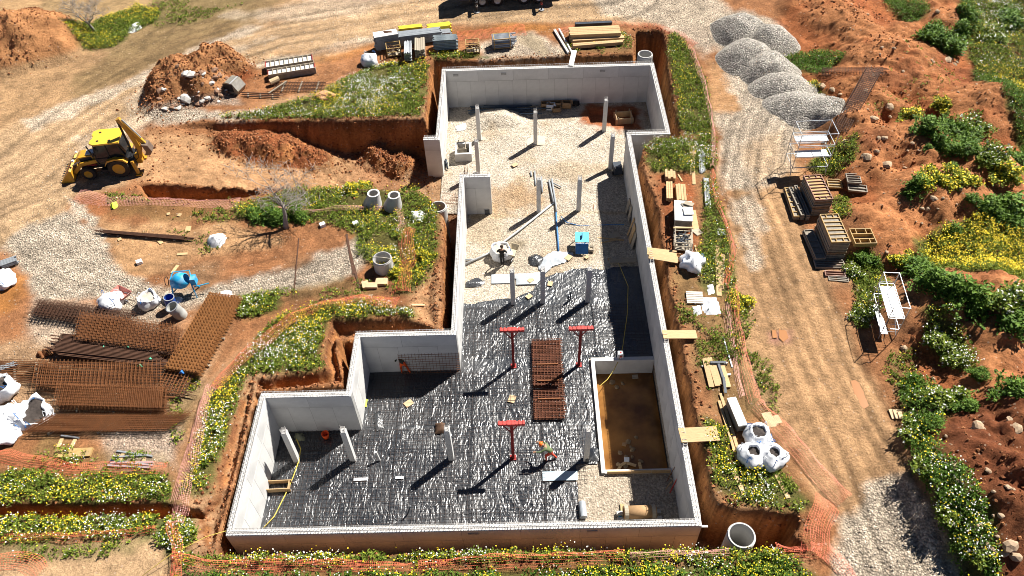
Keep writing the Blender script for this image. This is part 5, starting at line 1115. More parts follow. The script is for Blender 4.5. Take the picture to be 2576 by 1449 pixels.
# ---- big bags
def bigbag(p,r,h,label,seed=0,fill=None,lean_=0,slump=.15,mt=None,rz=None,closed=False,group=None,neck=0):
    rn=np.random.default_rng(seed);t=thing('bulk_bag',label,'bulk bag',p,(lean_,0,rn.uniform(0,6) if rz is None else rz),group)
    nA,nZ=28,9;vs=[];fs=[];ph=rn.uniform(0,6,4)
    for j in range(nZ):
        f=j/(nZ-1);bul=.86+.2*math.sin(math.pi*min(1,f*1.1)**.8)-(.55*max(0,f-.75)/.25 if closed else neck*max(0,f-.6)/.4)
        for i in range(nA):
            a_=2*math.pi*i/nA;c,s=math.cos(a_),math.sin(a_);sq=1/(abs(c)**4+abs(s)**4)**.25
            k=r*bul*(.55*sq+.45)*(1+slump*.5*math.sin(3*a_+ph[0]+f*3)+slump*.35*math.sin(7*a_+ph[1]-f*4)+slump*.2*math.sin(11*a_+ph[2]+5*f))
            vs.append((k*c,k*s,h*f*(1+slump*.8*f*math.sin(2*a_+ph[3])+slump*.3*f*math.sin(5*a_+ph[1]))))
    for j in range(nZ-1):
        for i in range(nA):a_=j*nA+i;b_=j*nA+(i+1)%nA;fs.append((a_,b_,b_+nA,a_+nA))
    fs.append(tuple(range(nA-1,-1,-1)))
    if closed:fs.append(tuple((nZ-1)*nA+i for i in range(nA)))
    mb=MB();mb.add(vs,fs)
    if not closed:   # inner lip
        o_=len(mb.v);base=[vs[(nZ-1)*nA+i] for i in range(nA)];mb.add([(x*.93,y*.93,z-.02) for x,y,z in base]+[(x*.85,y*.85,z-h*.22) for x,y,z in base],[(i,(i+1)%nA,nA+(i+1)%nA,nA+i) for i in range(nA)])
        mb.f+=[((nZ-1)*nA+i,(nZ-1)*nA+(i+1)%nA,o_+(i+1)%nA,o_+i) for i in range(nA)];mb.m+=[0]*nA
    o=mb.build('bag_body',mt or M_wht,t,smooth=True)
    if not closed:
        mb=MB();b2=[(x*.87,y*.87,z-h*.18) for x,y,z in base];mb.add(b2+[(0,0,h*.86)],[(i,(i+1)%nA,nA) for i in range(nA)]);mb.build('filling',fill or M_bagfill,t,smooth=True)
    for i in range(4):
        a_=math.pi/4+i*math.pi/2;c,s=math.cos(a_)*r*1.02,math.sin(a_)*r*1.02;mb=MB();mb.tube([(c*.98,s*.98,h*.55),(c,s,h),(c*.75,s*.75+.1*r,h*1.18),(c*.6,s*1.0,h*.98)],[.02]*4,4);mb.build('lifting_strap',M_blue if i%2==0 else M_wht,t)
    return t
def gb(x,y,r,h,label,seed,**k):q=G(x,y);return bigbag((q.x,q.y,q.z-.03),r,h,label,seed,**k)
gb(931,160,.62,.9,'full white bulk bag beside the north meadow',1,closed=True);gb(286,770,.66,.95,'full white bulk bag at the north end of the mesh stacks',2,closed=True)
gb(378,764,.58,.75,'open white bulk bag between wheelbarrow and blue barrel',3,fill=mat('pale_sand_fill',(.45,.40,.33),.95));gb(1740,668,.66,.8,'crumpled white bulk bag below the workbench',4,closed=True,slump=.3)
gb(1903,1104,.66,.85,'bulk bag of scrap by the white crate, back of the three',5,slump=.13,neck=.3);gb(1889,1154,.66,.85,'bulk bag of scrap at the front left of the three',6,slump=.14,neck=.4);gb(1939,1156,.68,.85,'bulk bag of scrap at the front right of the three',7,slump=.14,neck=.45)
gb(8,990,.8,.9,'bulk bag of rust scrap at the left frame edge, upper',8,slump=.25);gb(28,1062,.85,.9,'tied bulk bag at the left frame edge, middle',9,closed=True,slump=.3);gb(20,1092,.7,.5,'flattened bulk bag at the left frame edge, lowest',10,slump=.35,closed=True);gb(86,1045,.85,.6,'open bulk bag lying tilted right of the left edge group',11,slump=.3,lean_=.3)
gb(8,712,.75,.6,'white bulk bag on the red soil at the left frame edge',12,slump=.3,closed=True);q=VP(1263,648,FZ);bigbag((q.x-.05,q.y+.15,FZ),.68,.85,'open white bulk bag of sand beside the dark clothed worker',13,fill=mat('pale_sand_fill',(.45,.4,.33)),slump=.12)
WHT=[([(528,592),(560,588),(568,605),(552,622),(528,622),(522,608)],.55,'crumpled silver white bag on the bare soil',M_pfoil),([(1034,532),(1058,530),(1066,544),(1052,556),(1034,550)],.5,'crumpled white sheet in the weeds by the ring',M_pfoil),([(325,66),(350,58),(356,72),(340,80),(326,84)],.4,'white bag lying by the far flower patch',M_wht),([(540,738),(575,732),(582,746),(548,752)],.3,'torn white bag behind the tilted mesh stack',M_wht),([(1742,775),(1758,770),(1768,788),(1748,794)],.35,'bunched white foil left of the foil bundle',M_pfoil),([(1768,752),(1800,748),(1812,786),(1778,792),(1766,775)],.35,'white foil bundle beside the pallet',M_pfoil),([(1778,718),(1792,716),(1796,738),(1782,742)],.3,'white foil sack above the foil bundle',M_wht),([(1804,579),(1822,580),(1820,592),(1806,592)],.2,'white rag lying in the weeds by the net',M_wht),([(1145,318),(1170,310),(1172,324),(1150,330)],.3,'crumpled white sheet by the inspection pit',M_wht)]
for i,(pts,h,lab,mt_) in enumerate(WHT):crumple(pts,GZ if lab[-1]!='t' or 'pit' not in lab else PITZ,h,400+i*7,lab,mt_,.07,'plastic_sack','sack',gz=('inspection' not in lab))
# ---- cement mixer
q=G(470,738);t=thing('cement_mixer','bright blue cement mixer on legs beside the barrels','cement mixer',(q.x,q.y,q.z),(0,0,.1))
M_mix=mat('mixer_blue',(.02,.30,.55),.45,var=.15,scale=3,dirt=((.4,.45,.48),.5,2))
mb=MB();mb.lathe([(.2,-.62),(.34,-.5),(.5,-.1),(.5,.12),(.36,.42),(.3,.44)],22,(0,0,0),'x');mb.build('drum',M_mix,t,(-.05,.1,1.05),(0,-.35,0),smooth=True)
for s in(-1,1):
    mb=MB();mb.beam((.55*s,-.05,1.1),(.7*s,-.45,0),.07,.07);mb.beam((.55*s,-.05,1.1),(.7*s,.45,0),.07,.07);mb.build('leg',M_mix,t)
mb=MB();mb.tube([(-.62,.1,1.2),(-.5,.6,1.35),(.5,.6,1.35),(.62,.1,1.2)],.04,6);mb.build('yoke',M_mix,t);mb=MB();mb.box((.72,.1,1.0),(.3,.45,.5));mb.build('motor_box',M_mix,t)
mb=MB();mb.lathe([(.28,-.02),(.3,-.02),(.3,.02),(.28,.02)],16,(-.8,0,1.2),'x',True);mb.build('hand_wheel',M_blk,t);mb=MB();mb.cyl((-.45,-.5,.0),(-.45,-.5,.12),.3,.18,14);mb.build('foot_plate',M_lgrey,t)
mb=MB();mb.beam((.6,0,.5),(1.5,.1,.6),.05,.05);mb.build('tow_bar',M_mix,t)
def barrel(x,y,mt_,label,tilt,h=.95,r=.3):
    q=G(x,y);t=thing('barrel',label,'barrel',(q.x,q.y,q.z),tilt);mb=MB();mb.lathe([(0,0),(r,0),(r*1.06,h*.3),(r*1.03,h*.33),(r*1.03,h*.63),(r*1.06,h*.66),(r*.97,h),(r*.9,h),(r*.9,h*.4),(0,h*.4)],22);o=mb.build('drum_body',mt_,t,smooth=False);shade_auto(o,50)
    mb=MB();mb.lathe([(r*.9,h-.03),(r*1.05,h-.03),(r*1.05,h+.01),(r*.9,h+.01)],22,(0,0,0),'z',True);mb.build('rim',M_lgrey,t)
barrel(433,775,mat('barrel_blue',(.015,.07,.35),.45),'open blue barrel standing behind the grey barrel',(-.05,.12,0));barrel(458,795,mat('barrel_grey',(.36,.36,.34),.8,var=.2,dirt=((.25,.22,.18),.5,3)),'grey cement crusted barrel leaning beside the blue one',(.05,-.25,.3),1.05,.36)
# ---- wheelbarrows
def barrow(p,rz,label,mt_):
    t=thing('wheelbarrow',label,'wheelbarrow',p,(0,0,rz));a_=[(-.35,-.3,.35),(.4,-.22,.32),(.4,.22,.32),(-.35,.3,.35)];b_=[(-.5,-.38,.62),(.62,-.32,.66),(.62,.32,.66),(-.5,.38,.62)];mb=MB();mb.add(a_+b_+[(x*.95,y*.94,z) for x,y,z in b_]+[(x*.95,y*.94,z+.02) for x,y,z in a_],[(3,2,1,0)]+[(i,(i+1)%4,4+(i+1)%4,4+i) for i in range(4)]+[(4+i,4+(i+1)%4,8+(i+1)%4,8+i) for i in range(4)]+[(8+i,8+(i+1)%4,12+(i+1)%4,12+i) for i in range(4)]+[(12,13,14,15)]);mb.build('tray',mt_,t)
    mb=MB();mb.lathe([(.11,-.05),(.19,-.05),(.2,0),(.19,.05),(.11,.05)],16,(.72,0,.2),'y',True);mb.build('wheel',M_blk,t)
    for s in(-1,1):mb=MB();mb.tube([(.72,s*.08,.2),(.2,s*.2,.33),(-.6,s*.27,.5),(-1.0,s*.28,.58)],.018,5);mb.build('handle',M_lgrey,t);mb=MB();mb.tube([(-.25,s*.22,.4),(-.4,s*.22,0),(-.2,s*.22,.35)],.016,5);mb.build('leg',M_lgrey,t)
q=G(315,752);barrow(q,2.6,'red tray wheelbarrow behind the full white bulk bag',mat('barrow_red',(.45,.16,.13),.6,var=.2,dirt=((.5,.4,.35),.6,2)));q=VP(1290,645,FZ);barrow(q,1.2,'tan dusty wheelbarrow beside the worker and bulk bag',mat('barrow_tan',(.42,.35,.24),.7,var=.2))
# ---- reinforcement stacks
M_rusto=mat('brown_rusty_mesh',(.12,.05,.02),.8,var=.4,scale=3)
def mesh_stack(c,h,label,nl=5,sp=.16,th=.024,mt_=None,z0=.12,jit=.12,bars_only=False):
    """c: three image pixels: origin corner, end of long side, end of short side"""
    O=G(*c[0]);A=G(*c[1]);B=G(*c[2]);zb=max(zg(O.x,O.y),zg(A.x,A.y),zg(B.x,B.y))
    u=Vector((A.x-O.x,A.y-O.y,0));v=Vector((B.x-O.x,B.y-O.y,0));Lu,Lv=u.length,v.length;u/=Lu;v/=Lv
    t=thing('steel_mesh_stack',label,'steel mesh',(O.x,O.y,zb))
    for s in(.15,.5,.85):
        mb=MB();mb.beam(u*Lu*s-v*.05+Vector((0,0,.05)),u*Lu*s+v*(Lv+.05)+Vector((0,0,.05)),.1,.1);mb.build('bearer',M_woodg,t)
    u0,v0=u,v
    for k in range(nl):
        z=z0+(h-z0)*k/max(1,nl-1);mb=MB();ju=random.uniform(-jit,jit);jv=random.uniform(-jit,jit)*.4;rj=Euler((0,0,random.uniform(-.025,.025)*(jit>.1)));u=u0.copy();v=v0.copy();u.rotate(rj);v.rotate(rj)
        for i in range(int(Lv/sp)+1):
            o_=v*(i*sp+jv)+u*ju+Vector((0,0,z));e=random.uniform(-.08,.12)+(random.random()<.2)*random.uniform(0,.7)*(jit>.1);mb.beam(o_+u*-e,o_+u*(Lu+e),th,th)
        if not bars_only:
            for i in range(int(Lu/(sp*1.15))+1):
                o_=u*(i*sp*1.15+ju)+v*jv+Vector((0,0,z+th));mb.beam(o_-v*.06,o_+v*(Lv+.06),th,th)
        mb.build('mesh_layer',mt_ or random.choice([M_rustb,M_rustb,M_rustd,M_rusto]),t,kind='stuff')
    return t
mesh_stack([(427,940),(538,756),(510,952)],.7,'tall tilted stack of orange rusty mesh nearest the weeds',10,.2,.022,mat('orange_rusty_mesh',(.24,.10,.03),.8,var=.3),jit=.03)
mesh_stack([(205,868),(450,905),(222,805)],.8,'rusty mesh stack right of the dark bars, behind them',11,.2,.015,jit=.3)
mesh_stack([(92,800),(330,832),(108,768)],.6,'long low mesh stack at the back left of the steel yard',10,.2,.014,M_rustd,jit=.4)
mesh_stack([(100,985),(400,992),(110,925)],.7,'long mesh stack in front of the dark bars',11,.2,.015,jit=.4)
mesh_stack([(-40,965),(120,968),(-40,912)],.3,'long bars sticking out of the mesh stacks at the left',4,.14,.02,jit=.4,bars_only=True)
mesh_stack([(155,1036),(418,1044),(165,985)],.8,'rusty mesh stack in the front middle of the steel yard',11,.18,.016,jit=.15)
mesh_stack([(70,1094),(425,1086),(135,1055)],.45,'lowest mesh stack at the front of the steel yard',8,.2,.014,jit=.3)
mesh_stack([(402,992),(462,1005),(425,945)],.35,'small square mesh stack below the tilted stack',4,.18,.026)
mesh_stack([(690,232),(812,232),(700,208)],.08,'flat mesh sheet on the soil by the leaning log',2,.2,.02,M_rustd)
mesh_stack([(612,245),(700,250),(612,236)],.1,'pair of rusty bars lying near the rubble heap',2,.25,.05,M_rustd,bars_only=True)
for i,(a_,b_) in enumerate([((148,900),(405,925)),((165,878),(412,902))]):mesh_stack([a_,b_,(a_[0]+8,a_[1]-24)],.5,['front dark bundle of straight reinforcing bars','rear dark bundle of straight reinforcing bars'][i],6,.09,.045,M_rustd,jit=.4,bars_only=True)
mesh_stack([(268,592),(470,608),(270,585)],.25,'long thin bundle of rusty bars on bare soil',4,.06,.03,M_rustd,bars_only=True,jit=.2)
for a_,b_,lab in [((740,735),(752,600),'single rusty bar lying across the gravel strip, left'),((890,690),(872,590),'twisted bundle of rusty bars across the gravel strip'),((905,725),(882,640),'rusty bar leaning by the concrete ring')]:plank(a_,b_,.06 if 'single' in lab else .14,.05,lab,M_rustd,name='rusty_bar',cat='steel bar')
# cages on the spoil
def cage(a_,b_,w_,h,label,dz=(0,0),mt_=None,sp=.2):
    A=G(*a_);B=G(*b_);A.z+=dz[0];B.z+=dz[1];d=(B-A);L=d.length;d/=L;s=Vector((-d.y,d.x,0)).normalized();up=s.cross(d)*-1;up=Vector((0,0,1)) if up.z<0 else up;t=thing('rebar_cage',label,'rebar cage',A);mb=MB()
    nb=max(3,int(w_/.14))
    for i in range(nb+1):
        for z in(.05,h):mb.beam(s*(i/nb-.5)*w_+up*z,s*(i/nb-.5)*w_+up*z+d*L*random.uniform(.93,1.03),.028,.028)
    mb.build('main_bars',mt_ or M_rustd,t,kind='stuff');mb=MB()
    for i in range(int(L/sp)):
        o_=d*(i+.5)*sp
        for p0,p1 in(((-.5,.05),(.5,.05)),((.5,.05),(.5,h)),((.5,h),(-.5,h)),((-.5,h),(-.5,.05))):mb.beam(o_+s*p0[0]*w_+up*p0[1],o_+s*p1[0]*w_+up*p1[1],.018,.018)
    mb.build('stirrups',mt_ or M_rustd,t,kind='stuff')
cage((2112,335),(2188,205),1.05,.45,'long rusty rebar cage propped on the red spoil behind the scaffold',(.15,.9));cage((2066,188),(2228,190),.7,.4,'dark rebar cage lying flat on the far weeds',(.05,.1))
# ---- formwork panels
def panel_meshes(L,w_,t_,nr,mt_f,mt_s,ends=True):
    fr=MB()
    for s in(-1,1):fr.box((s*(w_/2-.025),0,t_/2),(.05,L,t_));fr.box((0,s*(L/2-.025),t_/2),(w_-.1,.05,t_))
    fr=fr.mesh('frame',mt_f);sk=MB().box((0,0,.012),(w_-.1,L-.1,.02)).mesh('skin',mt_s);ribs=[]
    rb=MB().box((0,0,t_/2),(w_-.1,.05,t_*.85)).mesh('rib',mt_f);ys=[-L/2+L*(i+1)/(nr+1) for i in range(nr)]
    st=MB().box((0,0,t_/2),(.045,L/(nr+1)-.05,t_*.85)).mesh('stiffener',mt_f)
    return fr,sk,rb,ys,st
def fpanel(ms,loc,rot,label,name='formwork_shutter',group=None,st=None):
    fr,sk,rb,ys,stf=ms;t=thing(name,label,'formwork panel',loc,rot,group);link('frame',fr,t);link('skin',sk,t)
    for y in ys:link('rib',rb,t,(0,y,0))
    if st:
        L2=abs(ys[1]-ys[0]);w2=st
        for sy in(-1,1):
            for sx in(-1,1):link('stiffener',stf,t,(sx*w2,sy*(abs(ys[0])+L2/2),0))
    return t
def rect(c,z):
    """centre, width, length, rotation from three image pixels (near-left, near-right, far-left) at level z"""
    A,B,C=[VP(x,y,z) for x,y in c];ctr=A+((B-A)+(C-A))/2;return ctr,(B-A).length,(C-A).length,math.atan2((C-A).y,(C-A).x)-math.pi/2
ORD=['first','second','third','fourth','fifth','sixth','seventh','eighth','ninth','tenth','eleventh','twelfth']
def stack(c,n_,t_,label_top,label,nr,mf,ms_,zt,st=.25,grp=None):
    base=GZ+.06;ctr,w_,L,rz=rect(c,zt);ms=panel_meshes(L,w_,t_*.86,nr,mf,ms_);MS2=[panel_meshes(L,w_,t_*.8,nr,q_,ms_) for q_ in(M_formg,M_formw,M_formg)];mtop=ms
    for k in range(n_):
        ms=mtop if k==n_-1 else random.choice(MS2)
        top=k==n_-1;fpanel(ms,(ctr.x+random.uniform(-.03,.03)*(not top),ctr.y+random.uniform(-.03,.03)*(not top),zt-t_*(n_-k)),(0,0,rz+random.uniform(-.012,.012)*(not top)),label_top if top else '%s, %s from the ground'%(label,ORD[k]),group=None if top else grp,st=st if top else None)
def gz_at(x,y):q=G(x,y);return q.z
z1=gz_at(2060,530)+.03;stack([(2052,503),(2097,499),(2022,441)],11,.125,'red framed panel on top of the taller back stack','framed panel inside the back stack of eleven',7,M_form,M_formy,z1+11*.125,.22,'panels in the back stack')
z2=gz_at(2100,645)+.03;stack([(2093,610),(2140,606),(2063,539)],12,.125,'yellow framed panel on top of the front stack','framed panel inside the front stack of twelve',6,M_formy,M_formg,z2+12*.125,.22,'panels in the front stack')
z3=gz_at(2010,520)+.02;stack([(1998,545),(2012,542),(1974,472)],3,.12,'narrow panel on top of the low row left of the back stack','narrow panel in the low row left of the back stack',5,M_formy,M_formg,z3+3*.12,None,'low narrow panels')
for k,(c,lab) in enumerate([([(2016,541),(2026,540),(1984,470)],'first grey narrow panel leaning left of the back stack'),([(2030,541),(2038,540),(1998,466)],'second grey narrow panel leaning left of the back stack')]):stack(c,4,.12,lab,'grey narrow panel low in the row of %s'%('two left' if k==0 else 'two right'),4,M_formg,M_formg,z3+4*.12,None,'low narrow grey panels')
z4=gz_at(2050,640)+.02;stack([(2054,650),(2078,647),(2022,578)],3,.12,'low open panel left of the front stack','low panel under the open one left of the front stack',4,M_formg,M_formg,z4+.36,None,'low panels by the front stack')
def fp1(c,nr,lab,mf,ms_,t_=.13,st=None,dz=0,tilt=0):
    z=max(gz_at(*c[0]),gz_at(*c[1]),gz_at(*c[2]));ctr,w_,L,rz=rect(c,z+t_);fpanel(panel_meshes(L,w_,t_,nr,mf,ms_),(ctr.x,ctr.y,z-.02+dz),(tilt,0,rz),lab,st=st)
fp1([(2088,475),(2118,466),(2082,454)],2,'small yellow framed panel right of the back stack',M_formy,M_formg);fp1([(2134,460),(2168,457),(2128,437)],3,'grey framed panel on the red spoil, upper',M_formg,M_form);fp1([(2136,481),(2182,479),(2134,464)],1,'grey compartment panel on the red spoil, lower',M_formg,M_formg)
fp1([(2156,618),(2204,605),(2140,580)],2,'yellow grey panel lying right of the front stack',M_formy,M_formg,.3,.3);fp1([(2056,678),(2125,666),(2050,658)],2,'thin red grey panel in front of the front stack',M_formg,M_form);fp1([(2078,695),(2128,692),(2075,682)],1,'small red panel in front of the thin panel',M_form,M_form);fp1([(2086,706),(2136,706),(2084,695)],1,'flat grey board panel, frontmost of the panels',M_formg,M_formg,.08)
# long column forms by the track
for c,lab in [([(668,165),(787,157),(667,149)],'rear long column form with white compartments'),([(674,185),(793,175),(673,171)],'front long column form with white compartments')]:
    zt=gz_at(720,190)+.55;ctr,w_,L,rz=rect(c,zt);t=thing('column_form',lab,'formwork',(ctr.x,ctr.y,zt-.55),(0,0,rz));mb=MB();mb.box((0,0,.22),(w_,L,.42));mb.build('form_box',M_formg,t)
    for s in(-1,1):mb=MB();mb.box((0,s*(L/2-.02),.5),(w_,.045,.16));mb.build('side_rail',M_woodg,t)
    for i in range(11):mb=MB();mb.box((-w_/2+.03+(w_-.06)*i/10,0,.49),(.05,L-.09,.13));mb.build('divider',M_redp if i%10==0 else M_woodg,t)
    mb=MB();mb.box((0,0,.436),(w_-.08,L-.1,.012));mb.build('lining',M_white,t)
# ---- scaffolds
def scaffold(p,L,w_,H,rz,decks,label,lifts=2,guard=1.0):
    t=thing('scaffold_tower',label,'scaffold',p,(0,0,rz));r=.024
    for sx in(-1,1):
        for sy in(-1,1):mb=MB();mb.cyl((sx*w_/2,sy*L/2,0),(sx*w_/2,sy*L/2,H),r,n=6);mb.build('upright',M_lgrey,t)
    for k in range(1,lifts+2):
        z=H*k/(lifts+1)-.02
        for s in(-1,1):
            mb=MB();mb.cyl((-w_/2,s*L/2,z),(w_/2,s*L/2,z),r*.9,n=6);mb.build('transom',M_lgrey,t);mb=MB();mb.cyl((s*w_/2,-L/2,z),(s*w_/2,L/2,z),r*.9,n=6);mb.build('ledger',M_lgrey,t)
    for s in(-1,1):mb=MB();mb.cyl((s*w_/2,-L/2,.3),(s*w_/2,L/2,H*.62),r*.8,n=5);mb.build('diagonal_brace',M_lgrey,t)
    for s in(-1,1):
        for q_ in(.25,.5,.75):mb=MB();mb.cyl((-w_/2,s*L/2,H*q_*.95),(w_/2,s*L/2,H*q_*.95),r*.7,n=5);mb.build('rung',M_lgrey,t)
    for (x0,x1,y0,y1,z) in decks:
        nb=max(1,int(round((x1-x0)/.3)))
        for i in range(nb):mb=MB();mb.box((x0+(x1-x0)*(i+.5)/nb,(y0+y1)/2,z),((x1-x0)/nb-.015,y1-y0,.05));mb.build('deck_board',M_pale,t)
M_pale=mat('pale_aluminium_deck',(.62,.64,.66),.4,metal=.2,var=.1)
q=G(2022,428);scaffold((q.x,q.y,q.z),1.5,2.4,3.6,.02,[(-1.1,1.1,.08,.72,2.4),(-1.1,1.05,-.72,-.05,1.75)],'tall silver scaffold tower between the track and the red spoil',3)
A=G(2229,852);B=G(2210,755);d=B-A;q=(A+B)/2;scaffold((q.x,q.y,min(A.z,B.z)),d.length,.85,2.7,math.atan2(d.y,d.x)-math.pi/2,[(-.38,.38,-d.length/2+.1,d.length/2-.2,1.75),(-.38,.0,-d.length/2+.05,d.length/2-.3,.35)],'low white decked scaffold beside the yellow flower bank',2)
# ---- pallets, timber and tubes
def pallet(c,label,mt_,dz=0):
    z=gz_at(*c[0])+.14+dz;ctr,w_,L,rz=rect(c,z);t=thing('pallet',label,'pallet',(ctr.x,ctr.y,z-.14),(0,0,rz))
    for i in range(7):mb=MB();mb.box((0,-L/2+.05+(L-.1)*i/6,.125),(w_,.1,.022));mb.build('slat',mt_,t)
    for s in(-1,0,1):mb=MB();mb.box((s*(w_/2-.05),0,.06),(.09,L,.1));mb.build('runner',mt_,t)
pallet([(1729,764),(1770,760),(1726,735)],'pale slatted pallet beside the white foil',mat('pale_pallet',(.55,.5,.43),.8,var=.2))
def bundle(c,z_h,nx_,nz,label,mt_,name='timber_stack',part_='plank',round_=False,cat='timber',jl=.1,gap=.9,bear=True,group=None):
    """stack of bars: c=(near-left, near-right, far-left) at top level; bars run along the longer side"""
    zb=max(gz_at(*c[0]),gz_at(*c[1]))+(.08 if bear else 0);ctr,w_,L,rz=rect(c,zb+z_h)
    if w_>L:w_,L,rz=L,w_,rz+math.pi/2
    t=thing(name,label,cat,(ctr.x,ctr.y,zb),(0,0,rz),group);dw=w_/nx_;dz=z_h/nz
    ref=(MB().cyl((0,-L/2,0),(0,L/2,0),min(dw,dz)*.46,n=8) if round_ else MB().box((0,0,0),(dw*gap,L,dz*.9))).mesh(part_,mt_)
    for i in range(nx_):
        for k in range(nz):link(part_,ref,t,(-w_/2+dw*(i+.5)+random.uniform(-.01,.01),random.uniform(-jl,jl),dz*(k+.5)),(0,0,random.uniform(-.006,.006)))
    if bear:
        for s in(-.35,.35):mb=MB();mb.box((0,s*L,-.04),(w_,.1,.08));mb.build('bearer',M_woodg,t)
    return t
bundle([(1435,91),(1561,80),(1432,71)],.7,5,8,'tallest stack of pale sawn boards by the north trench',M_wood,jl=.06);bundle([(1440,104),(1569,93),(1438,95)],.35,2,4,'middle row of sawn boards in the northern weeds',M_wood,jl=.08);bundle([(1442,117),(1567,104),(1440,110)],.3,2,3,'front row of sawn boards in the northern weeds',M_wood,jl=.08)
bundle([(1447,62),(1538,55),(1446,57)],.3,3,2,'dark grey beams behind the tallest board stack',M_dgrey,'beam_stack','beam')
for c,lab in [([(1427,131),(1433,131),(1392,73)],'left long grey beam pair lying across the northern weeds'),([(1436,130),(1440,129),(1404,71)],'right long grey beam lying across the northern weeds')]:bundle(c,.18,2 if 'pair' in lab else 1,1,lab,mat('alu_beam',(.5,.5,.48),.5,metal=.3),'beam_bundle','beam',bear=False)
bundle([(988,100),(1106,75),(986,86)],.85,6,7,'long grey beam stack bundled with straps beside the yellow beams',mat('form_beam_grey',(.22,.24,.26),.55,var=.2),'beam_stack','beam',jl=.12)
for c,lab in [([(1003,74),(1060,66),(1002,66)],'left yellow formwork beam stack'),([(1076,68),(1134,65),(1074,58)],'right yellow formwork beam stack')]:bundle(c,.65,4,4,lab,mat('beam_yellow',(.70,.55,.04),.5,var=.1),'beam_stack','beam')
bundle([(942,92),(1000,87),(938,80)],1.25,5,10,'tall block of grey boards with a white top sheet',mat('board_grey',(.2,.22,.24),.6),'board_stack','board');q=VP(970,86,1.25);
c,w_,L,rz=rect([(941,93),(1001,88),(937,80)],gz_at(942,92)+1.36);mb=MB();mb.box((0,0,0),(w_,L,.05));mb.build('board',M_white,None,(c.x,c.y,gz_at(942,92)+1.36),(0,0,rz),label='white sheet lying on the tall block of grey boards',category='board')
crumple([(962,78),(985,76),(986,82),(964,84)],gz_at(942,92)+1.38,.22,480,'brown scrap heap on top of the white sheet',M_rustd,.07,'scrap_heap','scrap')
bundle([(1015,133),(1034,130),(1016,103)],.85,7,6,'bundle of pale galvanised props pointing at the meadow',M_lgrey,'prop_bundle','prop_tube',True,'props');bundle([(1043,127),(1068,124),(1043,96)],.75,5,5,'weathered plank bundle between two prop bundles',M_woodg,'timber_stack');bundle([(1090,102),(1149,99),(1090,87)],.95,6,7,'broad rack of grey steel props behind the flower strip',mat('prop_grey',(.28,.32,.34),.5,metal=.3),'prop_rack','prop_tube',True,'props');bundle([(1106,84),(1134,80),(1105,73)],.5,5,3,'small prop bundle between yellow beams and prop rack',M_lgrey,'prop_bundle','prop_tube',True,'props')
def stillage(c,h,label,fill,mt_=M_formy,zt=0):
    z=gz_at(*c[0]);ctr,w_,L,rz=rect(c,z+h);t=thing('stillage_crate',label,'crate',(ctr.x,ctr.y,z),(0,0,rz))
    for sx in(-1,1):
        for sy in(-1,1):mb=MB();mb.box((sx*w_/2,sy*L/2,h/2),(.07,.07,h));mb.build('corner_post',mt_,t)
    for z_ in(.15,h*.55,h-.04):
        mb=MB()
        for s in(-1,1):mb.box((s*w_/2,0,z_),(.05,L-.07,.06));mb.box((0,s*L/2,z_),(w_-.07,.05,.06))
        mb.build('rail',mt_,t)
    mb=MB();mb.box((0,0,.1),(w_-.06,L-.06,.05));mb.build('floor',M_woodg,t)
    if fill=='props':
        for i in range(6):
            for k in range(5):mb=MB();mb.cyl((-w_*.6,-L/2+.1+(L-.2)*i/5,.2+k*(h-.1)/5),(w_*.6+random.uniform(-.1,.5),-L/2+.1+(L-.2)*i/5,.2+k*(h-.1)/5),.06,n=6);mb.build('prop_tube',M_lgrey,t)
    else:
        for i in range(26):mb=MB();a_=random.uniform(0,3);x,y=random.uniform(-w_/2+.2,w_/2-.2),random.uniform(-L/2+.2,L/2-.2);mb.beam((x-.22*math.cos(a_),y-.22*math.sin(a_),h*.5+random.uniform(-.15,.25)),(x+.22*math.cos(a_),y+.22*math.sin(a_),h*.5+random.uniform(-.15,.25)),.05,.05);mb.build('clamp',fill,t)
stillage([(972,122),(1007,119),(970,106)],.85,'wooden stillage of dark clamps left of the prop bundle',M_rustd);stillage([(1172,113),(1205,110),(1171,99)],.9,'wooden stillage of clamps beside the orange net',M_rustd);stillage([(1243,100),(1283,95),(1240,85)],1.0,'timber rack stacked with steel props in the north',  'props')
plank((932,171),(995,156),.3,.08,'ladder like grey form lying at the meadow edge',M_formg,name='form_strip',cat='form')
# timber east of the long wall
bundle([(1674,447),(1700,446),(1673,428)],.3,4,3,'short board pile nearest the return wall',M_wood);bundle([(1677,498),(1693,497),(1676,456)],.35,3,3,'board pile on two battens beside the trench',M_wood);bundle([(1703,502),(1727,499),(1700,462)],.3,4,2,'board pile between trench pile and white bench',M_wood)
plank((1706,440),(1716,457),.1,.06,'short stick by the return wall pile');plank((1741,362),(1746,465),.22,.05,'longest pale plank in the weeds below the return wall');plank((1736,365),(1739,440),.15,.05,'narrow plank beside the longest pale plank');plank((1748,363),(1748,395),.15,.05,'short plank right of the longest pale plank')
bundle([(1760,430),(1774,428),(1758,376)],.15,5,2,'loose bundle of galvanised tubes in the weeds',M_lgrey,'tube_bundle','tube',True,'tubes',.2,bear=False);bundle([(1775,520),(1788,518),(1770,447)],.2,6,2,'straight bundle of galvanised tubes beside the net',M_lgrey,'tube_bundle','tube',True,'tubes',.05,bear=False)
zb=gz_at(1715,560);ctr,w_,L,rz=rect([(1698,556),(1742,553),(1697,506)],zb+.9);t=thing('work_bench','white topped work bench loaded with boards beside the trench','bench',(ctr.x,ctr.y,zb),(0,0,rz))
mb=MB();mb.box((0,0,.86),(w_,L,.06));mb.build('bench_top',M_white,t);mb=MB();mb.box((0,0,.45),(w_*.9,L*.94,.7));mb.build('carcass',M_formg,t)
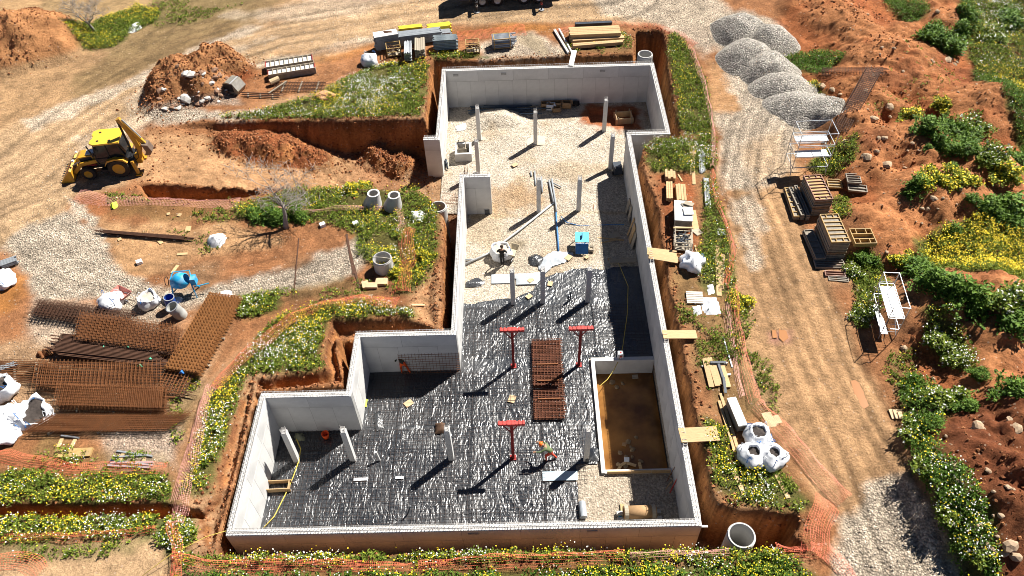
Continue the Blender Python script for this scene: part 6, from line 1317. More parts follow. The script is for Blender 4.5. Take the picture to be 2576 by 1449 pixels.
for s in(-1,1):
    for u in(-1,1):mb=MB();mb.box((s*(w_/2-.05),u*(L/2-.05),.42),(.08,.08,.84));mb.build('leg',M_woodg,t)
for k,(x,y,a_,l_,lab) in enumerate([(.2,.3,.5,.9,'dark board lying crosswise on the bench'),(.3,-.1,.1,.7,'white square board on the bench'),(.35,.55,1.2,.6,'grey offcut at the far end of the bench')]):
    c_=Vector((x,y,.92+.05*k));c_.rotate(Euler((0,0,rz)));mb=MB();mb.box((0,0,0),(.35 if k!=1 else .6,l_,.05),rz=a_+rz);mb.build('board',[M_formg,M_white,M_woodg][k],None,(ctr.x+c_.x,ctr.y+c_.y,zb+c_.z),label=lab,category='board')
stillage([(1700,612),(1742,609),(1699,572)],.8,'timber framed bin of steel offcuts beside the bench',M_dgrey,M_woodg);plank((1694,574),(1744,574),.12,.06,'pale batten laid across the bin',za=.62,zb=.62);plank((1742,530),(1752,585),.4,.05,'pale board standing right of the bench');plank((1744,575),(1762,590),.5,.04,'grey sheet leaning by the bench',M_woodg)
plank((1748,618),(1756,650),.1,.06,'thin batten between bin and crumpled bag');q=G(1761,650);mb=MB();mb.box((0,0,.1),(.4,.2,.2));mb.build('hollow_block',M_rubble,None,q,(0,0,.9),label='grey hollow block beside the crumpled bag',category='block')
plank((1804,620),(1809,745),.3,.05,'longer of two pale planks beside the net');plank((1818,640),(1815,728),.26,.05,'shorter of two pale planks beside the net')
plank((1818,846),(1842,925),.06,.06,'thin galvanised tube lying along the net',M_lgrey,name='tube',cat='tube');plank((1857,850),(1866,866),.3,.04,'small pale board between net and track')
for i,(a_,b_,w_,mt_,lab) in enumerate([((1772,902),(1790,975),.28,M_wood,'left board of the sawn timber pile'),((1783,900),(1805,972),.28,M_wood,'second board of the sawn timber pile'),((1797,910),(1815,968),.25,M_wood,'third board of the sawn timber pile'),((1812,910),(1832,975),.3,M_wood,'right board of the sawn timber pile'),((1806,912),(1822,962),.14,M_dgrey,'dark beam on the sawn timber pile'),((1787,913),(1826,912),.14,M_dgrey,'dark beam crossing the top of the timber pile'),((1820,950),(1825,990),.14,M_dgrey,'dark beam hanging off the front of the timber pile'),((1765,922),(1830,914),.1,M_white,'white batten under the back of the timber pile'),((1776,948),(1838,943),.1,M_white,'white batten under the front of the timber pile')]):
    za=gz_at(*a_)+(.02 if 'batten' in lab else .1 if 'board' in lab else .2);plank(a_,b_,w_,.07,lab,mt_,za=za,zb=za)
zb=gz_at(1850,1080);ctr,w_,L,rz=rect([(1858,1072),(1881,1070),(1829,1002)],zb+.6);t=thing('panel_crate','long white topped crate on the east strip','crate',(ctr.x,ctr.y,zb),(0,0,rz));mb=MB();mb.box((0,0,.3),(w_*.94,L*.97,.5));mb.build('crate_body',M_formg,t)
for k in range(2):mb=MB();mb.box((0,.02*k,.57+.035*k),(w_,L,.03));mb.build('top_board',M_white,t)
plank((1812,992),(1868,1172),.16,.1,'longer batten left of the white crate');plank((1808,1010),(1858,1172),.14,.1,'shorter batten left of the white crate')
plank((1926,1038),(1944,1075),.5,.03,'wide board lying on the track edge',M_ply);plank((1947,1046),(1958,1066),.45,.03,'small board beside the wide board on the track edge',M_ply)
plank((1841,1178),(1873,1246),.22,.05,'pale plank in the flowers left of the bags');plank((1950,1188),(1983,1254),.22,.05,'pale plank on bare soil below the bags');plank((1898,1180),(1932,1223),.08,.06,'thin white batten below the bags',M_white)
for k,(x,y) in enumerate([(2246,1042),(2256,1042),(2266,1043)]):plank((x-4,y-12),(x+5,y+12),.3,.03,['left','middle','right'][k]+' of three small boards beside the hedge strip',M_ply)
# bridging planks over the trench
for a_,b_,w_,lab in [((1628,632),(1702,641),.62,'rear plank bridging from the right wall to the bank'),((1632,643),(1705,655),.55,'front plank bridging from the right wall to the bank'),((1667,842),(1752,842),.6,'single plank bridge in the middle of the right wall'),((1710,1096),(1806,1091),.85,'wide plank bridge near the front of the right wall'),((1445,128),(1436,166),.4,'white plank bridge at the back wall')]:plank(a_,b_,w_,.05,lab,M_wood if 'white' not in lab else M_white,za=.2,zb=.06)
plank((1764,1325),(1780,1325),.1,.06,'white batten sticking out of the front right wall corner',M_white,za=-.12,zb=-.12)
# ---- small things on the left
for (a_,b_,w_,lab) in [((300,600),(303,606),.25,'short block under the left end of the rusty bar bundle'),((401,606),(408,614),.25,'short block under the right end of the rusty bar bundle'),((467,578),(480,576),.5,'small pale board on the island soil'),((446,641),(472,639),.2,'thin batten on the wet soil'),((433,688),(448,668),.2,'leaning batten at the gravel edge'),((420,540),(428,538),.25,'white offcut in the weeds, left'),((449,545),(455,538),.25,'white offcut in the weeds, right'),((1035,768),(1068,768),.15,'thin pale batten on the bench of the west trench')]:plank(a_,b_,w_,.06,lab)
for x,y,lab in [(352,662,'white crumpled carton on the wet soil'),(895,565,'pale carton at the weed edge'),(812,568,'white scrap at the foot of the tree shadow')]:q=G(x,y);mb=MB();mb.box((0,0,.1),(.35,.3,.22),rz=.5);mb.build('carton',M_wht,None,q,label=lab,category='carton')
crumple([(278,512),(290,508),(294,520),(284,526)],GZ,.45,450,'yellow high visibility jacket hanging on a stake in the weeds',M_yel,.06,'safety_jacket','jacket',gz=True)
for a_,b_,w_,lab in [((920,722),(950,722),.4,'left board of the small pile by the fallen net'),((946,712),(976,712),.5,'top board of the small pile by the fallen net'),((918,712),(922,728),.4,'brown end board of the small pile by the fallen net')]:plank(a_,b_,w_,.2,lab,M_ply)
bundle([(0,663),(38,660),(-2,650)],.35,5,3,'grey tube bundle cut by the left frame edge, upper',M_pvc,'tube_bundle','tube',True,'tubes');bundle([(-20,930),(36,926),(-20,918)],.25,5,2,'grey tube bundle cut by the left frame edge, lower',M_pvc,'tube_bundle','tube',True,'tubes')
for a_,b_,lab in [((-10,935),(45,932),'yellow batten at the left frame edge, upper'),((-10,945),(60,944),'yellow batten at the left frame edge, lower')]:plank(a_,b_,.1,.08,lab,M_formy)
plank((140,1143),(232,1139),.5,.12,'yellow formwork beam lying in the front left weeds',M_formy,name='form_beam',cat='beam')
for i,(a_,b_) in enumerate([((295,1136),(384,1149)),((290,1151),(372,1146)),((278,1160),(385,1172)),((272,1172),(380,1178)),((278,1166),(386,1164)),((155,1097),(200,1103))]):plank(a_,b_,.09,.09,['back','second','third','front','crossing','northern single'][i]+' galvanised prop lying in the front left weeds',M_lgrey,name='steel_prop',cat='prop')
for a_,b_,lab in [((310,1142),(300,1164),'left batten under the steel props'),((362,1152),(362,1166),'right batten under the steel props'),((157,1103),(147,1125),'left pale batten above the yellow beam'),((190,1106),(175,1135),'right pale batten above the yellow beam')]:plank(a_,b_,.18,.05,lab)
q=G(395,947);mb=MB();mb.lathe([(.2,0),(.45,0),(.5,.08),(.45,.16),(.2,.16),(.16,.08)],20,(0,0,0),'z',True);mb.build('tyre',M_tyre,None,q,label='old tyre lying on the pale ground by the mesh',category='tyre')
for x,y,lab in [(100,893,'rusty scrap lump left of the dark bars'),(118,888,'rusty bent plate left of the dark bars')]:crumple([(x-10,y-8),(x+12,y-8),(x+10,y+8),(x-12,y+8)],GZ,.5,460+x,lab,M_rustb,.08,'scrap','scrap',gz=True)
for x,y,lab in [(270,888,'green rag on the dark bars, left'),(330,888,'green rag on the dark bars, right'),(386,918,'green rag at the end of the dark bars'),(360,934,'green rag on the long mesh stack')]:q=G(x,y);mb=MB();mb.tube([(-.15,0,.45),(0,.05,.52),(.15,-.03,.46)],[.04,.09,.03],5);mb.build('green_rag',mat('green_plastic',(.02,.4,.2),.5),None,q,label=lab,category='rag')
q=G(467,955);mb=MB();mb.tube([(-.12,0,.6),(0,.05,.7),(.12,-.03,.6)],[.05,.11,.04],5);mb.build('blue_rag',M_blue,None,q,label='blue rag at the foot of the tilted mesh stack',category='rag')
slab([(240,1296),(276,1292),(273,1308),(248,1306)],-.95,.06,'grey_sheet','grey sheet lying in the small front left trench',M_lgrey,'sheet')
RRED=rockmesh('chunk',.5,90,mat('reddish_rubble',(.24,.14,.09),.95,var=.4,scale=4),1,.6)
# bucket, log and rubble by the track
q=G(592,228);t=thing('excavator_bucket','steel excavator bucket lying on its side at the rubble heap','bucket',(q.x,q.y,q.z+.05),(0,0,-.35));mb=MB();mb.prism([(-.6,0),(.6,.0),(.75,.35),(.35,.95),(-.3,1.0),(-.65,.6)],-.55,.55,'y');mb.build('bucket_shell',mat('bucket_steel',(.25,.23,.2),.45,metal=.4,dirt=((.4,.33,.2),.6,2)),t);mb=MB();mb.box((-.1,-.56,.55),(.9,.03,.6));mb.build('bucket_side',M_dark,t);mb=MB();mb.box((.3,.0,.78),(.5,1.12,.04),ry=.95);mb.build('wear_plate',M_lgrey,t)
q=G(675,238);mb=MB();mb.cyl((0,0,.08),(1.3,1.3,.35),.06,n=8);mb.build('post',M_woodg,None,q,label='leaning post with a pale block at its end by the column forms',category='post');q=G(692,212);mb=MB();mb.cyl((-.3,-.2,.3),(.35,.25,.35),.24,n=10);mb.build('log_block',M_ply,None,q,label='pale log block on the end of the leaning post',category='log')
rock(820,243,1.7,'large pale orange clod of earth at the edge of the north meadow',meshes=[rockmesh('rock',.5,77,mat('orange_clod',(.42,.23,.12),.95,var=.3,bump=.6,bscale=7),3,.6)])
for i in range(120):
    x=random.uniform(400,600);y=random.uniform(175,275);x=400+(x-400)
    if abs(y-(265-.36*(x-400)))>48:continue
    rock(x,y,random.choice([.15,.2,.25,.3,.35,.45,.6]),'angular chunk of rubble on the heap by the track',name='rubble_chunk',group='rubble chunks on the heap',meshes=RUB[:2]+[RRED]*4)
for x,y,s,lab in [(480,188,1.1,'largest grey concrete lump on the rubble heap'),(468,192,.9,'pale concrete slab piece on the rubble heap crest'),(455,218,1.0,'long white slab fragment on the rubble heap'),(461,238,.7,'leaf shaped white fragment on the rubble heap')]:rock(x,y,s,lab,name='rubble_chunk',meshes=RUB)
# rocks on the spoil
for x,y,s,lab in [(2268,105,.7,'pale rock below the far heaps'),(2280,120,.6,'rounded rock beside the large dark shrub'),(2248,122,.5,'flat rock left of the large dark shrub'),(2380,128,.8,'upper white rock against the large dark shrub'),(2384,152,.9,'lower white rock against the large dark shrub'),(2400,162,.5,'small rock right of the large dark shrub'),(2357,30,.6,'rock on the topmost heap'),(2068,216,.7,'dark rock beside the lower weeds'),(2094,226,.6,'second rock beside the lower weeds'),(2113,237,.4,'small third rock beside the lower weeds'),(2238,268,.9,'large rounded rock in the middle of the spoil'),(2194,300,1.0,'long pale rock standing on the spoil'),(2225,348,.7,'grey rock by the scaffold spoil'),(2210,348,.5,'brown rock by the scaffold spoil'),(2124,356,.6,'white rock behind the scaffold'),(2180,395,.9,'tilted rock above the grey panels'),(2228,420,.9,'broad rock above the two bushes'),(2276,422,.4,'small rock left of the bushes'),(2205,382,.6,'rock below the pale standing rock'),(2350,500,.7,'rock at the foot of the yellow green bush'),(2320,525,.5,'left pale rock on the big heap'),(2335,526,.5,'right pale rock on the big heap'),(2180,668,.5,'pale rock by the short panels'),(2274,877,.6,'pale rock below the low scaffold'),(2463,1075,.8,'white rock on the dark red heap'),(2555,1080,.9,'white slab rock at the right frame edge'),(2400,1172,.6,'rock beside the hedge strip'),(2413,1212,.5,'second rock beside the hedge strip'),(2455,1320,.8,'rock at the lower right, upper'),(2480,1380,1.0,'large brown rock at the lower right'),(2540,1375,1.0,'clustered brown rock at the lower right'),(2555,1400,.8,'clustered rock at the lower right edge'),(2525,1390,.7,'small clustered brown rock at the lower right'),(2496,1390,.6,'rock left of the lower right cluster'),(2120,615,.0,'')]:
    if lab:rock(x,y,s*.72,lab)
rn=random.Random(3)
for i in range(170):
    x=rn.uniform(2060,2570);y=rn.uniform(10,1440);q=PX(x,y)
    if float(sdist(np.array([q[0]]),np.array([q[1]]),SPOIL)[0])<.5:continue
    rock(x,y,rn.choice([.12,.15,.18,.22,.3]),'small stone scattered on the red spoil',group='small stones on the spoil',name='stone' if 0 else 'rock')
# gravel heaps
def gheap(x,y,r,h,label,seed,el=1.,an=0.):
    q=PX(x,y);res=.12;xx=np.arange(-r*1.5,r*1.5,res);A_,B_=np.meshgrid(xx,xx);aa=np.arctan2(B_,A_);kk=1+.05*np.sin(3*aa+seed)+.04*np.sin(5*aa+2*seed);zz=heap(A_/kk,B_/kk,0,0,r*1.05,h*1.35,el,an,1.25)*(1+.12*fbm(A_+seed,B_,.9,3,seed))-.12+.03*fbm(A_+seed,B_,2.5,3,seed+1)*ss(0,.3,heap(A_,B_,0,0,r,h,el,an,1.15));zz=zz+tfast(A_+q[0],B_+q[1])-zg(*q);i=np.arange(A_.size).reshape(A_.shape);f=np.stack([i[:-1,:-1],i[:-1,1:],i[1:,1:],i[1:,:-1]],-1).reshape(-1,4);col=np.ones(A_.shape+(4,));col[...,:3]=np.array((.42,.385,.335))*(1+.12*fbm(A_,B_,.7,3,seed))[...,None]
    mk=(heap(A_/kk,B_/kk,0,0,r*1.1,h,el,an,1.15)>0).ravel();f=f[mk[f].any(1)]
    link('gravel_heap',npmesh('gravel_heap',np.stack([A_,B_,zz],-1).reshape(-1,3),f,MATS['earth_and_gravel'],True,attrs={'Col':('FLOAT_COLOR',col),'grav':('FLOAT',np.ones(A_.shape))}),None,(q[0],q[1],zg(*q)),label=label,category='gravel heap',group=None)
for a_ in [(1862,85,2.6,1.35,'rearmost left grey gravel heap',1),(1935,112,2.4,1.3,'rearmost right grey gravel heap',2),(1880,150,2.6,1.25,'second grey gravel heap, left of the row',3),(1935,180,2.5,1.2,'third grey gravel heap against the weeds',4),(1970,225,2.3,1.0,'fourth grey gravel heap',5,1.2,-.6),(2020,275,2.4,.9,'lowest long grey gravel heap by the scaffold',6,1.3,-.8)]:gheap(*a_)
# muddy puddles
def puddle(pts,lab,mt_=None):
    P_=W(pts,GZ);c=np.mean(P_,0);z=min(zg(x,y) for x,y in P_)+.05
    if sum(P_[i][0]*P_[(i+1)%len(P_)][1]-P_[(i+1)%len(P_)][0]*P_[i][1] for i in range(len(P_)))<0:P_=P_[::-1]
    mb=MB();mb.add([(x-c[0],y-c[1],0) for x,y in P_],[tuple(range(len(P_)))]);mb.build('puddle',mt_ or M_pud,None,(c[0],c[1],z),kind='structure')
m,n,l,b=newmat('puddle_water');b.inputs['Base Color'].default_value=(.36,.17,.075,1);b.inputs['Roughness'].default_value=.1;M_pud=m
puddle([(2140,957),(2152,955),(2165,965),(2178,975),(2184,990),(2192,1005),(2204,1020),(2212,1035),(2200,1032),(2188,1018),(2175,1028),(2160,1015),(2150,990)],'');puddle([(1942,828),(1952,830),(1956,848),(1944,850)],'');puddle([(1960,826),(1978,832),(1984,850),(1970,860),(1960,850)],'')
# ---- orange barrier netting
m,n,l,b=newmat('orange_netting');b.inputs['Base Color'].default_value=(.72,.16,.08,1);b.inputs['Roughness'].default_value=.5;M_net=m
m,n,l,b=newmat('faded_netting');b.inputs['Base Color'].default_value=(.75,.36,.30,1);b.inputs['Roughness'].default_value=.5;M_netf=m
def net(pts,label,w_=.95,side=1,lift=.35,seed=0,mt_=None,cell=.1,th=.011,lay=.7,group=None):
    """slumped mesh ribbon: lower edge follows the ground line, upper edge falls to one side"""
    P_=[PX(x,y) for x,y in pts];S=[];acc=0
    for (ax,ay),(bx,by) in zip(P_[:-1],P_[1:]):
        L=math.hypot(bx-ax,by-ay);k=max(2,int(L/cell))
        for i in range(k):S.append((ax+(bx-ax)*i/k,ay+(by-ay)*i/k,acc+L*i/k))
        acc+=L
    S=np.array(S);n_=len(S);kz=max(4,int(w_/cell/1.25));k5=np.ones(9)/9
    sx=np.convolve(np.pad(S[:,0],4,'edge'),k5,'valid');sy=np.convolve(np.pad(S[:,1],4,'edge'),k5,'valid')
    dx=np.gradient(sx);dy=np.gradient(sy);L=np.hypot(dx,dy)+1e-9;nx_=-dy/L*side;ny_=dx/L*side
    al=S[:,2];la=lay*w_*(.65+.5*vn(al*.25,al*0,seed)+.25*vn(al*1.1,al*0+3,seed));li=lift*(.35+1.1*vn(al*.22,al*0+7,seed+2))
    V=np.zeros((n_,kz+1,3));f=np.linspace(0,1,kz+1)
    for j,q in enumerate(f):
        X_=sx+nx_*la*q+.05*(vn(al*1.7,al*0+j*.6,seed+4)-.5)*2;Y_=sy+ny_*la*q+.05*(vn(al*1.7,al*0+j*.6,seed+5)-.5)*2
        V[:,j,0]=X_;V[:,j,1]=Y_;V[:,j,2]=np.maximum(tfast(X_,Y_),GZ-.3)+.03+li*math.sin(math.pi*min(1,q*.75))*(.7+.6*vn(al*.9,al*0+q*3,seed+6))
    c=V.reshape(-1,3).mean(0);V=V-c;VV=[];FF=[];o=0
    def strips(A_,B_,up):
        nonlocal o
        d=B_-A_;s=np.cross(d,up);s/=np.linalg.norm(s,axis=-1)[...,None]+1e-9;s*=th/2;v=np.stack([A_-s,A_+s,B_+s,B_-s],-2).reshape(-1,3);VV.append(v);FF.append(np.arange(len(v)).reshape(-1,4)+o);o+=len(v)
    strips(V[:-1],V[1:],np.array([0,.35,1.]));strips(V[:,:-1],V[:,1:],np.array([0,.35,1.]))
    link('barrier_net',npmesh('barrier_net',np.concatenate(VV),FF,mt_ or M_net),None,tuple(c),label=label,category='netting',group=group)
net([(1395,88),(1460,72),(1540,66),(1640,74),(1700,92),(1745,122)],'orange net along the north east trench',.9,1,.3,1)
net([(1745,122),(1762,175),(1775,215),(1788,270),(1798,330),(1802,395),(1800,435)],'faded orange net along the grassy east strip',.8,-1,.5,2,M_netf,lay=.5)
net([(1800,435),(1796,470),(1806,510),(1828,560),(1846,605),(1852,640),(1842,690),(1828,735)],'bright orange net beside the timber and track',.75,-1,.5,3,lay=.45)
net([(1826,735),(1832,775),(1838,815),(1850,870),(1862,930),(1876,985),(1886,1025)],'orange net strip past the sawn timber pile',.8,1,.5,4,lay=.6)
net([(1815,770),(1825,830),(1840,900),(1850,960),(1865,1010)],'faded twisted net strip beside the galvanised tube',.6,1,.3,14,M_netf,lay=.5)
net([(1886,1025),(1925,1065),(1965,1110),(2010,1165),(2060,1225),(2112,1283)],'long straight orange net along the track edge',1.0,1,.5,5,lay=.75)
net([(2112,1283),(2092,1320),(2085,1350),(2086,1400),(2078,1430)],'orange net hanging at the front right gravel',1.3,-1,.6,6,lay=.8)
net([(2060,1400),(2085,1420),(2110,1450),(2130,1490)],'bunched orange net in the front right corner',1.2,1,.8,7,lay=.5);net([(1945,1396),(1985,1404),(2030,1402),(2075,1412)],'orange net across the front right trench edge',.9,1,.5,8,lay=.7)
net([(432,1424),(520,1440),(620,1441),(740,1436),(860,1438),(960,1444),(1050,1442)],'red orange net in front of the flower band, left half',.9,1,.65,9,lay=.4);net([(1050,1442),(1130,1434),(1200,1430),(1300,1430),(1390,1426),(1480,1421),(1580,1419)],'red orange net in front of the flower band, middle',.9,1,.65,10,lay=.4);net([(1580,1419),(1650,1413),(1730,1409),(1800,1405),(1845,1402)],'faded net in front of the flower band, right end',.8,1,.6,11,M_netf,lay=.4)
net([(1010,750),(900,745),(800,765),(720,795),(660,840),(600,892),(560,935),(520,985)],'orange net following the flower bank above the middle bay',1.1,1,.4,12,lay=.8)
net([(520,985),(500,1030),(480,1090),(462,1150),(445,1215),(425,1290),(410,1335)],'wide faded net along the west trench',1.25,1,.6,13,M_netf,lay=.75);net([(410,1335),(425,1370),(436,1400),(428,1440),(424,1480)],'orange net fold at the front left corner',1.0,1,.8,15,lay=.6)
net([(985,745),(994,700),(1005,650),(1000,600),(1010,575)],'bright orange net fallen beside the concrete ring',1.2,-1,.4,16,lay=.9);net([(690,520),(760,535),(850,530),(950,520),(1010,522),(1025,560),(1010,590)],'weathered orange net through the island weeds',.8,-1,.5,17,M_netf,lay=.5)
net([(180,505),(260,520),(360,515),(480,520),(600,530)],'weathered net lying along the island edge',.9,1,.1,18,M_netf,lay=1.);net([(-20,1160),(40,1172),(110,1185),(180,1198),(300,1200),(430,1200)],'orange net through the front left flower bank',.9,1,.4,19,lay=.6)
net([(-20,1366),(80,1364),(180,1368),(300,1355),(405,1340)],'orange net below the front left flower bank',.7,1,.35,20,lay=.6);net([(-20,1440),(30,1432),(70,1445),(90,1470)],'orange net scrap in the lower left corner',1.2,1,.4,21,lay=.8);net([(1150,105),(1200,100),(1280,92),(1330,88)],'orange net lying on the wet soil behind the stillages',1.5,1,.1,22,lay=1.1)
pipe([(330,1470),(430,1395),(520,1350),(572,1335)],.015,'yellow string stretched from the front wall corner',M_hose,'string',z=.05,zs=[-.1,.3,.2,.1])
# rebar standing at the ramp opening
t=thing('wall_reinforcement','upright wall reinforcement mesh closing the ramp opening','rebar',(-4.1,42.6,PITZ));mb=MB()
for i in range(16):
    y=.0+i*.25
    for s in(-.1,.1):mb.beam((s,y,0),(s+random.uniform(-.03,.03),y,1.9 if i<6 else .9),.016,.016)
mb.build('vertical_bars',M_rust,t,kind='stuff');mb=MB()
for k in range(6):
    for s in(-.1,.1):mb.beam((s,0,.2+k*.16),(s,3.9,.2+k*.16),.014,.014)
mb.build('horizontal_bars',M_rust,t,kind='stuff')
o=mesh_sheet(0,1.3,0,3.2,0,'steel mesh sheet lying outside the ramp opening',.16,M_rust,.016,None);q=VP(1134,478,-3.3);o.location=(q.x,q.y,zg(q.x,q.y)+.06)
# ------------------------------------------------------------------ people
M_skin=mat('skin',(.35,.19,.12),.6,var=.1);M_boot=mat('work_boot',(.05,.04,.03),.8)
def person(p,rz,J,colours,label,hat=None,group=None,hair=(.03,.02,.015)):
    """J: joint name -> (x,y,z); one continuous skinned body, materials by bone"""
    t=thing('person',label,'person',p,(0,0,rz),group)
    rad=dict(pel=.15,waist=.135,chest=.17,neck=.06,head=.105,headtop=.10,chin=.085,shL=.085,shR=.085,elL=.055,elR=.055,wrL=.036,wrR=.036,paL=.042,paR=.042,hipL=.105,hipR=.105,knL=.072,knR=.072,anL=.05,anR=.05,toL=.045,toR=.045)
    E_=[('pel','waist'),('waist','chest'),('chest','neck'),('neck','chin'),('chin','head'),('head','headtop')]
    for s in'LR':E_+=[('chest','sh'+s),('sh'+s,'el'+s),('el'+s,'wr'+s),('wr'+s,'pa'+s),('pel','hip'+s),('hip'+s,'kn'+s),('kn'+s,'an'+s),('an'+s,'to'+s)]
    J={k:Vector(v) for k,v in J.items()}
    h=(J['head']-J['neck']).normalized();J['chin']=J['neck'].lerp(J['head'],.45);J['headtop']=J['head']+h*.09
    fing=[]
    for s in'LR':
        d=(J['wr'+s]-J['el'+s]).normalized();J['pa'+s]=J['wr'+s]+d*.08
        sd_=d.cross(Vector((0,0,1)));sd_=sd_.normalized() if sd_.length>.1 else Vector((1,0,0));bend=Vector((0,0,-1))
        for i,(o_,L_) in enumerate([(-.033,.07),(-.011,.08),(.011,.078),(.033,.062)]):
            a=J['pa'+s]+sd_*o_+d*.03;b_=a+d*L_*.55;c=b_+(d*.6+bend*.6).normalized()*L_*.5
            for nm,q in(('a',a),('b',b_),('c',c)):J['f%s%d%s'%(s,i,nm)]=q;rad['f%s%d%s'%(s,i,nm)]=.011
            E_+=[('pa'+s,'f%s%da'%(s,i)),('f%s%da'%(s,i),'f%s%db'%(s,i)),('f%s%db'%(s,i),'f%s%dc'%(s,i))]
        a=J['wr'+s]+d*.04+sd_*.045;b_=a+(d+sd_*.7).normalized()*.05
        J['t%sa'%s]=a;J['t%sb'%s]=b_;rad['t%sa'%s]=.013;rad['t%sb'%s]=.011;E_+=[('wr'+s,'t%sa'%s),('t%sa'%s,'t%sb'%s)]
    names=list(J);ix={k:i for i,k in enumerate(names)}
    me=bpy.data.meshes.new('skeleton');me.from_pydata([J[k] for k in names],[(ix[a],ix[b_]) for a,b_ in E_],[]);o=bpy.data.objects.new('skeleton',me);COL.objects.link(o)
    md=o.modifiers.new('s','SKIN');md.use_smooth_shade=True;sv=me.skin_vertices[0].data
    for k in names:r=rad.get(k,.03);sv[ix[k]].radius=(r,r)
    sv[ix['pel']].use_root=True;o.modifiers.new('d','SUBSURF').levels=1
    bpy.context.view_layer.update();dg=bpy.context.evaluated_depsgraph_get();m2=bpy.data.meshes.new_from_object(o.evaluated_get(dg));bpy.data.objects.remove(o)
    mats=[M_skin,colours['top'],colours['trousers'],M_boot,mat('dark_hair',hair,.8)]
    m2.materials.clear()
    for q in mats:m2.materials.append(q)
    zone_=lambda a,b_:2 if a in('pel',) and b_[:3]=='hip' or a[:3]=='hip' or (a[:2]=='kn') else 3 if a[:2]=='an' else 1 if a in('pel','waist','chest') and b_ not in('neck',) or a[:2] in('sh','el') else 0
    segs=[(J[a],J[b_],zone_(a,b_)) for a,b_ in E_]
    for f in m2.polygons:
        c=f.center;best=9;z_=0
        for a,b_,q in segs:
            ab=b_-a;tt=max(0,min(1,(c-a).dot(ab)/max(1e-9,ab.length_squared)));dd=(a+ab*tt-c).length
            if dd<best:best=dd;z_=q
        f.material_index=z_;f.use_smooth=True
    link('body',m2,t)
    hd=J['head'];up=h;fw=J.get('face',Vector((0,1,0)));q=up.to_track_quat('Z','Y')
    if hat:
        mb=MB();mb.lathe([(.165,-.01),(.16,.0),(.125,.03),(.12,.07),(.09,.12),(.03,.145),(0,.147)],16);ho=mb.build('helmet',hat,t,hd+up*.05,q.to_euler(),smooth=True)
    else:
        mb=MB();mb.lathe([(.115,-.02),(.12,.04),(.10,.10),(.05,.135),(0,.14)],14);mb.build('hair',mats[4],t,hd+up*.01,q.to_euler(),smooth=True)
    # face: nose and ears on the head
    side=fw.cross(up).normalized();mb=MB();mb.cyl(hd+fw*.095-up*.02,hd+fw*.135-up*.03,.02,.012,6);mb.build('nose',M_skin,t)
    for s in(-1,1):
        mb=MB();mb.cyl(hd+side*s*.098,hd+side*s*.118,.03,.024,8);mb.build('ear',M_skin,t);mb=MB();mb.cyl(hd+fw*.092+side*s*.035,hd+fw*.107+side*s*.035,.013,n=6);mb.build('eye',M_boot,t)
    mb=MB();mb.beam(hd+fw*.1-up*.065-side*.025,hd+fw*.1-up*.065+side*.025,.012,.012);mb.build('mouth',mat('lip',(.25,.08,.06),.6),t)
    return t
STAND=dict(pel=(0,0,.95),waist=(0,.01,1.12),chest=(0,.02,1.35),neck=(0,.02,1.52),head=(0,.05,1.66),shL=(-.19,.02,1.42),shR=(.19,.02,1.42),elL=(-.26,.0,1.15),elR=(.26,0,1.15),wrL=(-.22,.18,.95),wrR=(.22,.18,.95),hipL=(-.1,0,.9),hipR=(.1,0,.9),knL=(-.11,.03,.5),knR=(.11,.03,.5),anL=(-.12,0,.08),anR=(.12,0,.08),toL=(-.13,.16,.045),toR=(.13,.16,.045))
def pose(**k):d=dict(STAND);d.update(k);return d
C_olive=mat('olive_shirt',(.13,.17,.08),.8,var=.15);C_darkg=mat('dark_green_jacket',(.03,.035,.025),.85);C_black=mat('black_clothes',(.015,.014,.015),.85);C_or=mat('orange_work_trousers',(.85,.11,.02),.7,var=.1);C_or2=mat('red_orange_work_trousers',(.62,.07,.035),.7,var=.15);C_grey=mat('grey_work_trousers',(.12,.13,.15),.8)
q=VP(1386,1157,PITZ);person((q.x,q.y,PITZ+.05),R(75),pose(pel=(0,0,.84),waist=(0,.09,1.0),chest=(0,.26,1.18),neck=(0,.4,1.3),head=(0,.52,1.38),shL=(-.18,.3,1.25),shR=(.18,.3,1.25),elL=(-.33,.5,1.12),elR=(.3,.5,1.1),wrL=(-.4,.75,1.15),wrR=(.3,.74,1.05),knL=(-.13,.28,.5),knR=(.12,.02,.46),anL=(-.14,.22,.08),anR=(.13,-.3,.1),toL=(-.15,.38,.045),toR=(.13,-.16,.045),hipL=(-.1,.02,.8),hipR=(.1,-.02,.8)),dict(top=C_olive,trousers=C_or2),'worker in orange helmet, green shirt and red orange trousers striding bent forward',mat('orange_helmet',(.85,.16,.02),.35))
q=VP(1018,939,PITZ);person((q.x,q.y,PITZ+.05),R(10),pose(pel=(0,0,.88),waist=(-.03,.1,1.02),chest=(-.08,.28,1.2),neck=(-.08,.42,1.33),head=(-.07,.53,1.42),shL=(-.26,.26,1.26),shR=(.1,.3,1.26),elL=(-.42,.16,1.05),elR=(.25,.45,1.05),wrL=(-.28,.34,.9),wrR=(.3,.65,.95),knL=(-.16,.1,.46),knR=(.2,.08,.46),anL=(-.16,.0,.08),anR=(.34,-.1,.08),toL=(-.17,.16,.045),toR=(.4,.05,.045)),dict(top=C_darkg,trousers=C_or),'worker in dark jacket and bright orange trousers leaning towards the middle bay wall')
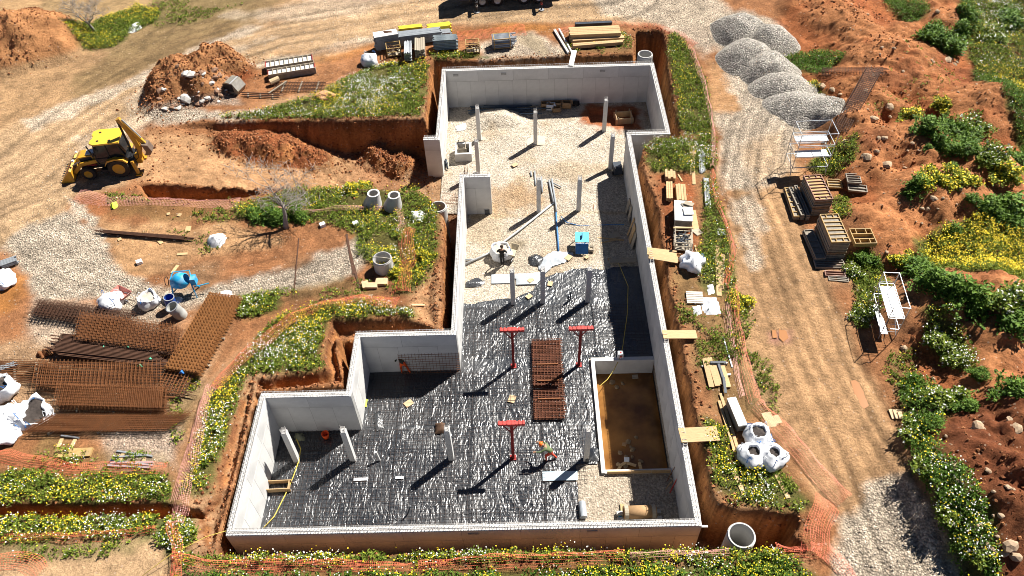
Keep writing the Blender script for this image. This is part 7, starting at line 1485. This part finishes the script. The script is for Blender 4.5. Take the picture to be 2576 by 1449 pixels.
q=VP(1263,664,FZ);person((q.x+.02,q.y-.15,FZ+.03),R(-8),pose(elL=(-.33,.1,1.18),wrL=(-.2,.3,1.05),elR=(.33,.1,1.18),wrR=(.2,.3,1.05),head=(0,.1,1.65),knL=(-.08,.03,.5),anL=(-.06,0,.08),toL=(-.07,.16,.045),knR=(.1,.05,.5)),dict(top=C_black,trousers=C_black),'worker in black clothes standing against the open bulk bag of sand')
q=G(-4,815);person((q.x,q.y,q.z),R(200),pose(knL=(-.11,.2,.52),anL=(-.11,.35,.1),toL=(-.11,.5,.06),knR=(.11,-.05,.5),anR=(.12,-.35,.1),toR=(.12,-.2,.06)),dict(top=C_olive,trousers=C_grey),'person in grey trousers walking at the left frame edge')

# ------------------------------------------------------------------ loose clods and stones too many to count
def lumps(x,y,s,name,label,mt_,zoff=.25,cat='stones'):
    """low octahedral lumps, one joined mesh"""
    k=len(x);rng=np.random.default_rng(k);z=tfast(x,y)+s*zoff
    base=np.array([[1,0,0],[0,1,0],[-1,0,0],[0,-1,0],[0,0,.75],[0,0,-.75]]);V=base[None]*rng.uniform(.6,1.25,(k,6,1))*s[:,None,None]*.5
    a=rng.uniform(0,6.28,k);c,sn=np.cos(a)[:,None],np.sin(a)[:,None];t=rng.uniform(-.6,.6,k);ct,st=np.cos(t)[:,None],np.sin(t)[:,None]
    X_,Y_,Z_=V[...,0]*c-V[...,1]*sn,V[...,0]*sn+V[...,1]*c,V[...,2];Y2,Z2=Y_*ct-Z_*st,Y_*st+Z_*ct
    V=np.stack([X_+x[:,None],Y2+y[:,None],Z2+z[:,None]],-1)
    F_=np.array([[0,1,4],[1,2,4],[2,3,4],[3,0,4],[1,0,5],[2,1,5],[3,2,5],[0,3,5]]);F_=(F_[None]+np.arange(k)[:,None,None]*6).reshape(-1,3);ctr=V.reshape(-1,3).mean(0)
    link(name,npmesh(name,V.reshape(-1,3)-ctr,F_,mt_),None,tuple(ctr),label=label,category=cat,kind='stuff')
def islandmat(name,a,b_):
    m,n,l,b=newmat(name);b.inputs['Roughness'].default_value=.95;b.inputs['Specular IOR Level'].default_value=.1
    ge=n.new('ShaderNodeNewGeometry');cr=n.new('ShaderNodeValToRGB');cr.color_ramp.elements[0].color=(*a,1);cr.color_ramp.elements[1].color=(*b_,1);l.new(ge.outputs['Random Per Island'],cr.inputs[0]);l.new(cr.outputs[0],b.inputs['Base Color']);return m
M_clod=islandmat('soil_clods',(.12,.04,.018),(.38,.17,.075));M_peb=islandmat('loose_gravel',(.26,.21,.16),(.62,.54,.44))
rng=np.random.default_rng(77)
x=rng.uniform(14,50,60000);y=rng.uniform(8,82,60000);d=sdist(x,y,SPOIL);k=(d>-.2)&(fbm(x,y,.35,3,700)+.5*fbm(x,y,1.1,2,701)>rng.uniform(-.35,.55,60000));x,y=x[k],y[k]
lumps(x,y,.05+.22*rng.random(len(x))**4,'spoil_clods','loose red clods scattered over the spoil heaps',M_clod,.15,'soil clods')
def along(poly,nper,spread,closed=True):
    xs=[];ys=[];n_=len(poly)
    for i in range(n_ if closed else n_-1):
        (ax,ay),(bx,by)=poly[i],poly[(i+1)%n_];L=math.hypot(bx-ax,by-ay);q=int(L*nper);t=rng.random(q);xs.append(ax+(bx-ax)*t+rng.normal(0,spread,q));ys.append(ay+(by-ay)*t+rng.normal(0,spread,q))
    return np.concatenate(xs),np.concatenate(ys)
xs,ys=[],[]
for P_,k_,s_ in [(PIT,26,.28),(RAMP,14,.4)]+[(b_[0],16,.35) for b_ in BENCH]:
    a_,c_=along(P_,k_,s_);xs.append(a_);ys.append(c_)
for a_ in RM:
    q=700;r_=a_[2]*1.25;xs.append(a_[0]+rng.normal(0,r_*.6*a_[4],q));ys.append(a_[1]+rng.normal(0,r_*.5,q))
for a_ in MOUNDS[:9]:
    q=500;xs.append(a_[0]+rng.normal(0,a_[2]*.55,q));ys.append(a_[1]+rng.normal(0,a_[2]*.55,q))
x=np.concatenate(xs);y=np.concatenate(ys);g=tfast(x,y);k=g>-3.9;k&=~((x>-14.5)&(x<8.2)&(y>16.2)&(y<24.5))&~((x>-9.9)&(x<8.2)&(y>24)&(y<28.6))&~((x>-4.4)&(x<8.2)&(y>28)&(y<42.6))&~((x>-6.3)&(x<11.1)&(y>46.4)&(y<56));x,y=x[k],y[k]
lumps(x,y,.05+.2*rng.random(len(x))**3,'bank_clods','crumbled clods along the trench and ramp edges',M_clod,.2,'soil clods')
# loose gravel: where the ground sheet is gravel
k=160000;x=rng.uniform(-34,30,k);y=rng.uniform(9,75,k);i=np.clip(np.searchsorted(gx,x),0,nx-1);j=np.clip(np.searchsorted(gy,y),0,ny-1);q=GR[j,i];k=(rng.random(k)<q*.55)&(q>.15);x,y=x[k],y[k]
lumps(x,y,.04+.09*rng.random(len(x))**2,'loose_gravel','loose pale gravel over the tracks and verges',M_peb,.2,'gravel')
